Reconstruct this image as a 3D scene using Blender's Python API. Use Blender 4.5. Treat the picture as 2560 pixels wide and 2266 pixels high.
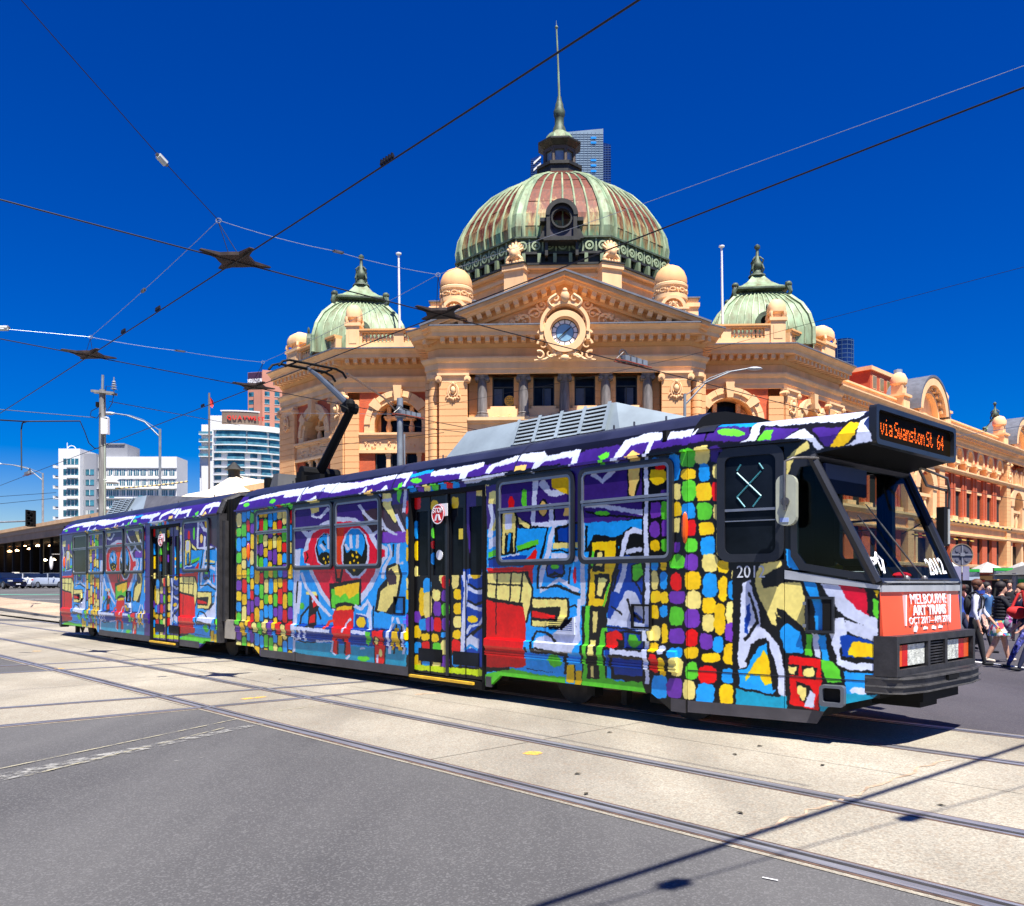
import bpy, bmesh, math, random
import numpy as np
from mathutils import Matrix, Vector
for o in list(bpy.data.objects): bpy.data.objects.remove(o)
SC = bpy.context.scene
COL = SC.collection
R = math.radians
# ---------------------------------------------------------------- camera
FPX, CXP, HYP, CAMH = 2155.0, 1280.0, 1457.0, 1.5
cam = bpy.data.cameras.new('camera'); camo = bpy.data.objects.new('camera', cam); COL.objects.link(camo)
camo.location = (0, 0, CAMH); camo.rotation_euler = (R(90), 0, 0)
cam.sensor_width = 36; cam.lens = 36*FPX/2560; cam.shift_y = (HYP-1133)/2560; cam.clip_end = 5000; cam.clip_start = .1
SC.camera = camo
# ---------------------------------------------------------------- light
SUN_AZ = R(22.0)      # to the right of straight behind the camera
SUN_EL = R(65.0)
W = bpy.data.worlds.new('World'); SC.world = W; W.use_nodes = True
wn = W.node_tree; wn.nodes.clear()
sky = wn.nodes.new('ShaderNodeTexSky'); sky.sky_type = 'NISHITA'; sky.sun_disc = False
sky.sun_elevation = SUN_EL; sky.sun_rotation = math.pi - SUN_AZ
sky.air_density = 1.0; sky.dust_density = 0.4; sky.ozone_density = 6.0; sky.altitude = 0
hs = wn.nodes.new('ShaderNodeHueSaturation'); hs.inputs['Saturation'].default_value = 1.7; hs.inputs['Hue'].default_value = .527
gm = wn.nodes.new('ShaderNodeGamma'); gm.inputs[1].default_value = 1.0
bg = wn.nodes.new('ShaderNodeBackground'); bg.inputs[1].default_value = .062
wo = wn.nodes.new('ShaderNodeOutputWorld')
wn.links.new(sky.outputs[0], hs.inputs['Color']); wn.links.new(hs.outputs[0], gm.inputs[0])
wn.links.new(gm.outputs[0], bg.inputs[0]); wn.links.new(bg.outputs[0], wo.inputs[0])
sl = bpy.data.lights.new('sun', 'SUN'); sl.energy = 5.0; sl.angle = R(.5); sl.color = (1, .96, .89)
so = bpy.data.objects.new('sun', sl); COL.objects.link(so)
sd = Vector((math.sin(SUN_AZ)*math.cos(SUN_EL), -math.cos(SUN_AZ)*math.cos(SUN_EL), math.sin(SUN_EL)))
so.rotation_euler = sd.to_track_quat('Z', 'Y').to_euler()
SC.view_settings.view_transform = 'Standard'; SC.view_settings.look = 'None'
SC.view_settings.exposure = 0.98; SC.view_settings.gamma = 1; SC.view_settings.use_curve_mapping = False
SC.render.engine = 'CYCLES'
SC.cycles.max_bounces = 6; SC.cycles.transparent_max_bounces = 12
# ---------------------------------------------------------------- materials
MATS = {}
def mat(name, col, rough=.6, metal=0., var=.12, scale=3., bump=.0, bscale=None, spec=.5, emit=0, ior=0, coord='Object', stretch=None, dark=None):
    """procedural paint / stone / metal: noise varies the colour, optional fine bump"""
    if name in MATS: return MATS[name]
    m = bpy.data.materials.new(name); m.use_nodes = True
    nt = m.node_tree; b = nt.nodes['Principled BSDF']
    b.inputs['Roughness'].default_value = rough; b.inputs['Metallic'].default_value = metal
    b.inputs['Specular IOR Level'].default_value = spec
    tc = nt.nodes.new('ShaderNodeTexCoord'); src = tc.outputs[coord]
    if stretch:
        mp = nt.nodes.new('ShaderNodeMapping'); mp.inputs['Scale'].default_value = stretch
        nt.links.new(src, mp.inputs[0]); src = mp.outputs[0]
    n = nt.nodes.new('ShaderNodeTexNoise'); n.inputs['Scale'].default_value = scale; n.inputs['Detail'].default_value = 6
    n.inputs['Roughness'].default_value = .6
    nt.links.new(src, n.inputs['Vector'])
    r = nt.nodes.new('ShaderNodeValToRGB'); r.color_ramp.elements[0].position = .3; r.color_ramp.elements[1].position = .72
    c = col
    d = dark if dark else tuple(max(0, x*(1-2*var)) for x in c)
    l = tuple(min(1, x*(1+var)) for x in c)
    r.color_ramp.elements[0].color = (*d, 1); r.color_ramp.elements[1].color = (*l, 1)
    nt.links.new(n.outputs[0], r.inputs[0]); nt.links.new(r.outputs[0], b.inputs['Base Color'])
    if bump:
        n2 = nt.nodes.new('ShaderNodeTexNoise'); n2.inputs['Scale'].default_value = bscale or scale*6; n2.inputs['Detail'].default_value = 4
        nt.links.new(src, n2.inputs['Vector'])
        bp = nt.nodes.new('ShaderNodeBump'); bp.inputs['Strength'].default_value = bump; bp.inputs['Distance'].default_value = .05
        nt.links.new(n2.outputs[0], bp.inputs['Height']); nt.links.new(bp.outputs[0], b.inputs['Normal'])
    if ior: b.inputs['IOR'].default_value = ior
    if emit:
        b.inputs['Emission Color'].default_value = (*col, 1); b.inputs['Emission Strength'].default_value = emit
    MATS[name] = m; return m
def glass_mat(name, tint=(.55, .62, .6), refl=1.0):
    if name in MATS: return MATS[name]
    m = bpy.data.materials.new(name); m.use_nodes = True; nt = m.node_tree; nt.nodes.clear()
    o = nt.nodes.new('ShaderNodeOutputMaterial'); mx = nt.nodes.new('ShaderNodeMixShader')
    tr = nt.nodes.new('ShaderNodeBsdfTransparent'); tr.inputs[0].default_value = (*tint, 1)
    gl = nt.nodes.new('ShaderNodeBsdfGlossy'); gl.inputs['Roughness'].default_value = .02; gl.inputs[0].default_value = (.5, .5, .5, 1)
    fr = nt.nodes.new('ShaderNodeFresnel'); fr.inputs[0].default_value = 1.17
    nz = nt.nodes.new('ShaderNodeTexNoise'); nz.inputs['Scale'].default_value = 2.
    ml = nt.nodes.new('ShaderNodeMath'); ml.operation = 'MULTIPLY_ADD'; ml.inputs[1].default_value = .02; 
    nt.links.new(nz.outputs[0], ml.inputs[0]); nt.links.new(fr.outputs[0], ml.inputs[2])
    nt.links.new(ml.outputs[0], mx.inputs[0]); nt.links.new(tr.outputs[0], mx.inputs[1]); nt.links.new(gl.outputs[0], mx.inputs[2])
    nt.links.new(mx.outputs[0], o.inputs[0])
    MATS[name] = m; return m
M = {}
# ---------------------------------------------------------------- mesh builder
class MB:
    def __init__(s): s.v = []; s.f = []; s.m = []; s.mi = 0
    def add(s, vs, fs):
        b = len(s.v); s.v += [tuple(p) for p in vs]; s.f += [tuple(b+i for i in f) for f in fs]; s.m += [s.mi]*len(fs); return s
    def box(s, x0, x1, y0, y1, z0, z1):
        return s.add([(x0,y0,z0),(x1,y0,z0),(x1,y1,z0),(x0,y1,z0),(x0,y0,z1),(x1,y0,z1),(x1,y1,z1),(x0,y1,z1)],
              [(3,2,1,0),(4,5,6,7),(0,1,5,4),(1,2,6,5),(2,3,7,6),(3,0,4,7)])
    def cbox(s, c, d): return s.box(c[0]-d[0]/2, c[0]+d[0]/2, c[1]-d[1]/2, c[1]+d[1]/2, c[2]-d[2]/2, c[2]+d[2]/2)
    def prism(s, poly, y0, y1):      # poly in (x,z), counter-clockwise seen from -y
        n = len(poly)
        vs = [(x, y0, z) for x, z in poly] + [(x, y1, z) for x, z in poly]
        fs = [tuple(range(n)), tuple(range(2*n-1, n-1, -1))] + [(i, n+i, n+(i+1) % n, (i+1) % n) for i in range(n)]
        return s.add(vs, fs)
    def zprism(s, poly, z0, z1):     # poly in (x,y), ccw from above
        n = len(poly)
        vs = [(x, y, z0) for x, y in poly] + [(x, y, z1) for x, y in poly]
        fs = [tuple(range(n-1, -1, -1)), tuple(range(n, 2*n))] + [(i, (i+1) % n, n+(i+1) % n, n+i) for i in range(n)]
        return s.add(vs, fs)
    def frustum(s, p0, z0, p1, z1):
        n = len(p0); vs = [(x, y, z0) for x, y in p0]+[(x, y, z1) for x, y in p1]
        return s.add(vs, [tuple(range(n-1,-1,-1)), tuple(range(n, 2*n))]+[(i,(i+1)%n,n+(i+1)%n,n+i) for i in range(n)])
    def tube(s, pts, r, n=8, r1=None, cap=True):
        pts = [Vector(p) for p in pts]; k = len(pts); rings = []
        b = len(s.v)
        up = None
        for i, p in enumerate(pts):
            d = (pts[min(i+1, k-1)]-pts[max(i-1, 0)])
            if d.length < 1e-9: d = Vector((0, 0, 1))
            d.normalize()
            if up is None:
                up = Vector((0, 0, 1)) if abs(d.z) < .9 else Vector((1, 0, 0))
            a = d.cross(up)
            if a.length < 1e-6: a = d.orthogonal()
            a.normalize(); c = d.cross(a); up = a.cross(d) if True else up
            rr = r if r1 is None else r+(r1-r)*i/(k-1)
            if isinstance(r, (list, tuple)): rr = r[i]
            for j in range(n):
                t = 2*math.pi*j/n; s.v.append(tuple(p+a*math.cos(t)*rr+c*math.sin(t)*rr))
        for i in range(k-1):
            for j in range(n):
                s.f.append((b+i*n+j, b+i*n+(j+1) % n, b+(i+1)*n+(j+1) % n, b+(i+1)*n+j)); s.m.append(s.mi)
        if cap:
            s.f.append(tuple(b+j for j in range(n-1, -1, -1))); s.m.append(s.mi)
            s.f.append(tuple(b+(k-1)*n+j for j in range(n))); s.m.append(s.mi)
        return s
    def lathe(s, prof, c=(0, 0, 0), n=16, a0=0., a1=2*math.pi, sx=1., sy=1.):   # prof [(r,z)] bottom to top
        full = abs(a1-a0-2*math.pi) < 1e-6; m = n if full else n+1; b = len(s.v)
        for r, z in prof:
            for j in range(m):
                t = a0+(a1-a0)*j/n; s.v.append((c[0]+r*math.cos(t)*sx, c[1]+r*math.sin(t)*sy, c[2]+z))
        for i in range(len(prof)-1):
            for j in range(n):
                k = (j+1) % m; s.f.append((b+i*m+j, b+i*m+k, b+(i+1)*m+k, b+(i+1)*m+j)); s.m.append(s.mi)
        return s
    def ring(s, cx, cz, ri, ro, y0, y1, a0=0., a1=math.pi, n=16):    # arch ring in the xz plane, front at y0
        b = len(s.v)
        for j in range(n+1):
            t = a0+(a1-a0)*j/n; c, d = math.cos(t), math.sin(t)
            for y in (y0, y1):
                s.v.append((cx+ri*c, y, cz+ri*d)); s.v.append((cx+ro*c, y, cz+ro*d))
        for j in range(n):
            p = b+4*j; q = p+4
            for f in ((p, p+1, q+1, q), (p+2, q+2, q+3, p+3), (p+1, p+3, q+3, q+1), (p, q, q+2, p+2)):
                s.f.append(f); s.m.append(s.mi)
        if abs(a1-a0) < 6.28:
            s.f.append((b, b+2, b+3, b+1)); s.m.append(s.mi); e = b+4*n
            s.f.append((e, e+1, e+3, e+2)); s.m.append(s.mi)
        return s
    def sweep(s, plan, prof, closed=False):
        """plan: xy points, travelling with the outside on the right hand; prof: (out,z)"""
        n = len(plan); b = len(s.v); P = [Vector(p) for p in plan]
        for i in range(n):
            if closed: d0 = (P[i]-P[i-1]).normalized(); d1 = (P[(i+1) % n]-P[i]).normalized()
            else:
                d0 = (P[i]-P[i-1]).normalized() if i > 0 else (P[1]-P[0]).normalized()
                d1 = (P[i+1]-P[i]).normalized() if i < n-1 else d0
            n0 = Vector((d0.y, -d0.x)); n1 = Vector((d1.y, -d1.x)); q = n0+n1
            q = q/(q.dot(n0)) if q.length > 1e-6 else n0
            for o, z in prof: s.v.append((P[i].x+q.x*o, P[i].y+q.y*o, z))
        k = len(prof)
        for i in range(n if closed else n-1):
            j = (i+1) % n
            for a in range(k-1):
                s.f.append((b+i*k+a, b+j*k+a, b+j*k+a+1, b+i*k+a+1)); s.m.append(s.mi)
        return s
    def blob(s, c, r, n=10, m=6):
        prof = [(max(1e-4, math.sin(math.pi*i/m)), -math.cos(math.pi*i/m)) for i in range(m+1)]
        b = len(s.v)
        rr = r if isinstance(r, (tuple, list)) else (r, r, r)
        for p, z in prof:
            for j in range(n):
                t = 2*math.pi*j/n; s.v.append((c[0]+rr[0]*p*math.cos(t), c[1]+rr[1]*p*math.sin(t), c[2]+rr[2]*z))
        for i in range(m):
            for j in range(n):
                k = (j+1) % n; s.f.append((b+i*n+j, b+i*n+k, b+(i+1)*n+k, b+(i+1)*n+j)); s.m.append(s.mi)
        return s
    def xf(s, mtx, start=0):
        for i in range(start, len(s.v)): s.v[i] = tuple(mtx @ Vector(s.v[i]))
        return s
    def mesh(s, name, mats, smooth=False):
        me = bpy.data.meshes.new(name); me.from_pydata(s.v, [], s.f)
        for m in (mats if isinstance(mats, (list, tuple)) else [mats]): me.materials.append(m)
        if len(me.materials) > 1: me.polygons.foreach_set('material_index', s.m)
        if smooth:
            me.polygons.foreach_set('use_smooth', [True]*len(s.f))
            try: me.set_sharp_from_angle(angle=R(smooth if smooth is not True else 40))
            except Exception: pass
        me.update(); return me
WM = {}
def link(name, data, parent=None, mtx=None):
    o = bpy.data.objects.new(name, data); COL.objects.link(o)
    mtx = mtx or Matrix.Identity(4)
    if parent is not None:
        o.parent = parent; o.matrix_basis = mtx
    else: o.matrix_basis = mtx
    return o
def part(name, mb, mats, parent, mtx=None, smooth=False, label=None, kind=None):
    o = link(name, mb.mesh(name, mats, smooth) if isinstance(mb, MB) else mb, parent, mtx)
    if label: o['label'] = label
    if kind: o['kind'] = kind
    return o
def tag(o, label, cat, group=None):
    o['label'] = label; o['category'] = cat
    if group: o['group'] = group
    return o
def thing(name, label, cat, loc=(0, 0, 0), rz=0, group=None):
    o = bpy.data.objects.new(name, None); COL.objects.link(o); o.location = loc; o.rotation_euler = (0, 0, rz)
    o.empty_display_size = .3
    return tag(o, label, cat, group)
def struct(name, mb, mats, smooth=False):
    o = link(name, mb.mesh(name, mats, smooth)); o['kind'] = 'structure'; return o
def T3(x, y, z=0): return Matrix.Translation((x, y, z))
def RZ(a): return Matrix.Rotation(a, 4, 'Z')
def copy_tree(o, parent=None):
    c = o.copy(); COL.objects.link(c)
    if parent is not None: c.parent = parent
    for ch in list(o.children): copy_tree(ch, c)
    return c
class Frame:
    """local x runs to the right along a wall, y away from the viewer"""
    def __init__(s, ox, oy, dx, dy):
        l = math.hypot(dx, dy); s.o = Vector((ox, oy)); s.x = Vector((dx/l, dy/l)); s.y = Vector((-s.x.y, s.x.x))
        s.ang = math.atan2(s.x.y, s.x.x)
    def w(s, u, v=0): p = s.o+s.x*u+s.y*v; return (p.x, p.y)
    def mtx(s, root=(0, 0), u=0, v=0, z=0):
        p = s.w(u, v); return T3(p[0]-root[0], p[1]-root[1], z) @ RZ(s.ang)
    def u(s, px, v=0):      # where the wall (set back by v) is met along a sight line at column px
        k = (px-CXP)/FPX; o = s.o+s.y*v
        return (k*o.y-o.x)/(s.x.x-k*s.x.y)
    def z(s, px, py, v=0):
        t = s.u(px, v); y = s.w(t, v)[1]; return CAMH+(HYP-py)/FPX*y
def at(px, py, Y): return ((px-CXP)/FPX*Y, Y, CAMH+(HYP-py)/FPX*Y)
def text_mesh(txt, size=1., ext=.004, font=None, xs=1., spacing=1., bold=0):
    c = bpy.data.curves.new('lettering', 'FONT'); c.body = txt; c.size = size; c.extrude = ext; c.align_x = 'CENTER'; c.align_y = 'CENTER'
    c.space_character = spacing; c.offset = bold; c.resolution_u = 3
    o = bpy.data.objects.new('lettering', c); COL.objects.link(o)
    dg = bpy.context.evaluated_depsgraph_get(); me = bpy.data.meshes.new_from_object(o.evaluated_get(dg))
    bpy.data.objects.remove(o)
    # letters stand in xz, facing -y
    for v in me.vertices: v.co = Vector((v.co.x*xs, -v.co.z, v.co.y))
    return me
def text_part(name, txt, size, m, parent, mtx, **k):
    me = text_mesh(txt, size, **k); me.materials.clear(); me.materials.append(m)
    return link(name, me, parent, mtx)
# ================================================================ ground
TF = Frame(1.786, 8.785, .6826, -.7308)       # tram frame: x towards its nose, y across it, y=0 its near side
def gz(x, y):
    t = min(1, max(0, (y-32)/48)); return .95*t*t*(3-2*t)
def ground_mat(name, c0, c1, c2, big=.35, speck=60, bump=.35, rough=.85, lo=.45, hi=1.45):
    m = bpy.data.materials.new(name); m.use_nodes = True; nt = m.node_tree; b = nt.nodes['Principled BSDF']
    b.inputs['Roughness'].default_value = rough; b.inputs['Specular IOR Level'].default_value = .3
    tc = nt.nodes.new('ShaderNodeTexCoord'); L = nt.links.new
    def noise(sc, det=5, stretch=None, rough_=.6):
        n = nt.nodes.new('ShaderNodeTexNoise'); n.inputs['Scale'].default_value = sc; n.inputs['Detail'].default_value = det; n.inputs['Roughness'].default_value = rough_
        if stretch:
            mp = nt.nodes.new('ShaderNodeMapping'); mp.inputs['Rotation'].default_value = (0, 0, stretch[3]); mp.inputs['Scale'].default_value = stretch[:3]
            L(tc.outputs['Object'], mp.inputs[0]); L(mp.outputs[0], n.inputs['Vector'])
        else: L(tc.outputs['Object'], n.inputs['Vector'])
        return n.outputs[0]
    def ramp(src, p0, p1, a, z):
        r = nt.nodes.new('ShaderNodeValToRGB'); r.color_ramp.elements[0].position = p0; r.color_ramp.elements[1].position = p1
        r.color_ramp.elements[0].color = (*a, 1); r.color_ramp.elements[1].color = (*z, 1); L(src, r.inputs[0]); return r.outputs[0]
    def mix(f, a, z, mode='MIX'):
        x = nt.nodes.new('ShaderNodeMixRGB'); x.blend_type = mode
        if isinstance(f, float): x.inputs[0].default_value = f
        else: L(f, x.inputs[0])
        L(a, x.inputs[1]); L(z, x.inputs[2]); return x.outputs[0]
    base = ramp(noise(big, 6), .3, .7, c0, c1)
    streak = ramp(noise(.5, 5, (1, .12, 1, math.atan2(-.7308, .6826))), .35, .7, (.66, .66, .67), (1.15, 1.15, 1.13))
    base = mix(1.0, base, streak, 'MULTIPLY')
    fine = ramp(noise(speck, 3, None, .8), .32, .68, (lo, lo, lo+.02), (hi, hi-.02, hi-.05))
    base = mix(.8, base, fine, 'MULTIPLY')
    vo = nt.nodes.new('ShaderNodeTexVoronoi'); vo.inputs['Scale'].default_value = speck*.75; L(tc.outputs['Object'], vo.inputs['Vector'])
    sp = ramp(vo.outputs['Color'], .62, .8, (0, 0, 0), (1, 1, 1))
    x = nt.nodes.new('ShaderNodeMixRGB'); L(sp, x.inputs[0]); x.inputs[2].default_value = (*c2, 1); L(base, x.inputs[1])
    m2 = nt.nodes.new('ShaderNodeMixRGB'); m2.inputs[0].default_value = .45; L(base, m2.inputs[1]); L(x.outputs[0], m2.inputs[2])
    L(m2.outputs[0], b.inputs['Base Color'])
    bp = nt.nodes.new('ShaderNodeBump'); bp.inputs['Strength'].default_value = bump; bp.inputs['Distance'].default_value = .01
    L(noise(speck*1.3, 4, None, .75), bp.inputs['Height']); L(bp.outputs[0], b.inputs['Normal'])
    return m
M['asphalt'] = ground_mat('asphalt', (.088, .086, .087), (.128, .125, .122), (.19, .185, .18), .25, 130, .4, lo=.66, hi=1.28)
M['asphalt2'] = ground_mat('asphalt_dark', (.055, .05, .062), (.08, .074, .086), (.13, .12, .12), .3, 130, .4)
M['concrete'] = ground_mat('concrete', (.27, .243, .19), (.42, .385, .31), (.25, .19, .13), .45, 60, .35)
M['paving'] = ground_mat('paving', (.40, .29, .19), (.50, .38, .26), (.6, .5, .4), .6, 20, .2)
M['kerb'] = mat('kerb_stone', (.16, .16, .16), .8, var=.2, scale=6, bump=.3)
M['railsteel'] = mat('rail_steel', (.40, .40, .43), .42, .6, var=.25, scale=4, stretch=(.3, 8, 1), bump=.1)
M['railrust'] = mat('rail_rust', (.13, .075, .05), .8, 0, var=.35, scale=9)
M['groove'] = mat('rail_groove', (.03, .027, .026), .9, 0, var=.3, scale=9)
# ground sheet
mb = MB(); xs = [-900, -400, -200, -120, -80, -60, -40, -20, 0, 20, 40, 60, 90, 140, 250, 500, 900]
ys = [-60, -20, 0, 20, 32, 38, 44, 50, 56, 62, 68, 74, 80, 100, 150, 300, 700, 1500, 3000]
mb.add([(x, y, gz(x, y)) for y in ys for x in xs], [(j*len(xs)+i, j*len(xs)+i+1, (j+1)*len(xs)+i+1, (j+1)*len(xs)+i) for j in range(len(ys)-1) for i in range(len(xs)-1)])
struct('ground', mb, M['asphalt'], True)
def sheet(name, pts, m, z=.004, side=None):
    mb = MB(); mb.add([(x, y, z+gz(x, y)) for x, y in pts], [tuple(range(len(pts)))]); return struct(name, mb, m)
tw = lambda x, y: TF.w(x, y)
# left side of the crossing (cross tracks)
XA = (Vector((-9.19, 15.46)), Vector((-6.62, 17.2))); XA2 = (Vector((-8.43, 14.19)), Vector((-5.52, 16.3)))
XB = (Vector((-6.11, 10.3)), Vector((-2.52, 12.85))); XB2 = (Vector((-5.32, 8.95)), Vector((-1.68, 11.97)))
def ln(l, t): d = (l[1]-l[0]).normalized(); p = l[0]+d*t; return (p.x, p.y)
# concrete slabs, cast in bays with a joint between
def slab(x0, x1, y0, y1, z=.004): sheet('concrete_slab', [tw(x0, y0), tw(x1, y0), tw(x1, y1), tw(x0, y1)], M['concrete'], z)
random.seed(5)
xb = [-45, -38, -31, -24.5, -18, -12.2, -6.3, -.6, 5.2, 11, 18]
for i in range(len(xb)-1):
    slab(xb[i]+.006, xb[i+1]-.006, -3.06, -.5); slab(xb[i]+.006, xb[i+1]-.006, -.49, 2.12)
slab(-45, -13.5, 2.14, 9.0, .002)
sheet('concrete_slab', [ln(XB2, -25), tw(-4.76, -3.07), tw(-10.8, -3.07), ln(XA2, -25)], M['concrete'], .003)
# far road surface to the right, beyond the tram
sheet('road', [tw(-6, 2.14), tw(14, 2.14), tw(30, 40), tw(-6, 40)], M['asphalt2'], .002)
# tram rails: one object each, grooved
def rail_obj(p0, p1, label, w=.07, flip=1):
    p0 = Vector(p0); p1 = Vector(p1); d = p1-p0; L_ = d.length; a = math.atan2(d.y, d.x)
    r = thing('tram_rail', label, 'rail', (p0.x, p0.y, 0), a)
    mb = MB(); mb.box(0, L_, -w/2, w/2, -.02, .0095); part('rail_head', mb, M['railsteel'], r)
    mb = MB(); mb.box(0, L_, w/2+.004, w/2+.045, -.02, .0055); part('rail_groove', mb, M['groove'], r) if flip > 0 else part('rail_groove', mb.xf(Matrix.Scale(-1, 4, (0, 1, 0))), M['groove'], r)
    mb = MB(); mb.box(0, L_, w/2+.047, w/2+.075, -.02, .0085); part('guard_lip', mb if flip > 0 else mb.xf(Matrix.Scale(-1, 4, (0, 1, 0))), M['railsteel'], r)
    mb = MB(); mb.box(0, L_, -w/2-.025, -w/2-.002, -.02, .0065); mb.box(0, L_, w/2+.077, w/2+.098, -.02, .0065)
    part('rusty_edge', mb if flip > 0 else mb.xf(Matrix.Scale(-1, 4, (0, 1, 0))), M['railrust'], r)
    return r
rail_obj(tw(-45, -2.96), tw(18, -2.96), 'nearest grooved steel rail between the dark asphalt and the pale concrete')
rail_obj(tw(-45, -1.54), tw(18, -1.54), 'second steel rail from the front set in the pale concrete', flip=-1)
rail_obj(tw(-45, .58), tw(18, .58), 'steel rail under the near wheels of the painted tram')
rail_obj(tw(-45, 2.02), tw(18, 2.02), 'steel rail under the far wheels of the painted tram beside dark asphalt', flip=-1)
rail_obj(ln(XB2, -22), ln(XB2, 26), 'crossing rail along the edge of the asphalt at left', .045)
rail_obj(ln(XB, -22), ln(XB, 26), 'crossing rail just above the one edging the asphalt at left', .045, -1)
rail_obj(ln(XA2, -14), ln(XA2, 24), 'crossing rail third up from the asphalt at left, in pale concrete', .045)
rail_obj(ln(XA, -14), ln(XA, 24), 'farthest of the four crossing rails in the concrete at left', .045, -1)
rail_obj(tw(-45, 3.9), tw(-12, 3.9), 'farther track rail near the brown traffic island kerb', .05)
rail_obj(tw(-45, 5.35), tw(-12, 5.35), 'track rail running closest to the brown traffic island kerb', .05, -1)
# traffic island at left: kerb stones and brown paving
kf = Frame(*TF.w(-13.8, 7.6), -1, .33)
isl = [tw(-13.5, 6.6), tw(-16, 6.7), tw(-40, 8.2), tw(-46, 20), tw(-16, 9.5)]
def G0(px, py):
    z = CAMH*FPX/(py-HYP)
    if z > 32: z = min([32+.1*i for i in range(700)], key=lambda Y: abs(HYP+(CAMH-gz(0, Y))*FPX/Y-py))
    return ((px-CXP)/FPX*z, z)
ka, kb = G0(-60, 1516), G0(150, 1550); kc, kd = G0(152, 1516), G0(-60, 1492)
mb = MB(); mb.v = []
for t in range(9):
    for a, b_ in ((ka, kd), (kb, kc)): x, y = a[0]+(b_[0]-a[0])*t/8, a[1]+(b_[1]-a[1])*t/8; mb.v.append((x, y, gz(x, y)+.13))
mb.f = [(2*i, 2*i+1, 2*i+3, 2*i+2) for i in range(8)]; mb.m = [0]*8; struct('traffic_island', mb, M['paving'])
kd_ = Vector(kb)-Vector(ka); n = 14
for i in range(n):
    a = Vector(ka)+kd_*(i/n); b_ = Vector(ka)+kd_*((i+1)/n-.002); q = Vector((kd_.y, -kd_.x)).normalized()*.16
    mb = MB(); mb.zprism([tuple(a+q), tuple(b_+q), tuple(b_-q*.01), tuple(a-q*.01)], -.05, .14); g_ = gz(a.x, a.y); mb.v = [(x, y, z+g_) for x, y, z in mb.v]
    o = struct('kerb_stone', mb, M['kerb'])
# worn paint on the road
def worn(name, col, thr=.5, sc=9):
    m = bpy.data.materials.new(name); m.use_nodes = True; nt = m.node_tree; b = nt.nodes['Principled BSDF']
    b.inputs['Base Color'].default_value = (*col, 1); b.inputs['Roughness'].default_value = .8
    tc = nt.nodes.new('ShaderNodeTexCoord'); n = nt.nodes.new('ShaderNodeTexNoise'); n.inputs['Scale'].default_value = sc; n.inputs['Detail'].default_value = 8; n.inputs['Roughness'].default_value = .75
    r = nt.nodes.new('ShaderNodeValToRGB'); r.color_ramp.elements[0].position = thr-.05; r.color_ramp.elements[1].position = thr+.12
    nt.links.new(tc.outputs['Object'], n.inputs['Vector']); nt.links.new(n.outputs[0], r.inputs[0]); nt.links.new(r.outputs[0], b.inputs['Alpha']); return m
M['worn_white'] = worn('worn_white_paint', (.33, .32, .29), .50, 9); M['worn_thin'] = worn('worn_yellow_line', (.40, .36, .24), .45, 6)
M['line_white'] = worn('white_road_paint', (.75, .75, .73), .3, 12); M['orange_paint'] = worn('orange_marking_paint', (.85, .45, .07), .43, 14)
M['seal'] = worn('dark_stain', (.06, .058, .062), .50, 1.2)
def strip(name, a, b, w0, w1, m, z=.008):
    a = Vector(G0(*a)); b = Vector(G0(*b)); n = Vector((-(b-a).y, (b-a).x)).normalized()
    return sheet(name, [tuple(a-n*w0/2), tuple(b-n*w1/2), tuple(b+n*w1/2), tuple(a+n*w0/2)], m, z)
strip('road_marking', (-60, 1958), (652, 1811), .26, .09, M['worn_white'])
strip('road_marking', (-60, 1937), (590, 1800), .03, .02, M['worn_thin'], .009)
strip('road_marking', (60, 1944), (560, 1822), .03, .02, M['worn_thin'], .0095)
strip('road_marking', (700, 1778), (838, 1760), .03, .03, M['worn_thin'])
strip('road_marking', (430, 1906), (515, 1895), .012, .012, M['worn_white'])
strip('road_marking', (2360, 1646), (2640, 1680), .12, .12, M['line_white'])
strip('road_marking', (2300, 1568), (2640, 1572), .30, .30, M['line_white'])
strip('road_marking', (2300, 1592), (2640, 1600), .5, .5, M['line_white'])
strip('road_marking', (1906, 2197), (1945, 2205), .012, .012, M['line_white'])
def disc(px, py, rx, m, z=.008, ry=None):
    c = G0(px, py); ry = ry or rx
    sheet('road_marking', [(c[0]+rx*math.cos(t*math.pi/8)*(1+.15*math.sin(t*5)), c[1]+ry*math.sin(t*math.pi/8)) for t in range(16)], m, z)
disc(1333, 1885, .085, M['orange_paint'])
for a, b_ in (((606, 1750), (632, 1746)), ((637, 1747), (662, 1743)), ((82, 1629), (102, 1629)), ((138, 1673), (160, 1673))): strip('road_marking', a, b_, .10, .10, M['orange_paint'])
strip('green_bike_lane', (-100, 1487), (150, 1487), 1.2, 1.2, mat('green_lane_paint', (.10, .30, .22), .8, var=.25, scale=2), .006)
strip('road_marking', (-80, 1498), (150, 1499), .15, .15, M['line_white'])
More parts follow.
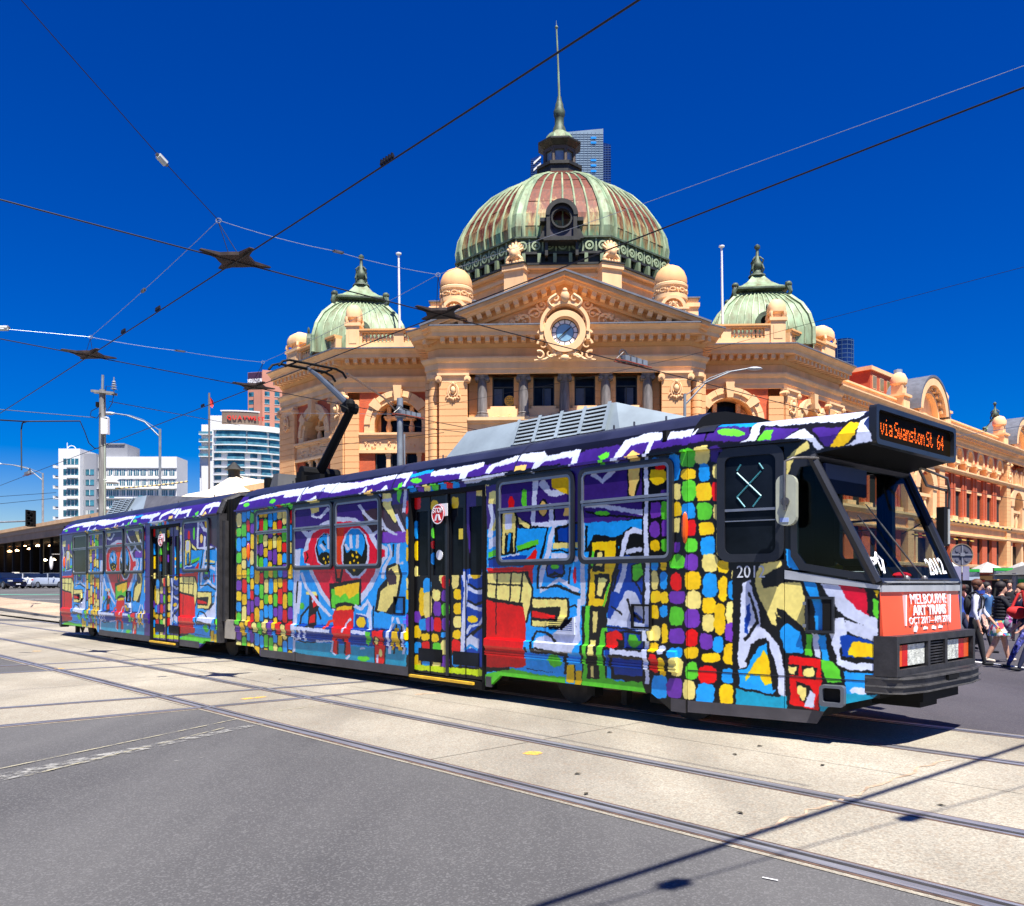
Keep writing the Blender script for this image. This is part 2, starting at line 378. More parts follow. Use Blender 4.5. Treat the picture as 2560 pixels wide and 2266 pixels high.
# fallen leaves
M['leaf'] = mat('dry_leaf', (.06, .05, .03), .8, var=.3, scale=20)
for i, (px, py, a) in enumerate([(1445, 1938, .4), (1466, 1988, 1.1), (1850, 2036, 2.0), (1900, 1868, .3), (1837, 1889, 1.9), (2057, 1916, .8), (2353, 2017, 2.6), (1525, 1834, .2), (2070, 1795+60, 1.5), (700, 1700, .9)]):
    c = G0(px, py); mb = MB(); k = .035
    mb.add([(-k, 0, .004), (-k*.2, k*.45, .012), (k, .1*k, .006), (k*.1, -k*.5, .01), (0, 0, .003)], [(0, 4, 1), (1, 4, 2), (2, 4, 3), (3, 4, 0)])
    o = link('fallen_leaf', mb.mesh('fallen_leaf', M['leaf']), None, T3(c[0], c[1], .006) @ RZ(a)); tag(o, 'small dark leaf lying '+['nearest the orange paint spot', 'just inside the nearest rail left of the cable shadow', 'just left of the broad cable shadow between the lower rails', 'between the two rails below the stones by the cab', 'left of the middle of the second rail', 'below the red house by the cab', 'right of the broad cable shadow near the right edge', 'closest to the tram shadow below the yellow windows', 'right at the tip of the tram shadow', 'by the crossing rails below the painted face'][i], 'leaf', 'fallen leaves on the road')
M['crack'] = mat('sandy_crack_filler', (.50, .36, .24), .9, var=.3, scale=8)
def crack(pts, w, m, z=.0075):
    P = [Vector(G0(*p)) for p in pts]; Q = []
    for i in range(len(P)-1):
        for k in range(6): Q.append(P[i].lerp(P[i+1], k/6)+Vector((random.uniform(-.03, .03), random.uniform(-.03, .03))))
    Q.append(P[-1]); mb = MB(); n = len(Q)
    for i, q in enumerate(Q): d = (Q[min(i+1, n-1)]-Q[max(0, i-1)]).normalized(); e = Vector((-d.y, d.x))*w*random.uniform(.4, 1.2); mb.v += [(q.x-e.x, q.y-e.y, z), (q.x+e.x, q.y+e.y, z)]
    mb.f = [(2*i, 2*i+1, 2*i+3, 2*i+2) for i in range(n-1)]; mb.m = [0]*(n-1); struct('crack', mb, m)
crack([(1868, 2092), (1940, 2062), (2010, 2035), (2120, 1998), (2180, 1972), (2290, 1925), (2380, 1902)], .016, M['crack'])
crack([(1040, 1738), (1100, 1733), (1180, 1722), (1270, 1712)], .05, M['crack']); 
crack([(2095, 1740), (2200, 1760), (2330, 1765)], .006, M['seal'])
# ================================================================ station
random.seed(11)
M['cream'] = mat('cream_render', (.88, .47, .20), .75, var=.12, scale=.8, stretch=(1, 1, .25), bump=.06, bscale=14)
M['cream2'] = mat('pale_cream_render', (.94, .57, .285), .75, var=.10, scale=.9, stretch=(1, 1, .4), bump=.06, bscale=14)
M['ochre'] = mat('ochre_moulding', (.80, .42, .16), .75, var=.08, scale=.8)
M['lead'] = mat('lead_flashing', (.16, .17, .2), .6, .2, var=.15, scale=2)
M['bluestone'] = mat('bluestone_column', (.20, .18, .17), .7, var=.35, scale=1.6, stretch=(2, 2, .35), bump=.15)
M['win'] = mat('dark_window_glass', (.010, .014, .022), .08, 0, var=.5, scale=.8, spec=.4, ior=1.2)
M['winframe'] = mat('window_frame_dark', (.03, .035, .035), .5, var=.2)
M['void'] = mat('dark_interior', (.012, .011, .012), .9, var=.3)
M['white'] = mat('white_paint', (.80, .80, .79), .5, var=.04)
def brick_mat(name, c, c2, mortar, sc):
    m = bpy.data.materials.new(name); m.use_nodes = True; nt = m.node_tree; b = nt.nodes['Principled BSDF']; L = nt.links.new
    b.inputs['Roughness'].default_value = .85
    tc = nt.nodes.new('ShaderNodeTexCoord'); sp = nt.nodes.new('ShaderNodeSeparateXYZ'); cb = nt.nodes.new('ShaderNodeCombineXYZ')
    L(tc.outputs['Object'], sp.inputs[0]); ad = nt.nodes.new('ShaderNodeMath'); ad.operation = 'ADD'; L(sp.outputs[0], ad.inputs[0]); L(sp.outputs[1], ad.inputs[1])
    L(ad.outputs[0], cb.inputs[0]); L(sp.outputs[2], cb.inputs[1])
    t = nt.nodes.new('ShaderNodeTexBrick'); t.inputs['Scale'].default_value = sc; t.inputs['Mortar Size'].default_value = .012; t.inputs['Brick Width'].default_value = .24; t.inputs['Row Height'].default_value = .085
    t.inputs['Color1'].default_value = (*c, 1); t.inputs['Color2'].default_value = (*c2, 1); t.inputs['Mortar'].default_value = (*mortar, 1)
    L(cb.outputs[0], t.inputs['Vector'])
    n = nt.nodes.new('ShaderNodeTexNoise'); n.inputs['Scale'].default_value = .7; n.inputs['Detail'].default_value = 5; L(tc.outputs['Object'], n.inputs[0])
    r = nt.nodes.new('ShaderNodeValToRGB'); r.color_ramp.elements[0].color = (.7, .7, .7, 1); r.color_ramp.elements[1].color = (1.15, 1.15, 1.15, 1); L(n.outputs[0], r.inputs[0])
    x = nt.nodes.new('ShaderNodeMixRGB'); x.blend_type = 'MULTIPLY'; x.inputs[0].default_value = 1; L(t.outputs[0], x.inputs[1]); L(r.outputs[0], x.inputs[2]); L(x.outputs[0], b.inputs['Base Color'])
    bp = nt.nodes.new('ShaderNodeBump'); bp.inputs['Strength'].default_value = .4; bp.inputs['Distance'].default_value = .02; L(t.outputs['Fac'], bp.inputs['Height']); bp.invert = True; L(bp.outputs[0], b.inputs['Normal'])
    return m
M['brick'] = brick_mat('red_brick', (.70, .12, .03), (.60, .09, .025), (.42, .13, .07), 1)
def copper_mat(name, red, green, lvl=0.):
    m = bpy.data.materials.new(name); m.use_nodes = True; nt = m.node_tree; b = nt.nodes['Principled BSDF']; L = nt.links.new
    b.inputs['Roughness'].default_value = .62; b.inputs['Metallic'].default_value = .15
    tc = nt.nodes.new('ShaderNodeTexCoord')
    mp = nt.nodes.new('ShaderNodeMapping'); mp.inputs['Scale'].default_value = (1.1, 1.1, .22); L(tc.outputs['Object'], mp.inputs[0])
    n = nt.nodes.new('ShaderNodeTexNoise'); n.inputs['Scale'].default_value = 1.6; n.inputs['Detail'].default_value = 7; n.inputs['Roughness'].default_value = .7; L(mp.outputs[0], n.inputs[0])
    sp = nt.nodes.new('ShaderNodeSeparateXYZ'); L(tc.outputs['Object'], sp.inputs[0])
    mr = nt.nodes.new('ShaderNodeMapRange'); mr.inputs[1].default_value = 25.6; mr.inputs[2].default_value = 32.0; mr.inputs[3].default_value = .22-lvl; mr.inputs[4].default_value = -.38-lvl; L(sp.outputs[2], mr.inputs[0])
    ad = nt.nodes.new('ShaderNodeMath'); ad.operation = 'ADD'; L(n.outputs[0], ad.inputs[0]); L(mr.outputs[0], ad.inputs[1])
    r = nt.nodes.new('ShaderNodeValToRGB'); e = r.color_ramp.elements
    e[0].position = .50; e[0].color = (*red, 1); e[1].position = .62; e[1].color = (.36, .27, .12, 1)
    k = e.new(.72); k.color = (*green, 1); k = e.new(.86); k.color = (.17, .38, .26, 1); k = e.new(1.0); k.color = (.32, .50, .34, 1)
    L(ad.outputs[0], r.inputs[0])
    n2 = nt.nodes.new('ShaderNodeTexNoise'); n2.inputs['Scale'].default_value = 5; n2.inputs['Detail'].default_value = 6; L(mp.outputs[0], n2.inputs[0])
    r2 = nt.nodes.new('ShaderNodeValToRGB'); r2.color_ramp.elements[0].position = .35; r2.color_ramp.elements[0].color = (.62, .6, .55, 1); r2.color_ramp.elements[1].position = .7; r2.color_ramp.elements[1].color = (1.2, 1.2, 1.1, 1); L(n2.outputs[0], r2.inputs[0])
    x = nt.nodes.new('ShaderNodeMixRGB'); x.blend_type = 'MULTIPLY'; x.inputs[0].default_value = 1; L(r.outputs[0], x.inputs[1]); L(r2.outputs[0], x.inputs[2]); L(x.outputs[0], b.inputs['Base Color'])
    return m
M['copper'] = copper_mat('copper_sheet', (.15, .030, .010), (.20, .34, .20))
M['verdigris'] = mat('verdigris_copper', (.22, .33, .20), .6, .1, var=.3, scale=1.4, stretch=(1.5, 1.5, .4), dark=(.13, .12, .055))
M['rib'] = mat('copper_rib', (.38, .44, .26), .6, .1, var=.2, scale=.7, dark=(.13, .20, .12))
M['darkcopper'] = mat('blackened_copper', (.035, .034, .028), .55, .2, var=.3, scale=2, dark=(.014, .014, .012))
M['dkgreen'] = mat('weathered_copper_trim', (.085, .12, .075), .6, .2, var=.4, scale=2.5, dark=(.025, .03, .022))
SR = (3.34, 60.0)
ST = thing('station_building', 'domed cream and red brick railway station with copper domes behind the painted tram', 'station', (SR[0], SR[1], 0))
def SP(name, mb, m, smooth=False, mtx=None, label=None, kind=None, parent=None):
    """a part of the station given in world coordinates (or with a matrix relative to its base)"""
    if mtx is None: mtx = T3(-SR[0], -SR[1], 0)
    return part(name, mb, m, parent or ST, mtx, smooth, label, kind)
def fm(fr, u=0, v=0, z=0): return fr.mtx(SR, u, v, z)
al = R(2.5)
CF = Frame(3.34, 55, math.cos(al), -math.sin(al))
uL, uR, uL2, uR2 = CF.u(1099), CF.u(1725), CF.u(1072, 1), CF.u(1754, 1)
FLK = 5.0
cL = CF.w(CF.u(864, FLK), FLK); cR = CF.w(CF.u(1957, FLK), FLK)
RF = Frame(cR[0], cR[1], .712, .702); rE = RF.u(2098)
t_ = Frame(cL[0], cL[1], .68, -.733); lE = t_.u(706)
LF = Frame(*t_.w(lE), .68, -.733); lW = -lE
plan = [LF.w(0), cL, CF.w(uL2, FLK), CF.w(uL2, .7), CF.w(uL, 0), CF.w(uR, 0), CF.w(uR2, .7), CF.w(uR2, FLK), cR, RF.w(rE)]
pe = plan + [RF.w(rE, 6)]
pb = [LF.w(0, 6)] + plan
# entablature all round
mb = MB(); mb.sweep(plan, [(0, 14.85), (.12, 14.87), (.12, 15.15), (.2, 15.17), (.2, 15.55), (.32, 15.62), (.42, 15.78), (.42, 15.88), (0, 15.95)]); SP('architrave', mb, M['cream2'])
mb = MB(); mb.sweep(plan, [(.02, 15.9), (.02, 16.6)]); SP('frieze', mb, M['cream'])
mb = MB(); mb.sweep(plan, [(0, 16.5), (.1, 16.52), (.26, 16.72), (.28, 17.06)]); SP('bed_moulding', mb, M['ochre'])
mb = MB(); mb.sweep(plan, [(.26, 17.05), (.98, 17.06), (.98, 17.32), (1.05, 17.34), (1.12, 17.44), (1.32, 17.58)]); SP('corona', mb, M['cream2'])
mb = MB(); mb.sweep(plan, [(1.32, 17.58), (1.36, 17.6), (1.36, 17.68), (.0, 17.86)]); SP('cornice_flashing', mb, M['lead'])
DM = MB().box(-.14, .14, -.86, -.24, 16.74, 17.05).mesh('dentil', M['cream2'])
def along(P, step, off, fn, ends=.3):
    for i in range(len(P)-1):
        a, b = Vector(P[i]), Vector(P[i+1]); L_ = (b-a).length; f = Frame(a.x, a.y, b.x-a.x, b.y-a.y)
        n = max(1, int((L_-2*ends*0)/step))
        for j in range(n): fn(f, L_*(j+.5)/n)
along(plan, .56, 0, lambda f, u: link('dentil', DM, ST, fm(f, u)))
# hidden solid core keeps light out and carries the roofs
mb = MB(); ci = [Vector(p) for p in plan]; inn = [LF.w(0, 1.6), LF.w(lW, 1.6), CF.w(uL2+1.2, FLK+1.6), CF.w(uL2+1.2, 2.6), CF.w(uR2-1.2, 2.6), CF.w(uR2-1.2, FLK+1.6), RF.w(0, 1.6), RF.w(rE, 1.6), CF.w(uR2+6, 26), CF.w(uL2-6, 26)]
mb.zprism(inn, 0, 17.8); SP('inner_wall', mb, M['cream'])
mb = MB(); mb.zprism([LF.w(0, .3), LF.w(lW, .3), CF.w(uL2+.4, FLK+.3), CF.w(uL2+.4, .9), CF.w(uR2-.4, .9), CF.w(uR2-.4, FLK+.3), RF.w(0, .3), RF.w(rE, .3), CF.w(uR2+6, 27), CF.w(uL2-6, 27)], 17.55, 17.83); SP('flat_roof', mb, M['lead'])
# ---- ornament pieces (shared meshes)
def cart_mesh(w=1., h=1.1):
    mb = MB(); mb.blob((0, -.12, .05*h), (w*.17, .16, h*.22), 10, 6)
    mb.xf(Matrix.Identity(4))
    pts = [(math.cos(t)*w*.25, -.08, math.sin(t)*h*.32+.04*h) for t in np.linspace(0, 2*math.pi, 15)]
    mb.tube(pts, .05, 6)
    for s in (-1, 1):
        mb.tube([(s*w*(.18+.16*math.sin(t*1.2)), -.08, h*(.36-.30*t)) for t in np.linspace(0, 2.6, 9)], [.07-.004*i for i in range(9)], 5)
        mb.tube([(s*w*(.36+.10*math.cos(t)), -.07, h*(-.32+.10*math.sin(t))) for t in np.linspace(0, 5.2, 8)], .045, 5)
        mb.tube([(s*w*(.16+.06*math.cos(t)), -.10, h*(.42+.06*math.sin(t))) for t in np.linspace(0, 5.2, 7)], .045, 5)
        mb.blob((s*w*.12, -.09, -h*.42), (.07, .07, .1), 7, 5)
    mb.blob((0, -.12, h*.42), (.09, .1, .12), 8, 5); mb.blob((0, -.1, -h*.48), (.06, .07, .13), 7, 5)
    return mb.mesh('cartouche', M['cream2'], True)
CART = cart_mesh()
def capital_mesh(w):
    mb = MB(); mb.box(-w/2-.12, w/2+.12, -.38, .1, .42, .56); mb.box(-w/2-.04, w/2+.04, -.3, .1, .34, .42); mb.box(-w/2, w/2, -.24, .1, 0, .34)
    for s in (-1, 1):
        k = len(mb.v); c = (s*(w/2+.02), .2)
        prof = [(.20, 0)]
        for r in (.21, .13, .06):
            mb.lathe([(r, 0), (r, .5+.04*(.21-r)/.05)], (0, 0, 0), 12); 
            mb.add([(r*math.cos(t*math.pi/6), r*math.sin(t*math.pi/6), .5+.04*(.21-r)/.05) for t in range(12)], [tuple(range(12))])
        mb.xf(T3(c[0], .12, c[1]) @ Matrix.Rotation(R(90), 4, 'X'), k)
    return mb.mesh('ionic_capital', M['cream2'], 30)
def relief(w, h, seed, name='carved_panel', dens=1.):
    random.seed(seed); mb = MB()
    n = int(w*h*9*dens)
    for i in range(n):
        x = random.uniform(-w/2, w/2); z = random.uniform(-h/2, h/2); r = random.uniform(.06, .16); a = random.uniform(0, 6)
        if i % 3: mb.tube([(x+r*math.cos(t)*(1-t*.1), -.04, z+r*math.sin(t)*(1-t*.1)) for t in np.linspace(a, a+4.5, 7)], .028, 4)
        else: mb.blob((x, -.03, z), (r*.5, .07, r*.6), 6, 4)
    return mb.mesh(name, M['cream2'], True)
BLK = {}
def block(fr, u0, u1, v, z, h=.434, d=.3, name='stone_block', m='cream'):
    """one rusticated course, sunk joint below it"""
    key = (round(u1-u0, 2), h, d, m)
    if key not in BLK: w = u1-u0; BLK[key] = MB().box(-w/2, w/2, 0, d, .018, h-.018).mesh('stone_block', M[m])
    return link(name, BLK[key], ST, fm(fr, (u0+u1)/2, v, z))
def rust(fr, u0, u1, v, z0, z1, d=.3, low=None):
    """a pier of rusticated courses with a recessed core"""
    core = MB(); core.box(u0+.02, u1-.02, v+.035, v+d+.3, 0, z1); part('pier_core', core, M['ochre'], ST, fm(fr))
    n = int(round((z1-z0)/.434)); h = (z1-z0)/n
    for i in range(n): block(fr, u0, u1, v, z0+i*h, round(h, 3), d)
    if low and z0 > .1: part('pier_base', MB().box(u0, u1, v, v+d, 0, z0-.02), M['cream'], ST, fm(fr))
def pier(fr, u0, u1, v, z0=7.0, cap=True, deco=True):
    rust(fr, u0, u1, v-.24, z0, 14.3, .3, True)
    if cap:
        w = u1-u0; k = ('cap', round(w, 2))
        if k not in BLK: BLK[k] = capital_mesh(w)
        link('ionic_capital', BLK[k], ST, fm(fr, (u0+u1)/2, v, 14.3))
    if deco: link('cartouche', CART, ST, fm(fr, (u0+u1)/2, v-.24, 13.72))
# centre block
pw = CF.u(1169)-uL
pier(CF, uL, uL+pw, 0); pier(CF, uR-pw, uR, 0)
for u in (CF.u(1086, .55), CF.u(1741, .55)):
    n = 26
    part('corner_column', MB().lathe([(.34, 0), (.34, 7)], (0, 0, 0), 16), M['cream'], ST, fm(CF, u, .5), True)
    if 'drum' not in BLK: BLK['drum'] = MB().lathe([(.34, .02), (.37, .04), (.37, .40), (.34, .42)], (0, 0, 0), 16).mesh('column_drum', M['cream'], 30)
    for i in range(17): link('column_drum', BLK['drum'], ST, fm(CF, u, .5, 7+i*.434))
    mb = MB(); mb.lathe([(.3, 7), (.3, 14.5), (.5, 14.6), (.5, 14.85)], (0, 0, 0), 14); part('column_shaft', mb, M['cream2'], ST, fm(CF, u, .5))
    for s in (-1, 1):
        for i in range(18): block(CF, u+s*.42-.16, u+s*.42+.16, .45, 7+i*.434)
for s, uu in ((-1, uL2), (1, uR2)):    # side returns of the centre block
    mb = MB(); mb.box(min(uu, uu-s*.5), max(uu, uu-s*.5), .8, FLK+.5, 0, 14.9); part('return_wall', mb, M['cream'], ST, fm(CF))
    for i in range(18):
        if 'ret' not in BLK: BLK['ret'] = MB().box(-.06, .06, 1.0, FLK-.6, .018, .416).mesh('stone_block', M['cream'])
        link('stone_block', BLK['ret'], ST, fm(CF, uu+s*.04, 0, 7+i*.434))
# loggia wall behind the columns, with four windows
a0, a1 = uL+pw, uR-pw
wins = [(CF.u(x0, .95), CF.u(x1, .95)) for x0, x1 in ((1231, 1285), (1333, 1386), (1436, 1488), (1539, 1593))]
wz0, wz1 = 12.92, 14.86
part('ledge', MB().box(a0, a1, -.3, 1.0, 11.85, 12.05).box(a0, a1, -.15, 1.0, 11.7, 11.85).box(a0, a1, .0, 1.0, 10.2, 11.7), M['cream2'], ST, fm(CF))
part('lower_wall', MB().box(a0, a1, .12, 1.0, 0, 10.2), M['cream'], ST, fm(CF))
for x in (a0+.9, a0+2.0): link('carved_scroll', BLK.setdefault('sc', relief(.9, .5, 3, 'carved_scroll', 2.)), ST, fm(CF, x, -.02, 11.2))
edges = [a0]+[e for w in wins for e in w]+[a1]
for i in range(0, 10, 2):
    for k in range(6):
        h = (14.85-12.05)/6; block(CF, edges[i], edges[i+1], .85, 12.05+k*h, round(h, 3))
    part('pier_core', MB().box(edges[i]+.02, edges[i+1]-.02, .88, 1.5, 12.0, 14.9), M['ochre'], ST, fm(CF))
for i, (w0, w1) in enumerate(wins):
    part('sill', MB().box(w0-.1, w1+.1, .55, 1.1, 12.72, 12.9), M['cream2'], ST, fm(CF))
    part('balustrade_panel', MB().box(w0-.35, w1+.35, .5, .98, 12.05, 12.72), M['cream2'], ST, fm(CF))
    link('carved_scroll', BLK.setdefault('sc2', relief(1.5, .25, 4, 'carved_scroll', 2.5)), ST, fm(CF, (w0+w1)/2, .45, 12.2))
    f = part('window', MB().box(w0, w0+.07, 1.0, 1.15, 12.9, 14.85).box(w1-.07, w1, 1.0, 1.15, 12.9, 14.85).box(w0, w1, 1.0, 1.15, 14.77, 14.85).box(w0, w1, 1.0, 1.15, 12.9, 12.98).box(w0, w1, 1.02, 1.13, 14.2, 14.27).box((w0+w1)/2-.04, (w0+w1)/2+.04, 1.03, 1.12, 12.9, 14.27), M['winframe'], ST, fm(CF))
    part('pane', MB().box(w0, w1, 1.16, 1.2, 12.9, 14.85), M['win'], f)
    bl = MB().box(w0+.1+.5*(i % 2), w0+.65+.5*(i % 2), 1.14, 1.155, 12.98, 14.15); part('blind', bl, mat('grey_blind', (.07, .1, .16), .8), f)
w0, w1 = wins[0]
sg = thing('round_sign', 'round orange sign reading CUT OFF in the upper left window', 'sign', (*CF.w(w1-.28, .93), 13.32), CF.ang)
k = len(MB().v); mb = MB(); mb.lathe([(0.0001, 0), (.37, 0), (.37, .03), (.0001, .03)], (0, 0, 0), 24); mb.xf(Matrix.Rotation(R(90), 4, 'X')); part('plate', mb, mat('orange_sign', (.85, .42, .02), .5), sg, None)
mb = MB(); mb.lathe([(.34, .032), (.37, .032), (.37, .04), (.34, .04)], (0, 0, 0), 24); mb.xf(Matrix.Rotation(R(90), 4, 'X')); part('rim', mb, M['winframe'], sg)
text_part('lettering', 'CUT', .27, M['winframe'], sg, T3(0, -.045, .13), xs=.95); text_part('lettering', 'OFF', .27, M['winframe'], sg, T3(0, -.045, -.14), xs=.95)
# columns
colm = MB(); H0, H1 = 12.05, 14.85
colm.box(-.42, .42, -.42, .42, 0, .14); colm.lathe([(.42, .14), (.42, .24), (.36, .28), (.40, .36), (.33, .42)], (0, 0, 0), 20)
base = colm.mesh('column_base', M['bluestone'], 30)
shaft = MB().lathe([(.325, .4), (.33, .9), (.31, 1.8), (.28, 2.42)], (0, 0, 0), 24).mesh('column_shaft', M['bluestone'], True)
capm = MB(); capm.box(-.4, .4, -.38, .38, 2.68, 2.8); capm.lathe([(.28, 2.4), (.31, 2.42), (.31, 2.47), (.28, 2.48), (.34, 2.6), (.34, 2.68)], (0, 0, 0), 18)
for s in (-1, 1):
    k = len(capm.v); capm.lathe([(.15, 0), (.15, .66), (.09, .70), (.0001, .70)], (0, 0, 0), 12); capm.xf(T3(s*.33, .34, 2.55) @ Matrix.Rotation(R(90), 4, 'X'), k)
capm = capm.mesh('column_capital', M['bluestone'], 30)
for px in (1205.6, 1308.7, 1411.4, 1514, 1618.7):
    u = CF.u(px, .4); c = link('column', shaft, ST, fm(CF, u, .4, H0)); link('column_base', base, c); link('column_capital', capm, c)
# pediment
uc = CF.u(1411, 0); apz = 20.98; PW = uR+1.1-uc; pl = uc-(uL-1.1)
bz = 17.62
def rake(s, W_):
    a = Vector((s*W_, bz)); b = Vector((0, apz)); d = (b-a).normalized(); n = Vector((d.y, -d.x))*(1 if s < 0 else -1)   # n points down/inwards
    if n.y > 0: n = -n
    def lay(o0, o1, y0, y1, m, name):
        e = b+n*o0/abs(n.y)*1; P = []
        q0 = a+n*o0; q1 = a+n*o1
        x0 = Vector((0, apz+o0/n.y*1.0)); x1 = Vector((0, apz+o1/n.y*1.0))
        # offset lines meet the axis straight below the apex
        z0 = apz-o0/abs(n.y); z1 = apz-o1/abs(n.y)
        poly = [(q0.x+uc, q0.y), (q1.x+uc, q1.y), (uc, z1), (uc, z0)]
        if s > 0: poly = poly[::-1]
        part(name, MB().prism(poly, y0, y1), M[m], ST, fm(CF))
    lay(-.06, .05, -1.42, 2.6, 'lead', 'raking_flashing'); lay(.05, .30, -1.3, 1.0, 'cream', 'raking_cornice'); lay(.30, .46, -.98, 1.0, 'cream2', 'raking_corona'); lay(.80, 1.0, -.3, 1.0, 'ochre', 'raking_moulding')
    lay(.46, .80, -.24, 1.0, 'ochre', 'raking_bed')
    if 'rd' not in BLK: BLK['rd'] = MB().box(-.16, .16, -.86, -.2, -.16, .16).mesh('dentil', M['cream2'])
    L_ = (b-a).length; ang = math.atan2(d.y, d.x)
    N = int(L_/.62)
    for i in range(2, N):
        p = a+d*(i*.62)+n*.63
        o = link('dentil', BLK['rd'], ST, fm(CF, uc+p.x, 0, p.y) @ Matrix.Rotation(-ang, 4, 'Y'))
rake(-1, pl); rake(1, PW)
part('tympanum', MB().prism([(uc-pl+.8, bz), (uc+PW-.8, bz), (uc, apz-.6)], .05, .5), M['cream'], ST, fm(CF))
part('gable_body', MB().prism([(uc-pl+.3, bz), (uc+PW-.3, bz), (uc, apz-.12)], .5, 4.5), M['lead'], ST, fm(CF))
# tympanum scrollwork
for s in (-1, 1):
    mb = MB()
    for (cx, cz, r0, tn) in ((2.5, 18.05, .50, 1), (3.4, 17.98, .36, -1), (1.85, 18.5, .42, 1), (1.45, 19.1, .32, -1), (4.0, 17.85, .2, 1), (2.9, 18.4, .2, -1)):
        mb.tube([(s*(cx+r0*(1-t/9)*math.cos(t*tn)), -.04, cz+.1+r0*(1-t/9)*math.sin(t*tn)) for t in np.linspace(0, 7.5, 18)], [.085-.003*i for i in range(18)], 5)
        mb.blob((s*cx, -.06, cz+.1), (.09, .1, .09), 7, 5)
    for i in range(9): mb.blob((s*(1.5+i*.3), -.02, 18.75-i*.1), (.17, .09, .10), 7, 5)
    part('carved_scroll', mb, M['cream2'], ST, fm(CF, uc, -.12), True)
# clock
cz = CF.z(1411, 831, -1.6)
ck = part('clock_surround', MB().ring(0, cz, .92, 1.29, -1.12, .3, 0, 2*math.pi, 48).ring(0, cz, .84, .95, -.98, .3, 0, 2*math.pi, 48).ring(0, cz+.32, 1.34, 1.54, -1.18, .4, R(-14), R(194), 32).ring(0, cz+.32, 1.27, 1.36, -1.05, .4, R(-10), R(190), 32), M['cream2'], ST, fm(CF, uc, -.78), 30)
mb = MB()
for s in (-1, 1):
    mb.box(*sorted((s*1.33, s*1.55)), -1.1, .4, cz-.5, cz+.1)
    for (x0, z0, r, t0, t1) in ((1.35, -.75, .33, 0, 5.5), (.9, -1.35, .36, 2, 7.5), (1.55, -1.45, .3, 1, 6), (.35, -1.5, .25, 0, 5), (1.45, -.1, .2, 0, 5)):
        mb.tube([(s*(x0+r*(1-t/12)*math.cos(t)), -.95, cz+z0+r*(1-t/12)*math.sin(t)) for t in np.linspace(t0, t1, 14)], [.1-.004*i for i in range(14)], 5)
    mb.tube([(s*x, -.9, cz+z) for x, z in ((.3, -1.3), (.8, -1.45), (1.2, -1.7), (1.9, -1.75))], [.12, .12, .1, .05], 6)
    mb.tube([(s*(.5+.5*math.sin(t)), -1.2, cz+2.2-.28*t) for t in np.linspace(0, 2.6, 8)], [.13, .12, .12, .11, .1, .09, .08, .07], 6)
    mb.tube([(s*(.55+.15*math.cos(t)), -1.2, cz+2.0+.15*math.sin(t)) for t in np.linspace(0, 5.6, 9)], .07, 5)
    for i in range(5): mb.blob((s*(1.05+.1*i), -.9, cz+1.15-.35*i), (.1, .12, .14), 6, 4)
mb.blob((0, -1.2, cz+2.1), (.28, .22, .36), 10, 7); mb.blob((0, -1.25, cz+2.45), (.16, .15, .16), 8, 5); mb.blob((0, -.95, cz-1.62), (.3, .2, .22), 9, 6)
part('clock_carving', mb, M['cream2'], ST, fm(CF, uc, -.78), True)
mb = MB(); mb.ring(0, cz, 0.001, .86, -.7, -.6, 0, 2*math.pi, 48); dial = part('clock_dial', mb, mat('clock_glass', (.84, .88, .92), .25, var=.05), ST, fm(CF, uc, -.78))
mb = MB(); mb.ring(0, cz, .53, .56, -.72, -.69, 0, 2*math.pi, 40); mb.ring(0, cz, .79, .86, -.73, -.69, 0, 2*math.pi, 48)
for i in range(12):
    t = math.pi/6*i; k = len(mb.v); mb.box(.55, .8, -.72, -.69, -.022, .022); mb.xf(T3(0, 0, cz) @ Matrix.Rotation(t, 4, 'Y') @ T3(0, 0, 0), k)
part('dial_markings', mb, M['winframe'], dial)
for nm, L_, w, hr in (('hour_hand', .48, .05, 1.63/12), ('minute_hand', .74, .035, 38/60)):
    mb = MB(); mb.prism([(-w, -.12), (w, -.12), (w*.5, L_), (-w*.5, L_)], -.78, -.75); part(nm, mb, M['winframe'], dial, T3(0, 0, cz) @ Matrix.Rotation(2*math.pi*hr, 4, 'Y'))
mb = MB(); mb.ring(0, cz, .001, .53, -.705, -.70, 0, 2*math.pi, 40); part('dial_centre', mb, mat('clock_centre_glass', (.22, .42, .58), .15, var=.15, scale=1.3, spec=1), dial)
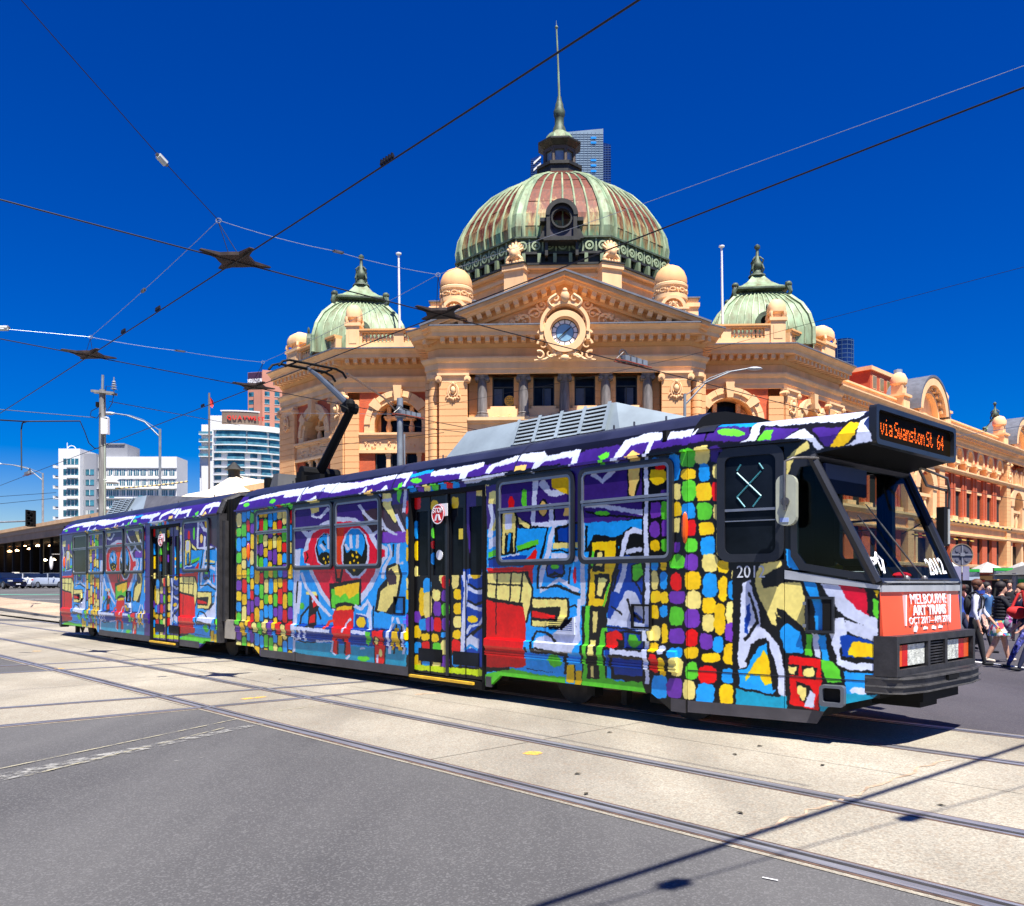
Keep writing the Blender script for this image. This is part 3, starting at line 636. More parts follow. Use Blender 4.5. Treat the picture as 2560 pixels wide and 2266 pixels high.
# ---- arch bays
VOUS = {}
def arch_bay(fr, u0, u1, uc_, v=0., ro=2.39, ri=1.67, zs=12.57, zb=12.0, ztop=14.9, z0=0.):
    z_ = lambda a: a
    # brick panel round the arch
    mb = MB(); n = 20; P = []; Q = []
    for j in range(n+1):
        t = math.pi*j/n; c, s_ = math.cos(t), math.sin(t); P.append((uc_+(ro-.05)*c, zs+(ro-.05)*s_))
        ex = (u1-uc_) if c > 0 else (uc_-u0); k1 = ex/max(abs(c), 1e-6); k2 = (ztop-zs)/max(s_, 1e-6); k = min(k1, k2); k = max(k, ro-.04)
        Q.append((uc_+k*c, zs+k*s_))
    mb.add([(x, v, z) for x, z in P]+[(x, v, z) for x, z in Q], [(j, j+1, n+2+j, n+1+j) for j in range(n)])
    for c0, c1, s_ in ((u0, Q[-1][0], 0), (Q[0][0], u1, 0)): pass
    zq = zs+(ztop-zs)
    # corner fillers
    for sgn in (-1, 1):
        e = u1 if sgn > 0 else u0; ids = [q for q in Q if (q[0]-uc_)*sgn >= -1e-6]
        A = [q for q in ids if abs(q[0]-e) < 1e-6]; B = [q for q in ids if abs(q[1]-ztop) < 1e-6]
        if A and B:
            a = max(A, key=lambda q: q[1]); b = max(B, key=lambda q: (q[0]-uc_)*sgn)
            tri = [(a[0], v, a[1]), (e, v, ztop), (b[0], v, b[1])]; mb.add(tri, [(0, 1, 2)])
    mb.box(u0, uc_-ro+.05, v, v+.3, zb, zs); mb.box(uc_+ro-.05, u1, v, v+.3, zb, zs)
    part('brick_panel', mb, M['brick'], ST, fm(fr))
    key = (ro, ri)
    if key not in VOUS:
        N = 11; ms = []
        for i in range(N):
            t0 = math.pi*i/N+.006; t1 = math.pi*(i+1)/N-.006; q = MB()
            big = i in (2, 5, 8)
            q.ring(0, 0, ri+.34 if not big else ri-.02, ro+(.06 if big else 0), -.34 if big else -.22, .4, t0, t1, 3)
            if not big: q.ring(0, 0, ri, ri+.34, -.14, .4, t0, t1, 3); q.ring(0, 0, ri+.30, ri+.38, -.26, .4, t0, t1, 3)
            if i == 5: q.prism([(-.2, ri-.05), (.2, ri-.05), (.3, ro+.3), (-.3, ro+.3)], -.5, .3)
            ms.append(q.mesh('arch_stone', M['cream2']))
        VOUS[key] = ms
    for i, me in enumerate(VOUS[key]): link('arch_stone', me, ST, fm(fr, uc_, v, zs))
    mb = MB()
    for s in (-1, 1): mb.box(*sorted((uc_+s*ri, uc_+s*ro)), v-.16, v+.4, zb, zs)
    part('arch_jamb', mb, M['cream2'], ST, fm(fr))
    mb = MB(); mb.ring(uc_, zs, ri, ri+.02, v+.1, v+1.25, 0, math.pi, 18); mb.box(uc_-ri-.02, uc_-ri, v+.1, v+1.25, zb, zs); mb.box(uc_+ri, uc_+ri+.02, v+.1, v+1.25, zb, zs)
    mb.box(uc_-ri, uc_+ri, v, v+1.25, zb-.1, zb); part('reveal', mb, M['cream'], ST, fm(fr))
    w = part('window', MB().box(uc_-.92, uc_-.86, v+1.0, v+1.2, zb, zs+.6).box(uc_+.86, uc_+.92, v+1.0, v+1.2, zb, zs+.6).box(uc_-ri, uc_+ri, v+1.05, v+1.18, zb, zb+.1), M['winframe'], ST, fm(fr))
    part('pane', MB().ring(uc_, zs, .001, ri, v+1.22, v+1.26, 0, math.pi, 18).box(uc_-ri, uc_+ri, v+1.22, v+1.26, zb, zs), M['win'], w)
    for s in (-1, 1):
        x = uc_+s*.82
        part('window_column', MB().box(x-.2, x+.2, v+.62, v+1.1, zb, zb+.12).lathe([(.14, .12), (.2, .3), (.22, .55), (.13, .85), (.12, .98), (.2, 1.02), (.2, 1.1)], (x, v+.85, zb), 10).box(x-.24, x+.24, v+.6, v+1.12, zb+1.1, zb+1.28).box(x-.14, x+.14, v+.75, v+1.15, zb+1.28, zb+2.0), M['cream2'], ST, fm(fr), 40)
    part('transom', MB().box(uc_-1.15, uc_+1.15, v+.62, v+1.12, zs+.62, zs+.74).box(uc_-1.1, uc_+1.1, v+.7, v+1.12, zs+.5, zs+.62) if ro > 2 else MB().box(uc_-.7, uc_+.7, v+.6, v+1.0, zs+.4, zs+.6), M['cream2'], ST, fm(fr))
    # carved band and lower windows
    part('band', MB().box(u0, u1, v-.3, v+.2, zb-.16, zb).box(u0, u1, v-.18, v+.2, zb-.3, zb-.16).box(u0, u1, v-.05, v+.2, zb-1.2, zb-.3).box(u0, u1, v-.2, v+.2, zb-1.42, zb-1.2), M['cream2'], ST, fm(fr))
    k = round(u1-u0, 1)
    link('carved_panel', BLK.setdefault(('rel', k), relief((u1-u0)*.9, .75, 7)), ST, fm(fr, (u0+u1)/2, v-.06, zb-.75))
    part('brick_panel', MB().box(u0, u1, v+.3, v+.5, z0, zb-1.4).box(u0, u0+(u1-u0)*.2, v+.02, v+.3, z0, zb-1.4).box(u1-(u1-u0)*.2, u1, v+.02, v+.3, z0, zb-1.4), M['brick'], ST, fm(fr))
    a, b = u0+(u1-u0)*.2, u1-(u1-u0)*.2
    for i in range(3):
        p, q = a+(b-a)*i/3+.04, a+(b-a)*(i+1)/3-.28
        w = part('window', MB().box(p, p+.08, v+.12, v+.3, zb-3.4, zb-1.45).box(q-.08, q, v+.12, v+.3, zb-3.4, zb-1.45).box(p, q, v+.12, v+.3, zb-3.4, zb-3.3), M['winframe'], ST, fm(fr))
        part('pane', MB().box(p, q, v+.26, v+.29, zb-3.4, zb-1.45), M['win'], w)
        part('mullion', MB().box(q, q+.28, v-.02, v+.3, zb-3.6, zb-1.42).box(q-.05, q+.33, v-.1, v+.3, zb-1.62, zb-1.42), M['cream2'], ST, fm(fr))
fv = FLK
arch_bay(CF, CF.u(899, fv), uL2, CF.u(996, fv), fv)
arch_bay(CF, uR2, CF.u(1920, fv), CF.u(1822, fv), fv)
ul, ur = CF.u(864, fv), CF.u(1957, fv)
pier(CF, ul, CF.u(899, fv), fv, 5.6, False, False); pier(CF, CF.u(1920, fv), ur, fv, 7, False, False)
arch_bay(LF, LF.u(743), LF.u(833), LF.u(789), 0, 2.25, 1.5, 12.4)
arch_bay(RF, RF.u(1987), RF.u(2064), RF.u(2025), 0, 2.1, 1.4, 12.6)
pier(LF, 0, LF.u(743), 0, 5.2); pier(LF, LF.u(833), lW, 0, 5.6)
pier(RF, 0, RF.u(1987), 0, 7); pier(RF, RF.u(2064), rE, 0, 7)
# ---- parapet with balusters over flanks and corner faces
BAL = MB().lathe([(.07, 0), (.12, .03), (.12, .08), (.07, .12), (.14, .26), (.13, .34), (.06, .5), (.06, .56), (.11, .58), (.11, .64)], (0, 0, 0), 10).mesh('baluster', M['cream2'], True)
def parapet(fr, u0, u1, v, gaps, z0=17.85, zt=19.42):
    part('parapet_wall', MB().box(u0, u1, v, v+.5, z0, z0+.62).box(u0-.0, u1, v-.12, v+.5, z0, z0+.18), M['cream2'], ST, fm(fr))
    part('coping', MB().box(u0, u1, v-.14, v+.56, zt-.12, zt).box(u0, u1, v-.06, v+.5, zt-.24, zt-.12), M['ochre'], ST, fm(fr))
    xs = [u0]
    for g0, g1 in gaps: xs += [g0, g1]
    xs.append(u1)
    mb = MB()
    for i in range(0, len(xs), 2): mb.box(xs[i], xs[i+1], v+.02, v+.48, z0+.62, zt-.24)
    part('parapet_block', mb, M['cream2'], ST, fm(fr))
    for g0, g1 in gaps:
        n = max(2, int((g1-g0)/.27))
        for i in range(n): link('baluster', BAL, ST, fm(fr, g0+(i+.5)*(g1-g0)/n, v+.25, z0+.66))
pv = fv+.35
U = lambda px, v=pv: CF.u(px, v)
parapet(CF, U(899), U(1080), pv, [(U(905), U(984)), (U(1009), U(1040))])
parapet(CF, U(1748), U(1926), pv, [(U(1752), U(1803)), (U(1828), U(1912))])
parapet(LF, LF.u(745, .35), LF.u(839, .35), .35, [(LF.u(751, .35), LF.u(788, .35)), (LF.u(801, .35), LF.u(838, .35)-.1)])
parapet(RF, RF.u(1976, .35), RF.u(2062, .35), .35, [(RF.u(1980, .35), RF.u(2011, .35)), (RF.u(2024, .35), RF.u(2056, .35))])
def pedestal(fr, u0, u1, v, d=1.6, zt=19.9):
    c = (u0+u1)/2; w = u1-u0
    part('parapet_pier', MB().box(u0, u1, v, v+d, 17.8, zt-.2).box(u0-.07, u1+.07, v-.07, v+d+.07, 17.8, 18.1).box(u0-.1, u1+.1, v-.1, v+d+.1, zt-.22, zt).box(u0+.2, u1-.2, v-.03, v, 18.4, zt-.5), M['cream2'], ST, fm(fr))
    mb = MB(); r = w*.5; y = v+d/2
    def sq(rr, z):
        return [(c+rr*max(-1, min(1, 1.18*math.cos(t))), y+d/2/r*rr*max(-1, min(1, 1.18*math.sin(t))), z) for t in [2*math.pi*(j+.5)/16 for j in range(16)]]
    lv = [(r*.7, zt), (r*.72, zt+.3), (r*1.12, zt+.42), (r*1.14, zt+.62), (r*1.08, zt+.9), (r*.86, zt+1.18), (r*.5, zt+1.34), (.01, zt+1.4)]
    b = 0
    for rr, z in lv: mb.v += sq(rr, z)
    for i in range(len(lv)-1):
        for j in range(16): mb.f.append((i*16+j, i*16+(j+1) % 16, (i+1)*16+(j+1) % 16, (i+1)*16+j)); mb.m.append(0)
    for dx in (-1, 1):
        for dy in (-1, 1): mb.tube([(c+dx*r*.8, y+dy*d/2*.8, zt), (c+dx*r*.98, y+dy*d/2*.98, zt+.2), (c+dx*r*.9, y+dy*d/2*.9, zt+.42)], .13, 6)
    part('pier_cap', mb, M['cream2'], ST, fm(fr), 50)
pedestal(CF, U(866), U(899), pv-.1, 1.1, 19.85); pedestal(LF, .1, LF.u(745, .35), .3, 1.4, 19.6)
pedestal(CF, U(1926), U(1963), pv-.1, 1.1, 19.85); pedestal(RF, RF.u(2062, .35), rE-.05, .3, 1.4, 19.6)
# ---- attic blocks and turrets flanking the pediment
for s, px, x0, x1 in ((-1, 1140, 1076, 1186), (1, 1677, 1634, 1746)):
    v = 1.2; u = CF.u(px, v); a, b = CF.u(x0, v), CF.u(x1, v)
    part('attic_block', MB().box(a, b, v, v+3, 17.8, 19.9).box(a-.08, b+.08, v-.12, v+3, 19.35, 19.6).box(a-.1, b+.1, v-.2, v+.1, 17.8, 18.1), M['cream2'], ST, fm(CF))
    part('attic_flashing', MB().box(a-.1, b+.1, v-.14, v+3, 19.9, 19.98), M['lead'], ST, fm(CF))
    vy = v+.1
    t = part('turret_drum', MB().lathe([(1.14, 17.8), (1.14, 18.2), (1.0, 18.3), (1.0, 19.7), (1.08, 19.75), (1.08, 20.0), (.98, 20.05), (1.0, 20.45), (1.1, 20.55), (1.1, 20.7), (1.0, 20.8)], (0, 0, 0), 28), M['cream2'], ST, fm(CF, u, vy), 35)
    part('turret_dome', MB().lathe([(1.04, 20.8), (1.06, 20.95), (1.02, 21.25), (.88, 21.6), (.62, 21.88), (.3, 22.04), (.001, 22.08)], (0, 0, 0), 28), M['cream'], t, None, True)
    mb = MB()
    for i in range(10):
        th = 2*math.pi*i/10; k = len(mb.v); mb.tube([(.2*math.cos(q), -1.05, 20.25+.11*math.sin(q)) for q in np.linspace(0, 5.5, 8)], .05, 5); mb.blob((.3, -1.0, 20.25), (.09, .08, .09), 6, 4); mb.xf(RZ(th), k)
    part('garland', mb, M['cream2'], t, None, True)
    part('turret_niche', MB().ring(0, 18.95, .62, .82, -1.28, -.6, 0, math.pi, 14).box(-.82, -.62, -1.25, -.6, 18.0, 18.95).box(.62, .82, -1.25, -.6, 18.0, 18.95).box(-.62, .62, -1.02, -.6, 17.9, 19.4).box(-1.0, 1.0, -1.3, -.6, 18.88, 19.0), M['cream2'], t)
    link('cartouche', CART, t, T3(0, -1.12, 18.7) @ Matrix.Diagonal((1.1, 1.2, 1.2, 1)))
# ---- main drum and dome
DX, DY = 3.88, 68.0; DT = (DX-SR[0], DY-SR[1], 0); da = -math.pi/2-al
def octa(r, rot=math.pi/8): return [(r*math.cos(da+rot+i*math.pi/4), r*math.sin(da+rot+i*math.pi/4)) for i in range(8)]
DMX = T3(*DT)
mb = MB(); mb.zprism(octa(8.35), 17.5, 23.35); mb.zprism(octa(8.6), 17.5, 21.6); part('drum', mb, M['cream'], ST, DMX)
mb = MB(); mb.zprism(octa(8.55), 22.8, 23.05); mb.zprism(octa(8.85), 23.35, 23.55); part('drum_cornice', mb, M['cream2'], ST, DMX)
mb = MB(); mb.zprism(octa(9.0), 23.55, 23.68); mb.zprism(octa(8.45), 23.68, 24.35); mb.zprism(octa(8.8), 24.35, 24.52); part('gutter_cornice', mb, M['darkcopper'], ST, DMX)
mb = MB(); mb.zprism(octa(8.5), 24.52, 25.5); mb.zprism(octa(8.72), 25.5, 25.62); part('dome_ring', mb, M['dkgreen'], ST, DMX)
corner = [Vector(p) for p in octa(8.5)]
BR = MB().box(-.12, .12, -.42, .05, 24.1, 24.74).mesh('bracket', M['verdigris'])
ROS = MB(); ROS.ring(0, 25.4, .20, .32, -.12, .05, 0, 2*math.pi, 14); ROS.ring(0, 25.4, .001, .11, -.1, .05, 0, 2*math.pi, 8); ROS = ROS.mesh('ring_rosette', M['rib'])
STV = MB().box(-.05, .05, -.1, .02, 24.95, 25.88).mesh('ring_stile', M['rib'])
for i in range(8):
    a, b = corner[i], corner[(i+1) % 8]
    f = Frame(a.x+DX, a.y+DY, (b-a).x, (b-a).y); L_ = (b-a).length
    if f.y.y < -.3: continue
    for k in range(7): link('ring_rosette', ROS, ST, fm(f, L_*(k+.5)/7, 0, -.4)); link('ring_stile', STV, ST, fm(f, L_*k/7, 0, -.4)); 
    for k in range(6): link('bracket', BR, ST, fm(f, L_*(k+.5)/6, -.05, -.4))
for i in range(8):    # corner piers of the drum with shell ornament
    c = Vector(octa(8.35)[i]); d = c.normalized(); 
    if d.y > .5: continue
    ang = math.atan2(d.y, d.x)+math.pi/2
    mb = MB(); mb.box(-.75, .75, -.55, .6, 17.5, 23.2); mb.box(-.85, .85, -.7, .6, 23.2, 23.55); mb.box(-.85, .85, -.7, .6, 21.4, 21.7); part('drum_pier', mb, M['cream2'], ST, DMX @ T3(c.x, c.y, 0) @ RZ(ang))
    mb = MB(); mb.box(-.9, .9, -.78, .5, 23.55, 23.65); part('pier_flashing', mb, M['darkcopper'], ST, DMX @ T3(c.x, c.y, 0) @ RZ(ang))
    mb = MB()
    mb.blob((0, -.3, 24.85), (.45, .4, .62), 12, 8); mb.blob((0, -.6, 24.75), (.24, .25, .32), 9, 6)
    for j in range(7):
        t = math.pi*(j+.5)/7-.1; mb.tube([(.35*math.cos(t), -.35, 24.95+.25*math.sin(t)), (.62*math.cos(t), -.25, 25.05+.6*math.sin(t))], [.12, .1], 6)
    for s in (-1, 1): mb.tube([(s*(.3+.25*math.sin(q)), -.45, 24.6-.18*q) for q in np.linspace(0, 3, 8)], [.15, .14, .13, .12, .11, .1, .09, .08], 6); mb.blob((s*.5, -.4, 24.2), (.2, .2, .16), 8, 5)
    for j in range(-2, 3): mb.blob((j*.22, -.55, 24.15), (.11, .13, .15), 6, 4)
    part('shell_ornament', mb, M['cream2'], ST, DMX @ T3(c.x, c.y, -.4) @ RZ(ang), True)
# ribbed copper: every sheet and every rib is a piece of its own
prof = [(8.5, 25.6), (8.6, 26.4), (8.42, 27.35), (7.9, 28.4), (7.05, 29.6), (5.95, 30.7), (4.5, 31.7), (3.15, 32.4), (2.0, 32.8)]
def dome_pt(r, z, ang_frac, i):      # i-th facet, fraction along it
    a = octa(r)[i]; b = octa(r)[(i+1) % 8]; return Vector((a[0]+(b[0]-a[0])*ang_frac, a[1]+(b[1]-a[1])*ang_frac, z))
NG = 6
for i in range(8):
    c = Vector(octa(1, 0)[(i+1) % 8]) if False else (Vector(octa(1)[i])+Vector(octa(1)[(i+1) % 8])).normalized()
    if c.y > .45: 
        mb = MB(); 
        for q in range(len(prof)-1):
            P_ = [dome_pt(*prof[q], 0, i), dome_pt(*prof[q], 1, i), dome_pt(*prof[q+1], 1, i), dome_pt(*prof[q+1], 0, i)]; mb.add(P_, [(0, 1, 2, 3)])
        part('copper_facet', mb, M['copper'], ST, DMX, True); continue
    bl = .085
    for g in range(NG):
        f0 = bl+(1-2*bl)*g/NG; f1 = bl+(1-2*bl)*(g+1)/NG
        for q in range(len(prof)-1):
            j = random.uniform(-.012, .012)
            P_ = [dome_pt(*prof[q], f0, i), dome_pt(*prof[q], f1, i), dome_pt(*prof[q+1], f1, i), dome_pt(*prof[q+1], f0, i)]
            o = Vector((c.x, c.y, .4))*(j+.02*(q % 2)); mb = MB(); mb.add([p+o for p in P_]+[p-Vector((c.x, c.y, .4))*.12 for p in P_], [(0, 1, 2, 3), (0, 4, 5, 1), (3, 2, 6, 7)])
            part('copper_sheet', mb, M['copper'], ST, DMX)
    for g in range(NG+1):
        f0 = bl+(1-2*bl)*g/NG; w = .07 if 0 < g < NG else .13
        pts = [dome_pt(r, z, f0, i)+Vector((c.x, c.y, .3))*.05 for r, z in prof]
        part('copper_rib', MB().tube(pts, w, 6), M['rib'], ST, DMX, True)
    # hip panel between the wide ribs
for i in range(8):
    c = Vector(octa(1)[i])
    if c.y > .6: continue
    mb = MB(); bl = .085
    for q in range(len(prof)-1):
        A = [dome_pt(*prof[q], 1-bl, (i-1) % 8), Vector((*octa(prof[q][0])[i], prof[q][1])), dome_pt(*prof[q], bl, i)]
        B = [dome_pt(*prof[q+1], 1-bl, (i-1) % 8), Vector((*octa(prof[q+1][0])[i], prof[q+1][1])), dome_pt(*prof[q+1], bl, i)]
        mb.add(A+B, [(0, 1, 4, 3), (1, 2, 5, 4)])
    part('hip_panel', mb, M['verdigris'], ST, DMX)
mb = MB(); mb.zprism(octa(2.25), 32.6, 33.0); part('dome_crown', mb, M['copper'], ST, DMX)
# dormer on the front facet
DF = Frame(DX+math.sin(al)*0-7.9*math.sin(al), DY-7.9*math.cos(al), math.cos(al), -math.sin(al))
du = DF.u(1404); dn = part('dormer', MB().box(-1.05, -.8, -.95, 1.6, 25.2, 26.75).box(.8, 1.05, -.95, 1.6, 25.2, 26.75).ring(0, 26.75, .82, 1.12, -1.0, 2.2, 0, math.pi, 18).box(-1.5, -1.0, -.8, 1.4, 26.4, 26.65).box(1.0, 1.5, -.8, 1.4, 26.4, 26.65).box(-1.25, 1.25, -1.15, .6, 24.95, 25.2).box(-1.15, -.95, -.9, .2, 24.0, 24.95).box(.95, 1.15, -.9, .2, 24.0, 24.95).prism([(-1.05, 25.2), (-1.05, 26.4), (-1.55, 25.3)], -.6, 1.0).prism([(1.05, 25.2), (1.55, 25.3), (1.05, 26.4)], -.6, 1.0), M['darkcopper'], ST, fm(DF, du), 30)
mb = MB(); mb.ring(0, 26.62, .62, .74, -.85, -.5, 0, 2*math.pi, 24); part('window_ring', mb, M['darkcopper'], dn)
mb = MB(); mb.ring(0, 26.62, .60, .98, -.65, -.5, 0, 2*math.pi, 24); mb.box(-.85, .85, -.65, -.5, 25.2, 26.1); part('dormer_face', mb, mat('dark_purple_copper', (.05, .04, .05), .5), dn)
mb = MB(); mb.ring(0, 26.62, .001, .66, .0, .05, 0, 2*math.pi, 20); part('pane', mb, mat('dark_red_pane', (.06, .012, .01), .3), dn)  # plain dark red pane, no emission
# lantern
LZ = T3(DT[0]-.15, DT[1], -.85)
part('lantern_base', MB().zprism(octa(1.75), 33.95, 34.6).zprism(octa(1.9), 34.6, 34.85).zprism(octa(1.55), 34.85, 35.0), M['darkcopper'], ST, LZ)
o8 = octa(1.22)
mb = MB()
for i in range(8):
    a = Vector(o8[i]); mb.zprism([tuple(a+Vector((.14*math.cos(t), .14*math.sin(t)))) for t in [k*math.pi/3 for k in range(6)]], 35.0, 36.05)
mb.zprism(octa(1.3), 36.0, 36.35); part('lantern_posts', mb, mat('brown_copper', (.10, .07, .05), .6), ST, LZ)
part('lantern_glass', MB().zprism(octa(1.1), 35.0, 36.1), mat('lantern_glass', (.25, .3, .34), .2, spec=1), ST, LZ)
part('lantern_eave', MB().frustum(octa(1.35), 36.3, octa(1.78), 36.62).zprism(octa(1.8), 36.62, 36.75).frustum(octa(1.8), 36.75, octa(1.15), 37.0), M['darkcopper'], ST, LZ)
part('lantern_dome', MB().frustum(octa(1.2), 36.95, octa(1.1), 37.3).frustum(octa(1.1), 37.3, octa(.82), 37.65).frustum(octa(.82), 37.65, octa(.45), 37.9), M['verdigris'], ST, LZ)
part('spire_base', MB().lathe([(.55, 37.8), (.5, 38.1), (.42, 38.3), (.36, 38.45), (.36, 39.0), (.44, 39.15), (.46, 39.5), (.34, 39.8), (.3, 40.1), (.22, 40.3), (.14, 40.7)], (0, 0, 0), 14), M['dkgreen'], ST, LZ, True)
part('spire', MB().tube([(0, 0, 40.5), (-.1, 0, 43.4), (-.22, 0, 46.1)], [.10, .07, .06], 8).blob((-.22, 0, 46.15), .13).tube([(-.22, 0, 46.1), (-.24, 0, 46.7)], [.03, .01], 5), M['verdigris'], ST, LZ, True)
# ---- side domes
def side_dome(cx, cy, rot, base=17.9, r=3.9, top=22.5):
    """square-planned ribbed dome, pagoda cap and finial"""
    mtx = T3(cx-SR[0], cy-SR[1], 0) @ RZ(rot) @ Matrix.Diagonal((1.10, 1.10, 1, 1))
    pr = [(r, base), (r*1.0, base+1.2), (r*.93, base+2.2), (r*.80, base+3.1), (r*.60, base+3.9), (r*.42, base+4.35)]
    def sq(rr, k=.62):
        P_ = []
        for s in range(4):
            for q in range(6):
                t = -math.pi/4+math.pi/2*(q/6)+s*math.pi/2; c_ = math.cos(t-s*math.pi/2); rd = rr*((1-k)+k*.80/c_)
                P_.append((rd*math.cos(t), rd*math.sin(t)))
        return P_
    mb = MB(); n = 24
    for rr, z in pr: mb.v += [(x, y, z) for x, y in sq(rr)]
    for i in range(len(pr)-1):
        for j in range(n): mb.f.append((i*n+j, i*n+(j+1) % n, (i+1)*n+(j+1) % n, (i+1)*n+j)); mb.m.append(0)
    d = part('side_dome', mb, M['verdigris'], ST, mtx, True)
    for j in range(48):
        if j % 2 and j % 12: pass
        k = j/2; i0 = int(k) % n; i1 = (i0+1) % n; f_ = k-int(k)
        pts = []
        for rr, z in pr:
            S_ = sq(rr); pts.append((S_[i0][0]*(1-f_)+S_[i1][0]*f_, S_[i0][1]*(1-f_)+S_[i1][1]*f_, z+.03))
        part('copper_rib', MB().tube(pts, .16 if j % 12 == 0 else .06, 5), M['rib'], d)
    zt = base+4.3; s4 = lambda q: [(q*math.cos(math.pi/4+i*math.pi/2), q*math.sin(math.pi/4+i*math.pi/2)) for i in range(4)]
    s4r = lambda q: [(q*math.cos(i*math.pi/2), q*math.sin(i*math.pi/2)) for i in range(4)]
    c_ = part('cap_eave', MB().frustum(s4(1.75), zt-.35, s4(1.9), zt+.2).frustum(s4(1.9), zt+.2, s4(2.5), zt+.32).zprism(s4(2.55), zt+.32, zt+.45), M['dkgreen'], d)
    mb = MB(); cp = [(2.5, zt+.45), (1.75, zt+.75), (1.15, zt+1.15), (.7, zt+1.6), (.5, zt+1.85)]
    for i in range(len(cp)-1): mb.frustum(s4(cp[i][0]), cp[i][1], s4(cp[i+1][0]), cp[i+1][1])
    part('cap_roof', mb, M['verdigris'], d)
    for i in range(4):
        x, y = s4(2.35)[i]; part('corner_scroll', MB().tube([(x*(1+.0), y, zt-.5), (x*1.12, y*1.12, zt), (x*1.05, y*1.05, zt+.4), (x*.98, y*.98, zt+.75)], [.16, .14, .2, .1], 7).blob((x*1.05, y*1.05, zt+.55), .24, 8, 6), M['dkgreen'], d, None, True)
        a = math.pi/2*i; x, y = (r*.92*math.cos(a), r*.92*math.sin(a))
        w = part('dome_window', MB().ring(0, base+1.55, .42, .72, -.6, .8, 0, math.pi, 12).box(-.72, -.42, -.6, .8, base+.3, base+1.55).box(.42, .72, -.6, .8, base+.3, base+1.55).blob((0, -.5, base+2.5), (.1, .1, .3), 6, 5), M['dkgreen'], d, T3(x*.85, y*.85, 0) @ RZ(a+math.pi/2))
        part('pane', MB().box(-.45, .45, -.3, -.2, base+.3, base+1.95), M['void'], w)
    part('finial', MB().lathe([(.62, zt+1.8), (.55, zt+1.95), (.36, zt+2.05), (.3, zt+2.3), (.42, zt+2.5), (.4, zt+2.8), (.22, zt+3.1), (.2, zt+3.3), (.12, zt+3.4), (.1, zt+3.9), (.2, zt+4.0), (.2, zt+4.15), (.05, zt+4.3)], (0, 0, 0), 10), M['dkgreen'], d, None, True)
    for i in range(4): part('finial_scroll', MB().tube([(.35, 0, zt+1.9), (.55, 0, zt+2.3), (.4, 0, zt+2.7), (.5, 0, zt+3.0), (.2, 0, zt+3.3)], .06, 5), M['dkgreen'], d, RZ(i*math.pi/2+.78))
    return d
lx, ly = (903-1280)/2155*67, 67; rx, ry = (1893-1280)/2155*65.5, 65.5
side_dome(lx, ly, R(8), 18.4, 4.0); side_dome(rx, ry, R(-6), 18.6, 4.0)
# flagpoles on the roof
for px, pyb, pyt, Y, lb in ((1000, 812, 638, 63, 'white flagpole without a flag in front of the left side dome'), (1807.5, 795, 620, 61.5, 'white flagpole without a flag in front of the right side dome')):
    x, y, zb = at(px, pyb, Y); zt = at(px-3, pyt, Y)[2]; t = thing('flagpole', lb, 'flagpole', (x, y, 17.8), 0, 'flagpoles on the station roof')
    part('pole', MB().tube([(0, 0, 0), (-.1, 0, zt-17.8)], [.1, .07], 8), M['white'], t, None, True); part('truck_cap', MB().lathe([(.05, 0), (.2, .05), (.2, .14), (.05, .2)], (-.1, 0, zt-17.8), 10), M['white'], t)
# ================================================================ long right wing
WF = Frame(*RF.w(rE, .9), .712, .702)
tA, tB, tC = WF.u(2262), WF.u(2354), WF.u(2510); P_ = tC-tA; BW = tB-tA; RW = tC-tB
WL0, WL1 = 0, tC+P_*1.3
mb = MB(); mb.box(WL0, WL1, .9, 14, 0, 16.6); part('wing_core', mb, M['brick'], ST, fm(WF))
wp = [WF.w(WL0), WF.w(WL1)]
mb = MB(); mb.sweep(wp, [(.05, 15.1), (.2, 15.2), (.2, 15.5), (.3, 15.6), (.3, 15.9), (.85, 16.0), (.85, 16.25), (1.1, 16.5), (1.1, 16.6), (0, 16.75)]); SP('wing_cornice', mb, M['cream2'])
mb = MB(); mb.sweep(wp, [(-.3, 16.6), (-.3, 17.5), (-.15, 17.55), (-.15, 17.7), (-.6, 17.75)]); SP('wing_parapet', mb, M['cream2'])
D2 = MB().box(-.13, .13, -.72, -.28, 15.72, 15.98).mesh('dentil', M['cream2'])
n = int((tC+3)/.6)
for i in range(n): link('dentil', D2, ST, fm(WF, .3+i*.6))
def band(z0, z1, o): mb = MB(); mb.sweep(wp, [(0, z0), (o*.6, z0+.02), (o, z0+(z1-z0)*.6), (o, z1), (0, z1+.02)]); SP('string_course', mb, M['cream2'])
band(12.3, 12.65, .5); band(7.2, 7.7, .5); band(6.1, 6.35, .35)
mb = MB(); mb.sweep(wp, [(.1, 6.35), (.1, 7.2)]); SP('band', mb, M['cream'])
mb = MB(); mb.sweep(wp, [(0, 3.0), (.35, 3.05), (.4, 3.3), (0, 3.35)]); SP('string_course', mb, M['cream2'])
HW = {}
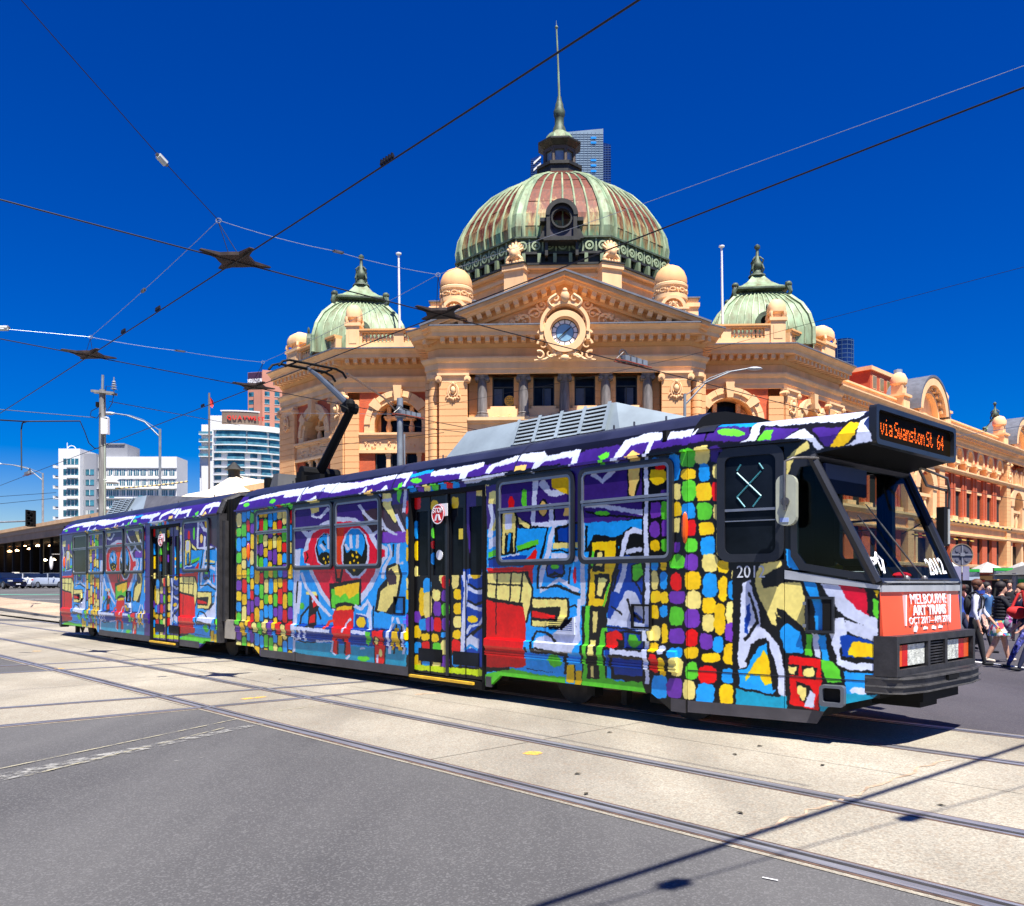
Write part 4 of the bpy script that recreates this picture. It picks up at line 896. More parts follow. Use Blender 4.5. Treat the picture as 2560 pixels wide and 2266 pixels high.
def red_bay(t0, n=6):
    w = RW/n
    k = 'rb'
    if k not in HW:
        HW[k] = dict(
          pier=MB().box(-w*.22, w*.22, .12, .9, 7.7, 12.3).box(-w*.19, -w*.05, .0, .2, 7.9, 12.3).box(w*.05, w*.19, .0, .2, 7.9, 12.3).mesh('brick_pier', M['brick']),
          base=MB().box(-w*.24, w*.24, -.2, .3, 7.7, 8.1).mesh('pier_base', M['cream2']),
          lint=MB().box(-w*.29, w*.29, .14, .9, 10.7, 11.0).mesh('lintel', M['cream2']),
          head=MB().box(-w*.29, w*.29, .2, .9, 11.0, 12.3).mesh('brick_head', M['brick']),
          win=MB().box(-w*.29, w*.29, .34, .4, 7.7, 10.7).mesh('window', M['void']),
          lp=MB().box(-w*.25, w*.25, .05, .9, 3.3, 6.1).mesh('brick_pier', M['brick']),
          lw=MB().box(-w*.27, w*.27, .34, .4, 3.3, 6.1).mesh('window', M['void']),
          arch=MB().ring(0, 14.2, w*.24, w*.36, -.08, .9, 0, math.pi, 10).box(-w*.36, -w*.24, -.08, .9, 13.7, 14.2).box(w*.24, w*.36, -.08, .9, 13.7, 14.2).mesh('arcade_arch', M['cream2']),
          fill=MB().box(-w*.24, w*.24, .4, .5, 12.65, 14.9).mesh('arcade_recess', M['cream']),
          spand=MB().box(-w*.14, w*.14, -.02, .5, 13.7, 15.1).mesh('brick_spandrel', M['brick']),
          cons=MB().box(-w*.30, w*.30, -.35, .5, 13.45, 13.7).tube([(-w*.2, -.3, 13.3), (w*.2, -.3, 13.3)], .17, 8).box(-w*.12, w*.12, -.3, .4, 12.65, 13.45).blob((0, -.3, 12.95), (.16, .12, .25), 7, 5).mesh('console', M['cream2']))
    h = HW[k]
    for i in range(n):
        u = t0+w*(i+.5); e = t0+w*i
        for nm, key, x in (('window', 'win', u), ('lintel', 'lint', u), ('brick_head', 'head', u), ('window', 'lw', u), ('arcade_arch', 'arch', u), ('arcade_recess', 'fill', u)):
            link(nm, h[key], ST, fm(WF, x))
        for nm, key in (('brick_pier', 'pier'), ('pier_base', 'base'), ('brick_pier', 'lp'), ('console', 'cons'), ('brick_spandrel', 'spand')): link(nm, h[key], ST, fm(WF, e+(.18 if i == 0 else 0)))
    part('brick_panel', MB().box(t0, t0+RW, .66, .9, 3.3, 15.1), M['brick'], ST, fm(WF))
def arch_unit(t0):
    w = BW; pw_ = w*.15
    for u in (t0, t0+w-pw_):
        for i in range(28):
            kk = ('wp', round(pw_, 2))
            if kk not in BLK: BLK[kk] = MB().box(0, pw_, -.3, .9, .018, .416).mesh('stone_block', M['cream'])
            link('stone_block', BLK[kk], ST, fm(WF, u, 0, 3.3+i*.42))
        part('pier_core', MB().box(u+.02, u+pw_-.02, -.26, .9, 0, 15.1), M['ochre'], ST, fm(WF))
        link('ionic_capital', BLK.setdefault(('cap', round(pw_, 2)), capital_mesh(pw_)), ST, fm(WF, u+pw_/2, -.05, 14.5))
        link('cartouche', CART, ST, fm(WF, u+pw_/2, -.32, 13.3))
    c = t0+w/2; r = w*.26
    part('brick_panel', MB().box(t0+pw_, c-r, 0, .9, 7.7, 12.3).box(c+r, t0+w-pw_, 0, .9, 7.7, 12.3).box(t0+pw_, t0+w-pw_, .02, .9, 11.6+0, 12.3), M['brick'], ST, fm(WF))
    part('niche_arch', MB().ring(c, 10.2, r*.72, r*1.15, -.3, .9, 0, math.pi, 16).box(c-r*1.15, c-r*.72, -.2, .9, 7.7, 10.2).box(c+r*.72, c+r*1.15, -.2, .9, 7.7, 10.2), M['cream2'], ST, fm(WF))
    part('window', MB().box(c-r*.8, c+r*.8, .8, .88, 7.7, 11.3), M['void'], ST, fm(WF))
    for s in (-1, 1): part('niche_column', MB().lathe([(.25, 7.7), (.22, 7.9), (.3, 8.6), (.2, 9.2), (.28, 9.3), (.28, 9.5)], (c+s*r*.28, .3, 0), 10), M['cream2'], ST, fm(WF), True)
    part('niche_entablature', MB().box(c-r*.7, c+r*.7, .0, .8, 9.5, 9.8), M['cream2'], ST, fm(WF))
    for i in range(3):
        x = t0+pw_+(w-2*pw_)*(i+.5)/3
        part('arcade_arch', MB().ring(x, 14.0, .3, .5, -.05, .9, 0, math.pi, 8).box(x-.5, x-.3, -.1, .9, 12.65, 14.0).box(x+.3, x+.5, -.1, .9, 12.65, 14.0), M['cream2'], ST, fm(WF))
        part('window', MB().box(x-.3, x+.3, .5, .56, 12.7, 14.3), M['void'], ST, fm(WF))
    for z0, z1 in ((3.3, 6.1),):
        part('window', MB().box(c-r*.9, c+r*.9, .5, .56, z0, z1-.4), M['win'], ST, fm(WF)); part('window_column', MB().box(c-r*.95, c-r*.75, -.1, .6, z0, z1).box(c+r*.75, c+r*.95, -.1, .6, z0, z1), M['cream2'], ST, fm(WF))
    # segmental pediment
    R_ = w*.40
    part('arched_pediment', MB().ring(c, 16.7, R_*.80, R_, -1.0, 2.2, R(8), R(172), 24).ring(c, 16.7, R_*.62, R_*.70, -.5, 1, 0, math.pi, 20).ring(c, 16.7, .001, R_*.8, .0, .3, 0, math.pi, 20), M['cream2'], ST, fm(WF), 30)
    part('pediment_flashing', MB().ring(c, 16.7, R_*1.0, R_*1.05, -1.05, 2.2, R(5), R(175), 24), M['lead'], ST, fm(WF))
    for i in range(9):
        t = math.pi*(i+1)/10; o = link('dentil', BLK.setdefault('pd', MB().box(-.14, .14, -.75, .2, -.15, .15).mesh('dentil', M['cream2'])), ST, fm(WF, c+R_*.74*math.cos(t), 0, 16.7+R_*.74*math.sin(t)) @ Matrix.Rotation(-t+math.pi/2, 4, 'Y'))
    for u in (t0-.6, t0+w+.6):
        part('parapet_pier', MB().box(u-.7, u+.7, -.4, 1.0, 16.7, 17.9).box(u-.85, u+.85, -.55, 1.1, 17.9, 18.1).box(u-.45, u+.45, -.2, .8, 18.1, 18.9), M['cream2'], ST, fm(WF))
        part('ball_finial', MB().lathe([(.5, 18.9), (.7, 19.1), (.72, 19.5), (.5, 19.95), (.2, 20.1), (.001, 20.15)], (u, .3, 0), 14), M['cream2'], ST, fm(WF), True)
for k in range(-1, 2):
    if tA+k*P_ > -.5: arch_unit(tA+k*P_)
    if tB+k*P_ > -.5: red_bay(tB+k*P_)
if tB-P_ <= -.5: red_bay(max(tB-P_, .6))
side_dome(*WF.w(WF.u(2618), 6), R(-10), 16.6, 4.2)
# rooftop brick building and chimney
q = Frame(*WF.w(0, 2.6), .712, .702); qa, qb = q.u(2176), q.u(2235)
zq = at(0, 925, q.w(qa)[1])[2]; part('rooftop_block', MB().box(qa, qb+.3, 0, 9, 16, zq), M['brick'], ST, fm(q)); part('rooftop_coping', MB().box(qa-.2, qb+.5, -.2, 9.2, zq, zq+.35), M['cream2'], ST, fm(q))
for i in range(3):
    x = qa+(qb-qa)*(.08+.30*i); w = part('window', MB().box(x, x+(qb-qa)*.17, -.02, .1, zq-1.6, zq-.35), M['cream2'], ST, fm(q)); part('pane', MB().box(x+.06, x+(qb-qa)*.17-.06, -.04, -.02, zq-1.5, zq-.45), mat('old_glass', (.25, .2, .1), .3), w)
part('chimney', MB().box(qb+.3, qb+1.1, -.6, .3, 16, zq).box(qb+.2, qb+1.2, -.7, .4, zq, zq+.15), M['brick'], ST, fm(q)); part('chimney_cap', MB().lathe([(.3, 0), (.3, .5), (.38, .52), (.38, .9), (.001, 1)], (qb+.7, -.1, zq+.1), 10), mat('galvanised', (.5, .55, .56), .4, .5), ST, fm(q))
# ================================================================ low left wing (concourse)
L0 = LF.w(0, .5); HFr = Frame(L0[0], L0[1], -.68, .733)     # runs away to the left
HFr = Frame(*HFr.w(110), .68, -.733)
cc = thing('concourse_hall', 'long low concourse with brown fascia, dark open front and hanging lamps at far left', 'building', (*HFr.w(0), 0), HFr.ang)
zf = 9.0
mt = mat('brown_fascia', (.33, .18, .10), .6, var=.15, scale=.5)
part('roof', MB().prism([(0, zf-.1), (110, zf-.1), (110, zf+.35), (0, zf+.35)], -1.5, 14), M['cream2'], cc); part('fascia', MB().box(0, 110, -1.2, -.9, zf-1.6, zf-.1), mt, cc)
part('fascia_board', MB().box(0, 110, -1.3, -1.2, zf-.7, zf-.1), mat('brown_fascia_light', (.42, .25, .14), .6), cc)
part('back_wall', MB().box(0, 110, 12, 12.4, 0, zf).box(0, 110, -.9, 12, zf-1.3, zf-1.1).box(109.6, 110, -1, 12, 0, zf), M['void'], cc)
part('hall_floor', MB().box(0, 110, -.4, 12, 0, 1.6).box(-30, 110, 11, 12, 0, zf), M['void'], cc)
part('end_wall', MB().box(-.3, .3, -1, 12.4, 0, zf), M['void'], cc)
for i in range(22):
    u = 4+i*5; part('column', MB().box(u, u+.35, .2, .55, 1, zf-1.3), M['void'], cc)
lampm = mat('warm_lamp', (1, .55, .25), .5, emit=9, var=.01); lampw = mat('white_lamp', (1, .8, .45), .5, emit=14, var=.01)
for px, py, w_ in ((6, 1025+330, 0), (24, 1380, 0), (42, 1378, 0), (74, 1374, 0), (95, 1366, 1), (127, 1366, 1), (112, 1402, 2), (133, 1401, 2), (14, 1384, 0), (60, 1366, 0)):
    u = HFr.u(px, 5); z = HFr.z(px, py, 5)
    part('hanging_lamp', MB().lathe([(.05, .3), (.35, .1), (.35, 0), (.001, -.05)], (u, 5, z), 10), lampw if w_ == 2 else lampm, cc)
# cream tensile tents above the hall
tn = thing('tent_roof', 'cream fabric tent roof with small black vent between the apartment towers and the station', 'tent roof', (-22, 72, 0))
mc = mat('cream_canvas', (.78, .66, .48), .8, var=.05, scale=.3)
def tent(c, base, apex):
    mb = MB(); n = len(base); V = [Vector(b) for b in base]; A = Vector(apex)
    rings = 6; b0 = len(mb.v)
    for k in range(rings+1):
        t = k/rings; s = t**1.0
        for b in V:
            for e in range(1): mb.v.append(tuple(b.lerp(A, s)-Vector((0, 0, .45*math.sin(math.pi*t)))-Vector((-22, 72, 0))))
    for k in range(rings):
        for j in range(n): mb.f.append((k*n+j, k*n+(j+1) % n, (k+1)*n+(j+1) % n, (k+1)*n+j)); mb.m.append(0)
    return mb
P1 = at(585, 1186, 72); b1 = at(432, 1252, 68); b2 = at(700, 1215, 70)
part('canopy', tent(0, [at(400, 1262, 66), at(720, 1250, 66), at(735, 1190, 84), at(470, 1235, 84)], P1), mc, tn, None, True)
part('vent_cap', MB().lathe([(.5, 0), (.5, .5), (.8, .55), (.1, 1.2)], (P1[0]+22, 0, P1[2]-.2), 10), M['darkcopper'], tn)
# ================================================================ painted tram
# the wrap: colour letter, then s,z corners in centimetres along and up the near side (s=0 where the cab starts to taper)
ART = '''v-810,272 -479,280 -479,205 -810,206
m-597,258 -479,264 -479,221 -542,220 -581,225
p-542,224 -480,223 -480,207 -542,208
b-810,206 -479,207 -484,39 -810,36
d-781,81 -484,82 -484,54 -806,53
b-810,206 -479,205 -484,84 -810,82
t-810,48 -703,52 -614,51 -484,54 -484,28 -564,26 -631,29 -718,25 -773,30 -810,32
w-800,206 -781,205 -785,173 -802,32 -810,30 -806,173
w-781,242 -745,230 -757,223 -781,236
w-750,293 -746,257 -716,253 -688,267 -696,271 -721,257 -737,259 -740,292
l-755,287 -722,287 -722,265 -745,262
w-608,268 -594,254 -573,241 -541,232 -537,237 -568,245 -587,257 -600,270
w-599,231 -564,218 -539,229 -545,233 -564,224 -595,236
w-767,213 -753,233 -711,247 -666,254 -614,249 -574,232 -552,208 -530,202 -530,187 -542,177 -555,159 -574,137 -600,118 -638,106 -681,105 -722,132 -749,162 -767,187 -775,195
c-755,213 -741,230 -703,241 -666,246 -614,243 -584,227 -564,206 -555,199 -537,199 -537,188 -555,183 -564,163 -587,141 -614,124 -649,114 -681,115 -711,136 -737,162 -751,180 -769,183 -771,201 -755,204
k-765,200 -759,193 -767,185 -763,184 -755,192 -761,201
w-671,192 -685,177 -707,174 -727,184 -735,203 -727,221 -707,230 -685,226 -671,211
k-674,193 -686,180 -706,177 -724,186 -732,204 -724,221 -706,229 -686,225 -674,211
b-678,199 -689,189 -706,187 -721,194 -727,208 -721,221 -706,227 -689,224 -678,213
k-680,184 -690,179 -705,178 -719,182 -724,189 -719,196 -705,199 -690,197 -680,191
w-721,210 -705,200 -698,202 -714,213
w-697,226 -696,203 -689,203 -691,226
k-713,216 -704,208 -699,210 -708,218
y-704,186 -707,185 -710,186 -710,189 -707,190 -704,188
y-691,190 -694,189 -696,190 -696,192 -694,193 -691,192
y-688,182 -690,181 -693,182 -693,184 -690,185 -688,184
y-699,180 -701,179 -704,180 -704,183 -701,184 -699,182
o-670,237 -645,236 -652,209 -657,179 -674,179 -672,210
w-575,184 -586,166 -603,156 -625,156 -643,167 -654,185 -654,207 -643,225 -625,234 -603,233 -586,222 -575,204
k-581,186 -590,169 -605,160 -623,160 -639,170 -648,187 -648,206 -639,223 -623,232 -605,231 -590,221 -581,204
b-589,201 -596,190 -608,184 -623,184 -636,191 -643,202 -643,216 -636,227 -623,233 -608,232 -596,225 -589,214
k-595,177 -607,168 -626,166 -642,172 -649,183 -642,194 -626,200 -607,197 -595,188
w-647,209 -637,199 -629,201 -639,211
w-631,225 -629,202 -621,202 -623,224
w-612,223 -613,202 -605,202 -604,223
y-618,190 -621,189 -624,190 -624,193 -621,194 -618,192
y-606,188 -609,187 -612,188 -612,190 -609,192 -606,190
y-614,182 -617,180 -620,182 -620,184 -617,185 -614,184
y-603,179 -605,177 -608,179 -608,181 -605,182 -603,181
y-625,179 -628,178 -631,179 -631,181 -628,183 -625,181
y-616,168 -619,166 -622,168 -622,170 -619,171 -616,170
y-608,195 -611,194 -613,196 -613,198 -611,199 -608,198
k-677,175 -649,175 -656,150 -672,152
o-672,171 -656,172 -660,156 -668,157
k-692,148 -599,155 -600,115 -688,107
g-686,140 -605,135 -605,116 -631,113 -685,109
y-677,142 -604,151 -607,133 -624,128 -635,124 -643,133 -659,127 -675,131
k-674,115 -645,120 -619,116 -619,105 -674,104
y-670,110 -645,114 -624,113 -628,106 -672,105
r-677,105 -621,108 -622,69 -631,63 -628,39 -645,36 -647,60 -663,62 -666,36 -681,37 -677,69 -683,94
k-668,61 -668,36 -665,36 -665,61
k-647,62 -648,38 -644,38 -643,62
w-690,40 -674,33 -670,35 -686,42
w-633,38 -644,31 -639,29 -629,36
o-676,91 -695,89 -707,75 -699,74 -689,86 -675,87
w-630,95 -644,86 -650,72 -644,72 -639,85 -625,92
k-755,130 -726,130 -722,112 -732,100 -732,70 -761,69 -756,106
r-749,128 -730,128 -728,114 -741,108
r-753,94 -736,98 -736,84 -755,82
w-740,118 -742,116 -744,116 -746,117 -747,119 -746,121 -744,122 -742,122 -740,120
w-730,118 -732,116 -734,116 -736,117 -737,119 -736,121 -734,122 -732,122 -730,120
k-757,111 -784,94 -791,66 -786,66 -778,93 -753,109
k-732,108 -721,89 -716,90 -727,109
l-767,134 -734,135 -728,128 -765,129
g-771,108 -775,105 -781,104 -786,106 -788,110 -786,114 -781,116 -775,116 -771,112
w-790,152 -790,132 -798,97 -788,96 -780,131 -780,152
w-786,166 -770,141 -730,114 -692,94 -685,97 -722,118 -761,143 -776,167
k-796,152 -800,115 -795,115 -791,152
w-622,111 -599,106 -580,118 -580,112 -586,101 -614,102 -614,95 -581,96 -568,111 -581,125 -602,112 -616,117
k-534,173 -502,180 -493,159 -502,131 -517,103 -539,105 -523,120 -552,105 -563,106 -555,141 -533,155
l-526,170 -505,176 -499,159 -508,129 -533,106 -556,108 -548,137 -530,145
m-533,163 -520,170 -508,159 -508,148 -526,146
w-530,205 -524,191 -543,171 -546,156 -538,155 -535,169 -516,190 -523,206
w-506,206 -509,176 -490,176 -491,180 -501,177 -498,206
k-516,205 -518,187 -514,187 -512,205
d-617,101 -584,98 -584,80 -617,79
y-587,87 -593,82 -602,81 -611,83 -614,89 -611,94 -602,97 -593,97 -587,92
w-581,113 -578,78 -570,79 -573,114
k-568,115 -569,79 -566,79 -564,115
w-511,101 -527,81 -529,45 -521,45 -520,80 -505,100
w-503,98 -491,78 -494,47 -487,47 -484,79 -496,100
k-512,46 -506,88 -498,87 -495,54 -491,54 -494,87 -510,89 -516,46
y-511,84 -502,84 -493,52 -502,52 -508,64 -516,51 -520,52
k-564,79 -533,81 -533,68 -536,28 -564,26
r-563,77 -536,79 -535,69 -539,30 -561,28
k-547,61 -550,58 -555,56 -560,58 -562,63 -560,67 -555,70 -550,69 -547,66
l-549,62 -551,59 -555,58 -558,60 -559,63 -558,66 -555,68 -551,68 -549,65
l-543,43 -545,40 -549,39 -551,41 -552,45 -551,50 -549,52 -545,51 -543,48
w-558,43 -560,30 -554,30 -552,43
g-581,75 -568,75 -568,61 -581,54
g-577,34 -584,31 -596,29 -607,30 -611,33 -607,36 -596,38 -584,38 -577,37
w-806,76 -685,75 -685,69 -806,70
w-621,77 -581,76 -581,71 -621,71
w-733,51 -683,55 -688,41 -681,41 -679,58 -734,55
k-806,53 -773,49 -734,51 -734,53 -773,51 -805,55
w-785,70 -789,57 -803,55 -801,51 -782,55 -777,70
w-769,71 -771,52 -763,53 -761,71
w-588,49 -591,48 -597,47 -602,47 -604,49 -602,50 -597,51 -591,51 -588,50
w-552,245 -538,227 -507,217 -504,220 -533,230 -545,246
k-545,281 -517,281 -517,262 -502,240 -511,234 -534,254 -545,263
l-542,281 -520,280 -520,262 -505,240 -511,236 -533,256 -542,263
g-507,286 -493,286 -499,265 -505,270
w-488,283 -493,250 -485,249 -481,282
w-512,248 -492,221 -485,222 -505,249
k-504,257 -486,228 -483,228 -501,257
w-552,281 -553,269 -517,268 -518,273 -550,273 -545,279
r-478,251 -479,247 -483,247 -484,252 -484,262 -483,267 -479,266 -478,262
b-478,230 -479,226 -483,226 -484,230 -484,240 -483,244 -479,244 -478,240
y-478,208 -479,203 -483,203 -484,208 -484,221 -483,226 -479,226 -478,220
y-478,185 -479,180 -483,180 -484,185 -484,195 -483,200 -479,200 -478,195
b-478,163 -479,159 -483,159 -484,163 -484,173 -483,177 -479,177 -478,173
l-478,145 -479,141 -483,141 -484,145 -484,154 -483,157 -479,157 -478,154
y-478,129 -479,125 -483,125 -484,129 -484,137 -483,140 -479,140 -478,137
b-478,111 -479,107 -483,107 -484,111 -484,121 -483,125 -479,125 -478,121
p-478,91 -479,87 -483,87 -484,91 -484,101 -483,105 -479,105 -478,101
y-478,72 -479,68 -483,68 -484,72 -484,82 -483,86 -479,86 -478,82
b-478,51 -479,47 -483,46 -484,51 -484,61 -483,66 -479,66 -478,62
k-470,286 -367,280 -367,32 -470,31
l-455,161 -458,158 -468,158 -472,161 -472,169 -468,172 -458,172 -455,169
r-455,256 -458,252 -468,253 -472,257 -472,269 -468,273 -458,272 -455,268
b-455,217 -458,212 -468,212 -472,217 -472,232 -468,237 -458,236 -455,231
y-455,187 -458,181 -468,181 -472,187 -472,203 -468,208 -458,208 -455,202
p-455,97 -458,93 -468,93 -472,96 -472,106 -468,109 -458,109 -455,106
y-455,75 -458,71 -468,71 -472,74 -472,85 -468,89 -458,89 -455,86
b-455,53 -458,50 -468,49 -472,52 -472,62 -468,65 -458,66 -455,63
y-455,32 -458,28 -468,27 -472,31 -472,43 -468,47 -458,48 -455,44
b-442,87 -445,83 -456,83 -460,86 -460,95 -456,99 -445,99 -442,96
y-442,112 -445,104 -456,103 -460,111 -460,134 -456,142 -445,142 -442,134
b-431,138 -435,134 -446,134 -450,138 -450,151 -446,156 -435,156 -431,151
l-431,108 -435,101 -446,100 -450,108 -450,129 -446,136 -435,137 -431,129
p-426,86 -430,82 -441,81 -445,85 -445,97 -441,101 -430,102 -426,98
r-435,56 -439,52 -449,51 -453,54 -453,64 -449,67 -439,68 -435,65
g-411,58 -415,55 -425,55 -429,57 -429,64 -425,67 -415,67 -411,65
l-411,128 -415,125 -425,124 -429,128 -429,137 -425,140 -415,140 -411,137
p-410,108 -413,104 -424,104 -427,108 -427,119 -424,124 -413,124 -410,120
r-410,87 -413,82 -424,82 -427,86 -427,98 -424,102 -413,102 -410,98
l-396,151 -400,148 -410,148 -414,151 -414,158 -410,160 -400,160 -396,157
r-392,145 -395,141 -405,141 -409,145 -409,155 -405,159 -395,159 -392,155
p-392,127 -395,124 -405,124 -409,127 -409,136 -405,139 -395,139 -392,136
g-392,108 -395,105 -405,104 -409,108 -409,118 -405,122 -395,122 -392,119
p-392,88 -395,84 -405,84 -409,87 -409,98 -405,101 -395,102 -392,98
l-393,56 -397,52 -407,51 -411,55 -411,66 -407,71 -397,71 -393,67
p-392,37 -395,33 -405,33 -409,36 -409,46 -405,50 -395,51 -392,47
y-415,70 -419,68 -428,67 -432,69 -432,76 -428,79 -419,79 -415,77
y-436,71 -440,69 -451,68 -455,70 -455,76 -451,78 -440,79 -436,77
b-393,76 -397,75 -407,74 -411,76 -411,80 -407,82 -397,83 -393,81
l-372,147 -375,142 -384,141 -387,147 -387,161 -384,167 -375,166 -372,161
y-366,130 -369,127 -379,127 -383,130 -383,138 -379,141 -369,141 -366,138
y-366,110 -369,107 -379,107 -383,110 -383,119 -379,122 -369,123 -366,119
l-366,92 -369,89 -379,89 -383,92 -383,101 -379,104 -369,105 -366,101
y-368,77 -371,74 -381,74 -385,76 -385,83 -381,85 -371,86 -368,83
r-369,60 -373,56 -383,55 -386,59 -386,69 -383,73 -373,73 -369,70
b-369,41 -373,37 -383,36 -386,40 -386,50 -383,54 -373,54 -369,51
b-435,35 -439,33 -449,32 -453,34 -453,38 -449,40 -439,41 -435,40
l-411,36 -415,34 -425,33 -429,34 -429,39 -425,41 -415,42 -411,40
g-415,213 -419,210 -428,211 -432,214 -432,223 -428,226 -419,226 -415,223
y-416,251 -420,247 -429,248 -433,252 -433,261 -429,264 -420,263 -416,260
b-415,272 -419,270 -428,271 -432,273 -432,280 -428,283 -419,282 -415,279
r-416,198 -420,196 -429,196 -433,199 -433,206 -429,208 -420,208 -416,205
b-416,178 -420,175 -429,175 -433,179 -433,188 -429,191 -420,191 -416,188
y-372,252 -375,249 -384,249 -387,253 -387,262 -384,265 -375,264 -372,261
g-372,223 -375,220 -384,220 -387,224 -387,234 -384,237 -375,237 -372,233
p-372,197 -375,194 -384,194 -387,197 -387,208 -384,211 -375,211 -372,207
d-367,168 -313,167 -314,40 -367,38
w-367,164 -361,140 -366,100 -371,40 -362,40 -358,100 -353,140 -359,164
w-354,160 -318,164 -318,140 -330,134 -351,140
d-351,154 -318,160 -318,102 -351,100
w-356,140 -336,134 -317,136 -318,141 -335,139 -352,144
k-355,147 -336,139 -317,141 -318,144 -335,142 -353,149
w-356,118 -340,114 -326,112 -324,117 -338,119 -353,123
k-355,125 -339,119 -320,123 -321,126 -339,122 -353,127
y-333,100 -338,98 -345,97 -352,98 -355,101 -352,105 -345,106 -338,106 -333,104
w-354,81 -346,91 -328,94 -315,108 -321,110 -332,97 -350,94 -360,83
k-352,75 -334,86 -316,96 -320,99 -338,89 -356,78
w-360,72 -348,81 -330,76 -330,64 -357,62
b-359,59 -348,65 -334,60 -332,63 -348,69 -362,62
y-342,268 -318,274 -315,262 -339,262
l-336,274 -306,275 -306,260 -336,262
v-357,275 -336,275 -336,168 -348,168 -357,239
b-345,227 -345,168 -338,168 -338,227
y-335,199 -338,197 -341,196 -344,198 -345,201 -344,204 -341,206 -338,205 -335,203
w-336,182 -338,180 -341,180 -344,181 -345,183 -344,186 -341,187 -338,187 -336,185
y-327,157 -332,155 -339,154 -345,156 -348,159 -345,162 -339,164 -332,163 -327,160
z-470,33 -314,37 -314,28 -470,26
b-459,278 -462,277 -472,277 -475,279 -475,285 -472,286 -462,286 -459,284
p-442,278 -444,276 -454,277 -457,279 -457,284 -454,286 -444,285 -442,283
l-426,277 -429,276 -439,277 -441,278 -441,284 -439,285 -429,285 -426,283
g-408,277 -410,275 -420,276 -423,278 -423,284 -420,285 -410,284 -408,282
b-390,276 -392,275 -402,276 -404,277 -404,283 -402,284 -392,284 -390,282
r-377,276 -379,275 -389,276 -391,277 -391,283 -389,284 -379,283 -377,282
b-364,276 -367,275 -376,275 -378,277 -378,283 -376,284 -367,283 -364,281
v-350,276 -353,274 -362,275 -364,277 -364,282 -362,284 -353,283 -350,281
v-312,273 -83,279 -83,214 -309,217
b-309,217 -83,217 -83,37 -309,17
l-306,265 -283,267 -285,249 -306,250
w-308,249 -302,232 -308,208 -299,207 -293,232 -299,250
l-292,233 -301,216 -294,214 -285,231
k-293,247 -293,217 -290,217 -290,247
w-306,206 -289,209 -289,197 -306,192
g-306,188 -289,192 -289,184 -306,181
k-306,178 -289,181 -289,183 -307,180
w-304,169 -282,178 -234,183 -220,188 -223,192 -235,187 -284,182 -308,173
k-244,263 -234,238 -232,238 -242,263
g-235,244 -236,238 -240,237 -243,241 -244,250 -243,260 -240,264 -236,262 -235,256
r-257,243 -260,237 -265,238 -268,243 -268,251 -265,257 -260,256 -257,251
k-281,239 -257,239 -250,230 -254,185 -281,184
l-278,237 -258,237 -254,230 -257,187 -261,187 -262,212 -272,208 -272,186 -279,186
w-274,235 -261,235 -261,217 -274,216
k-271,186 -271,211 -262,211 -261,187 -258,187 -260,212 -273,211 -274,186
b-269,209 -263,211 -265,189 -269,187
k-252,231 -226,220 -226,206 -237,203 -250,220
l-250,230 -229,219 -230,214 -248,222
w-224,275 -214,273 -218,250 -220,221 -228,221
w-215,267 -206,274 -193,258 -171,259 -164,253 -184,250 -198,252
y-193,275 -161,271 -161,249 -176,255 -193,262
y-154,264 -126,262 -126,250 -136,249 -154,254
k-198,235 -202,229 -207,228 -213,232 -215,239 -213,246 -207,250 -202,248 -198,242
q-200,234 -203,230 -208,229 -211,232 -213,238 -211,244 -208,247 -203,245 -200,241
w-196,243 -197,218 -189,217 -188,242
k-188,242 -189,219 -186,219 -186,242
q-170,238 -158,235 -162,225 -174,228
w-226,215 -186,216 -150,216 -150,222 -186,222 -227,221
w-190,219 -197,204 -202,185 -213,165 -214,136 -181,150 -152,137 -148,142 -181,156 -210,142 -204,164 -194,183 -189,202 -182,217
k-226,215 -200,215 -210,185 -217,168 -218,142 -184,144 -148,134 -147,137 -183,147 -215,144 -213,168 -206,184 -197,216 -226,218
b-248,216 -203,213 -212,195 -221,172 -245,178 -250,189
g-252,195 -215,202 -214,196 -250,188
k-252,186 -218,193 -219,195 -253,188
k-187,214 -151,220 -151,193 -187,196
d-182,212 -152,217 -152,195 -182,198
l-190,196 -152,196 -152,189 -190,190
k-193,185 -179,187 -169,184 -150,186 -150,188 -169,186 -179,189 -194,188
w-193,178 -172,177 -152,173 -150,179 -171,184 -193,184
k-172,160 -177,156 -193,155 -201,157 -203,166 -201,174 -193,176 -177,175 -172,171
d-175,161 -178,158 -192,157 -199,159 -201,166 -199,173 -192,174 -178,174 -175,170
g-181,167 -184,165 -189,165 -194,166 -196,168 -194,171 -189,172 -184,171 -181,169
k-199,157 -188,159 -178,157 -177,159 -188,162 -200,159
b-164,171 -150,171 -150,143 -168,148
k-165,167 -168,148 -165,148 -163,167
c-154,154 -155,149 -157,148 -159,151 -160,158 -159,164 -157,168 -155,166 -154,161
r-237,177 -219,191 -216,186 -225,163 -226,150 -234,159 -245,165
r-309,168 -234,169 -225,165 -225,148 -237,159 -306,161
d-306,179 -272,182 -234,183 -240,170 -306,169
k-309,162 -234,163 -224,143 -226,121 -234,101 -245,100 -245,119 -309,123
l-308,161 -240,161 -227,143 -230,123 -237,103 -243,102 -242,124 -308,131
k-308,147 -272,146 -242,145 -242,147 -272,148 -308,149
k-291,161 -293,130 -290,130 -288,161
k-265,162 -268,127 -265,127 -262,162
k-244,162 -249,124 -246,124 -241,162
r-310,127 -242,120 -237,101 -238,49 -242,46 -310,41
k-292,125 -293,83 -291,83 -290,125
k-237,71 -164,72 -169,43 -237,44
k-228,132 -165,132 -164,106 -179,95 -228,94
l-226,130 -168,130 -168,110 -179,98 -226,97
k-227,119 -179,121 -183,104 -227,104
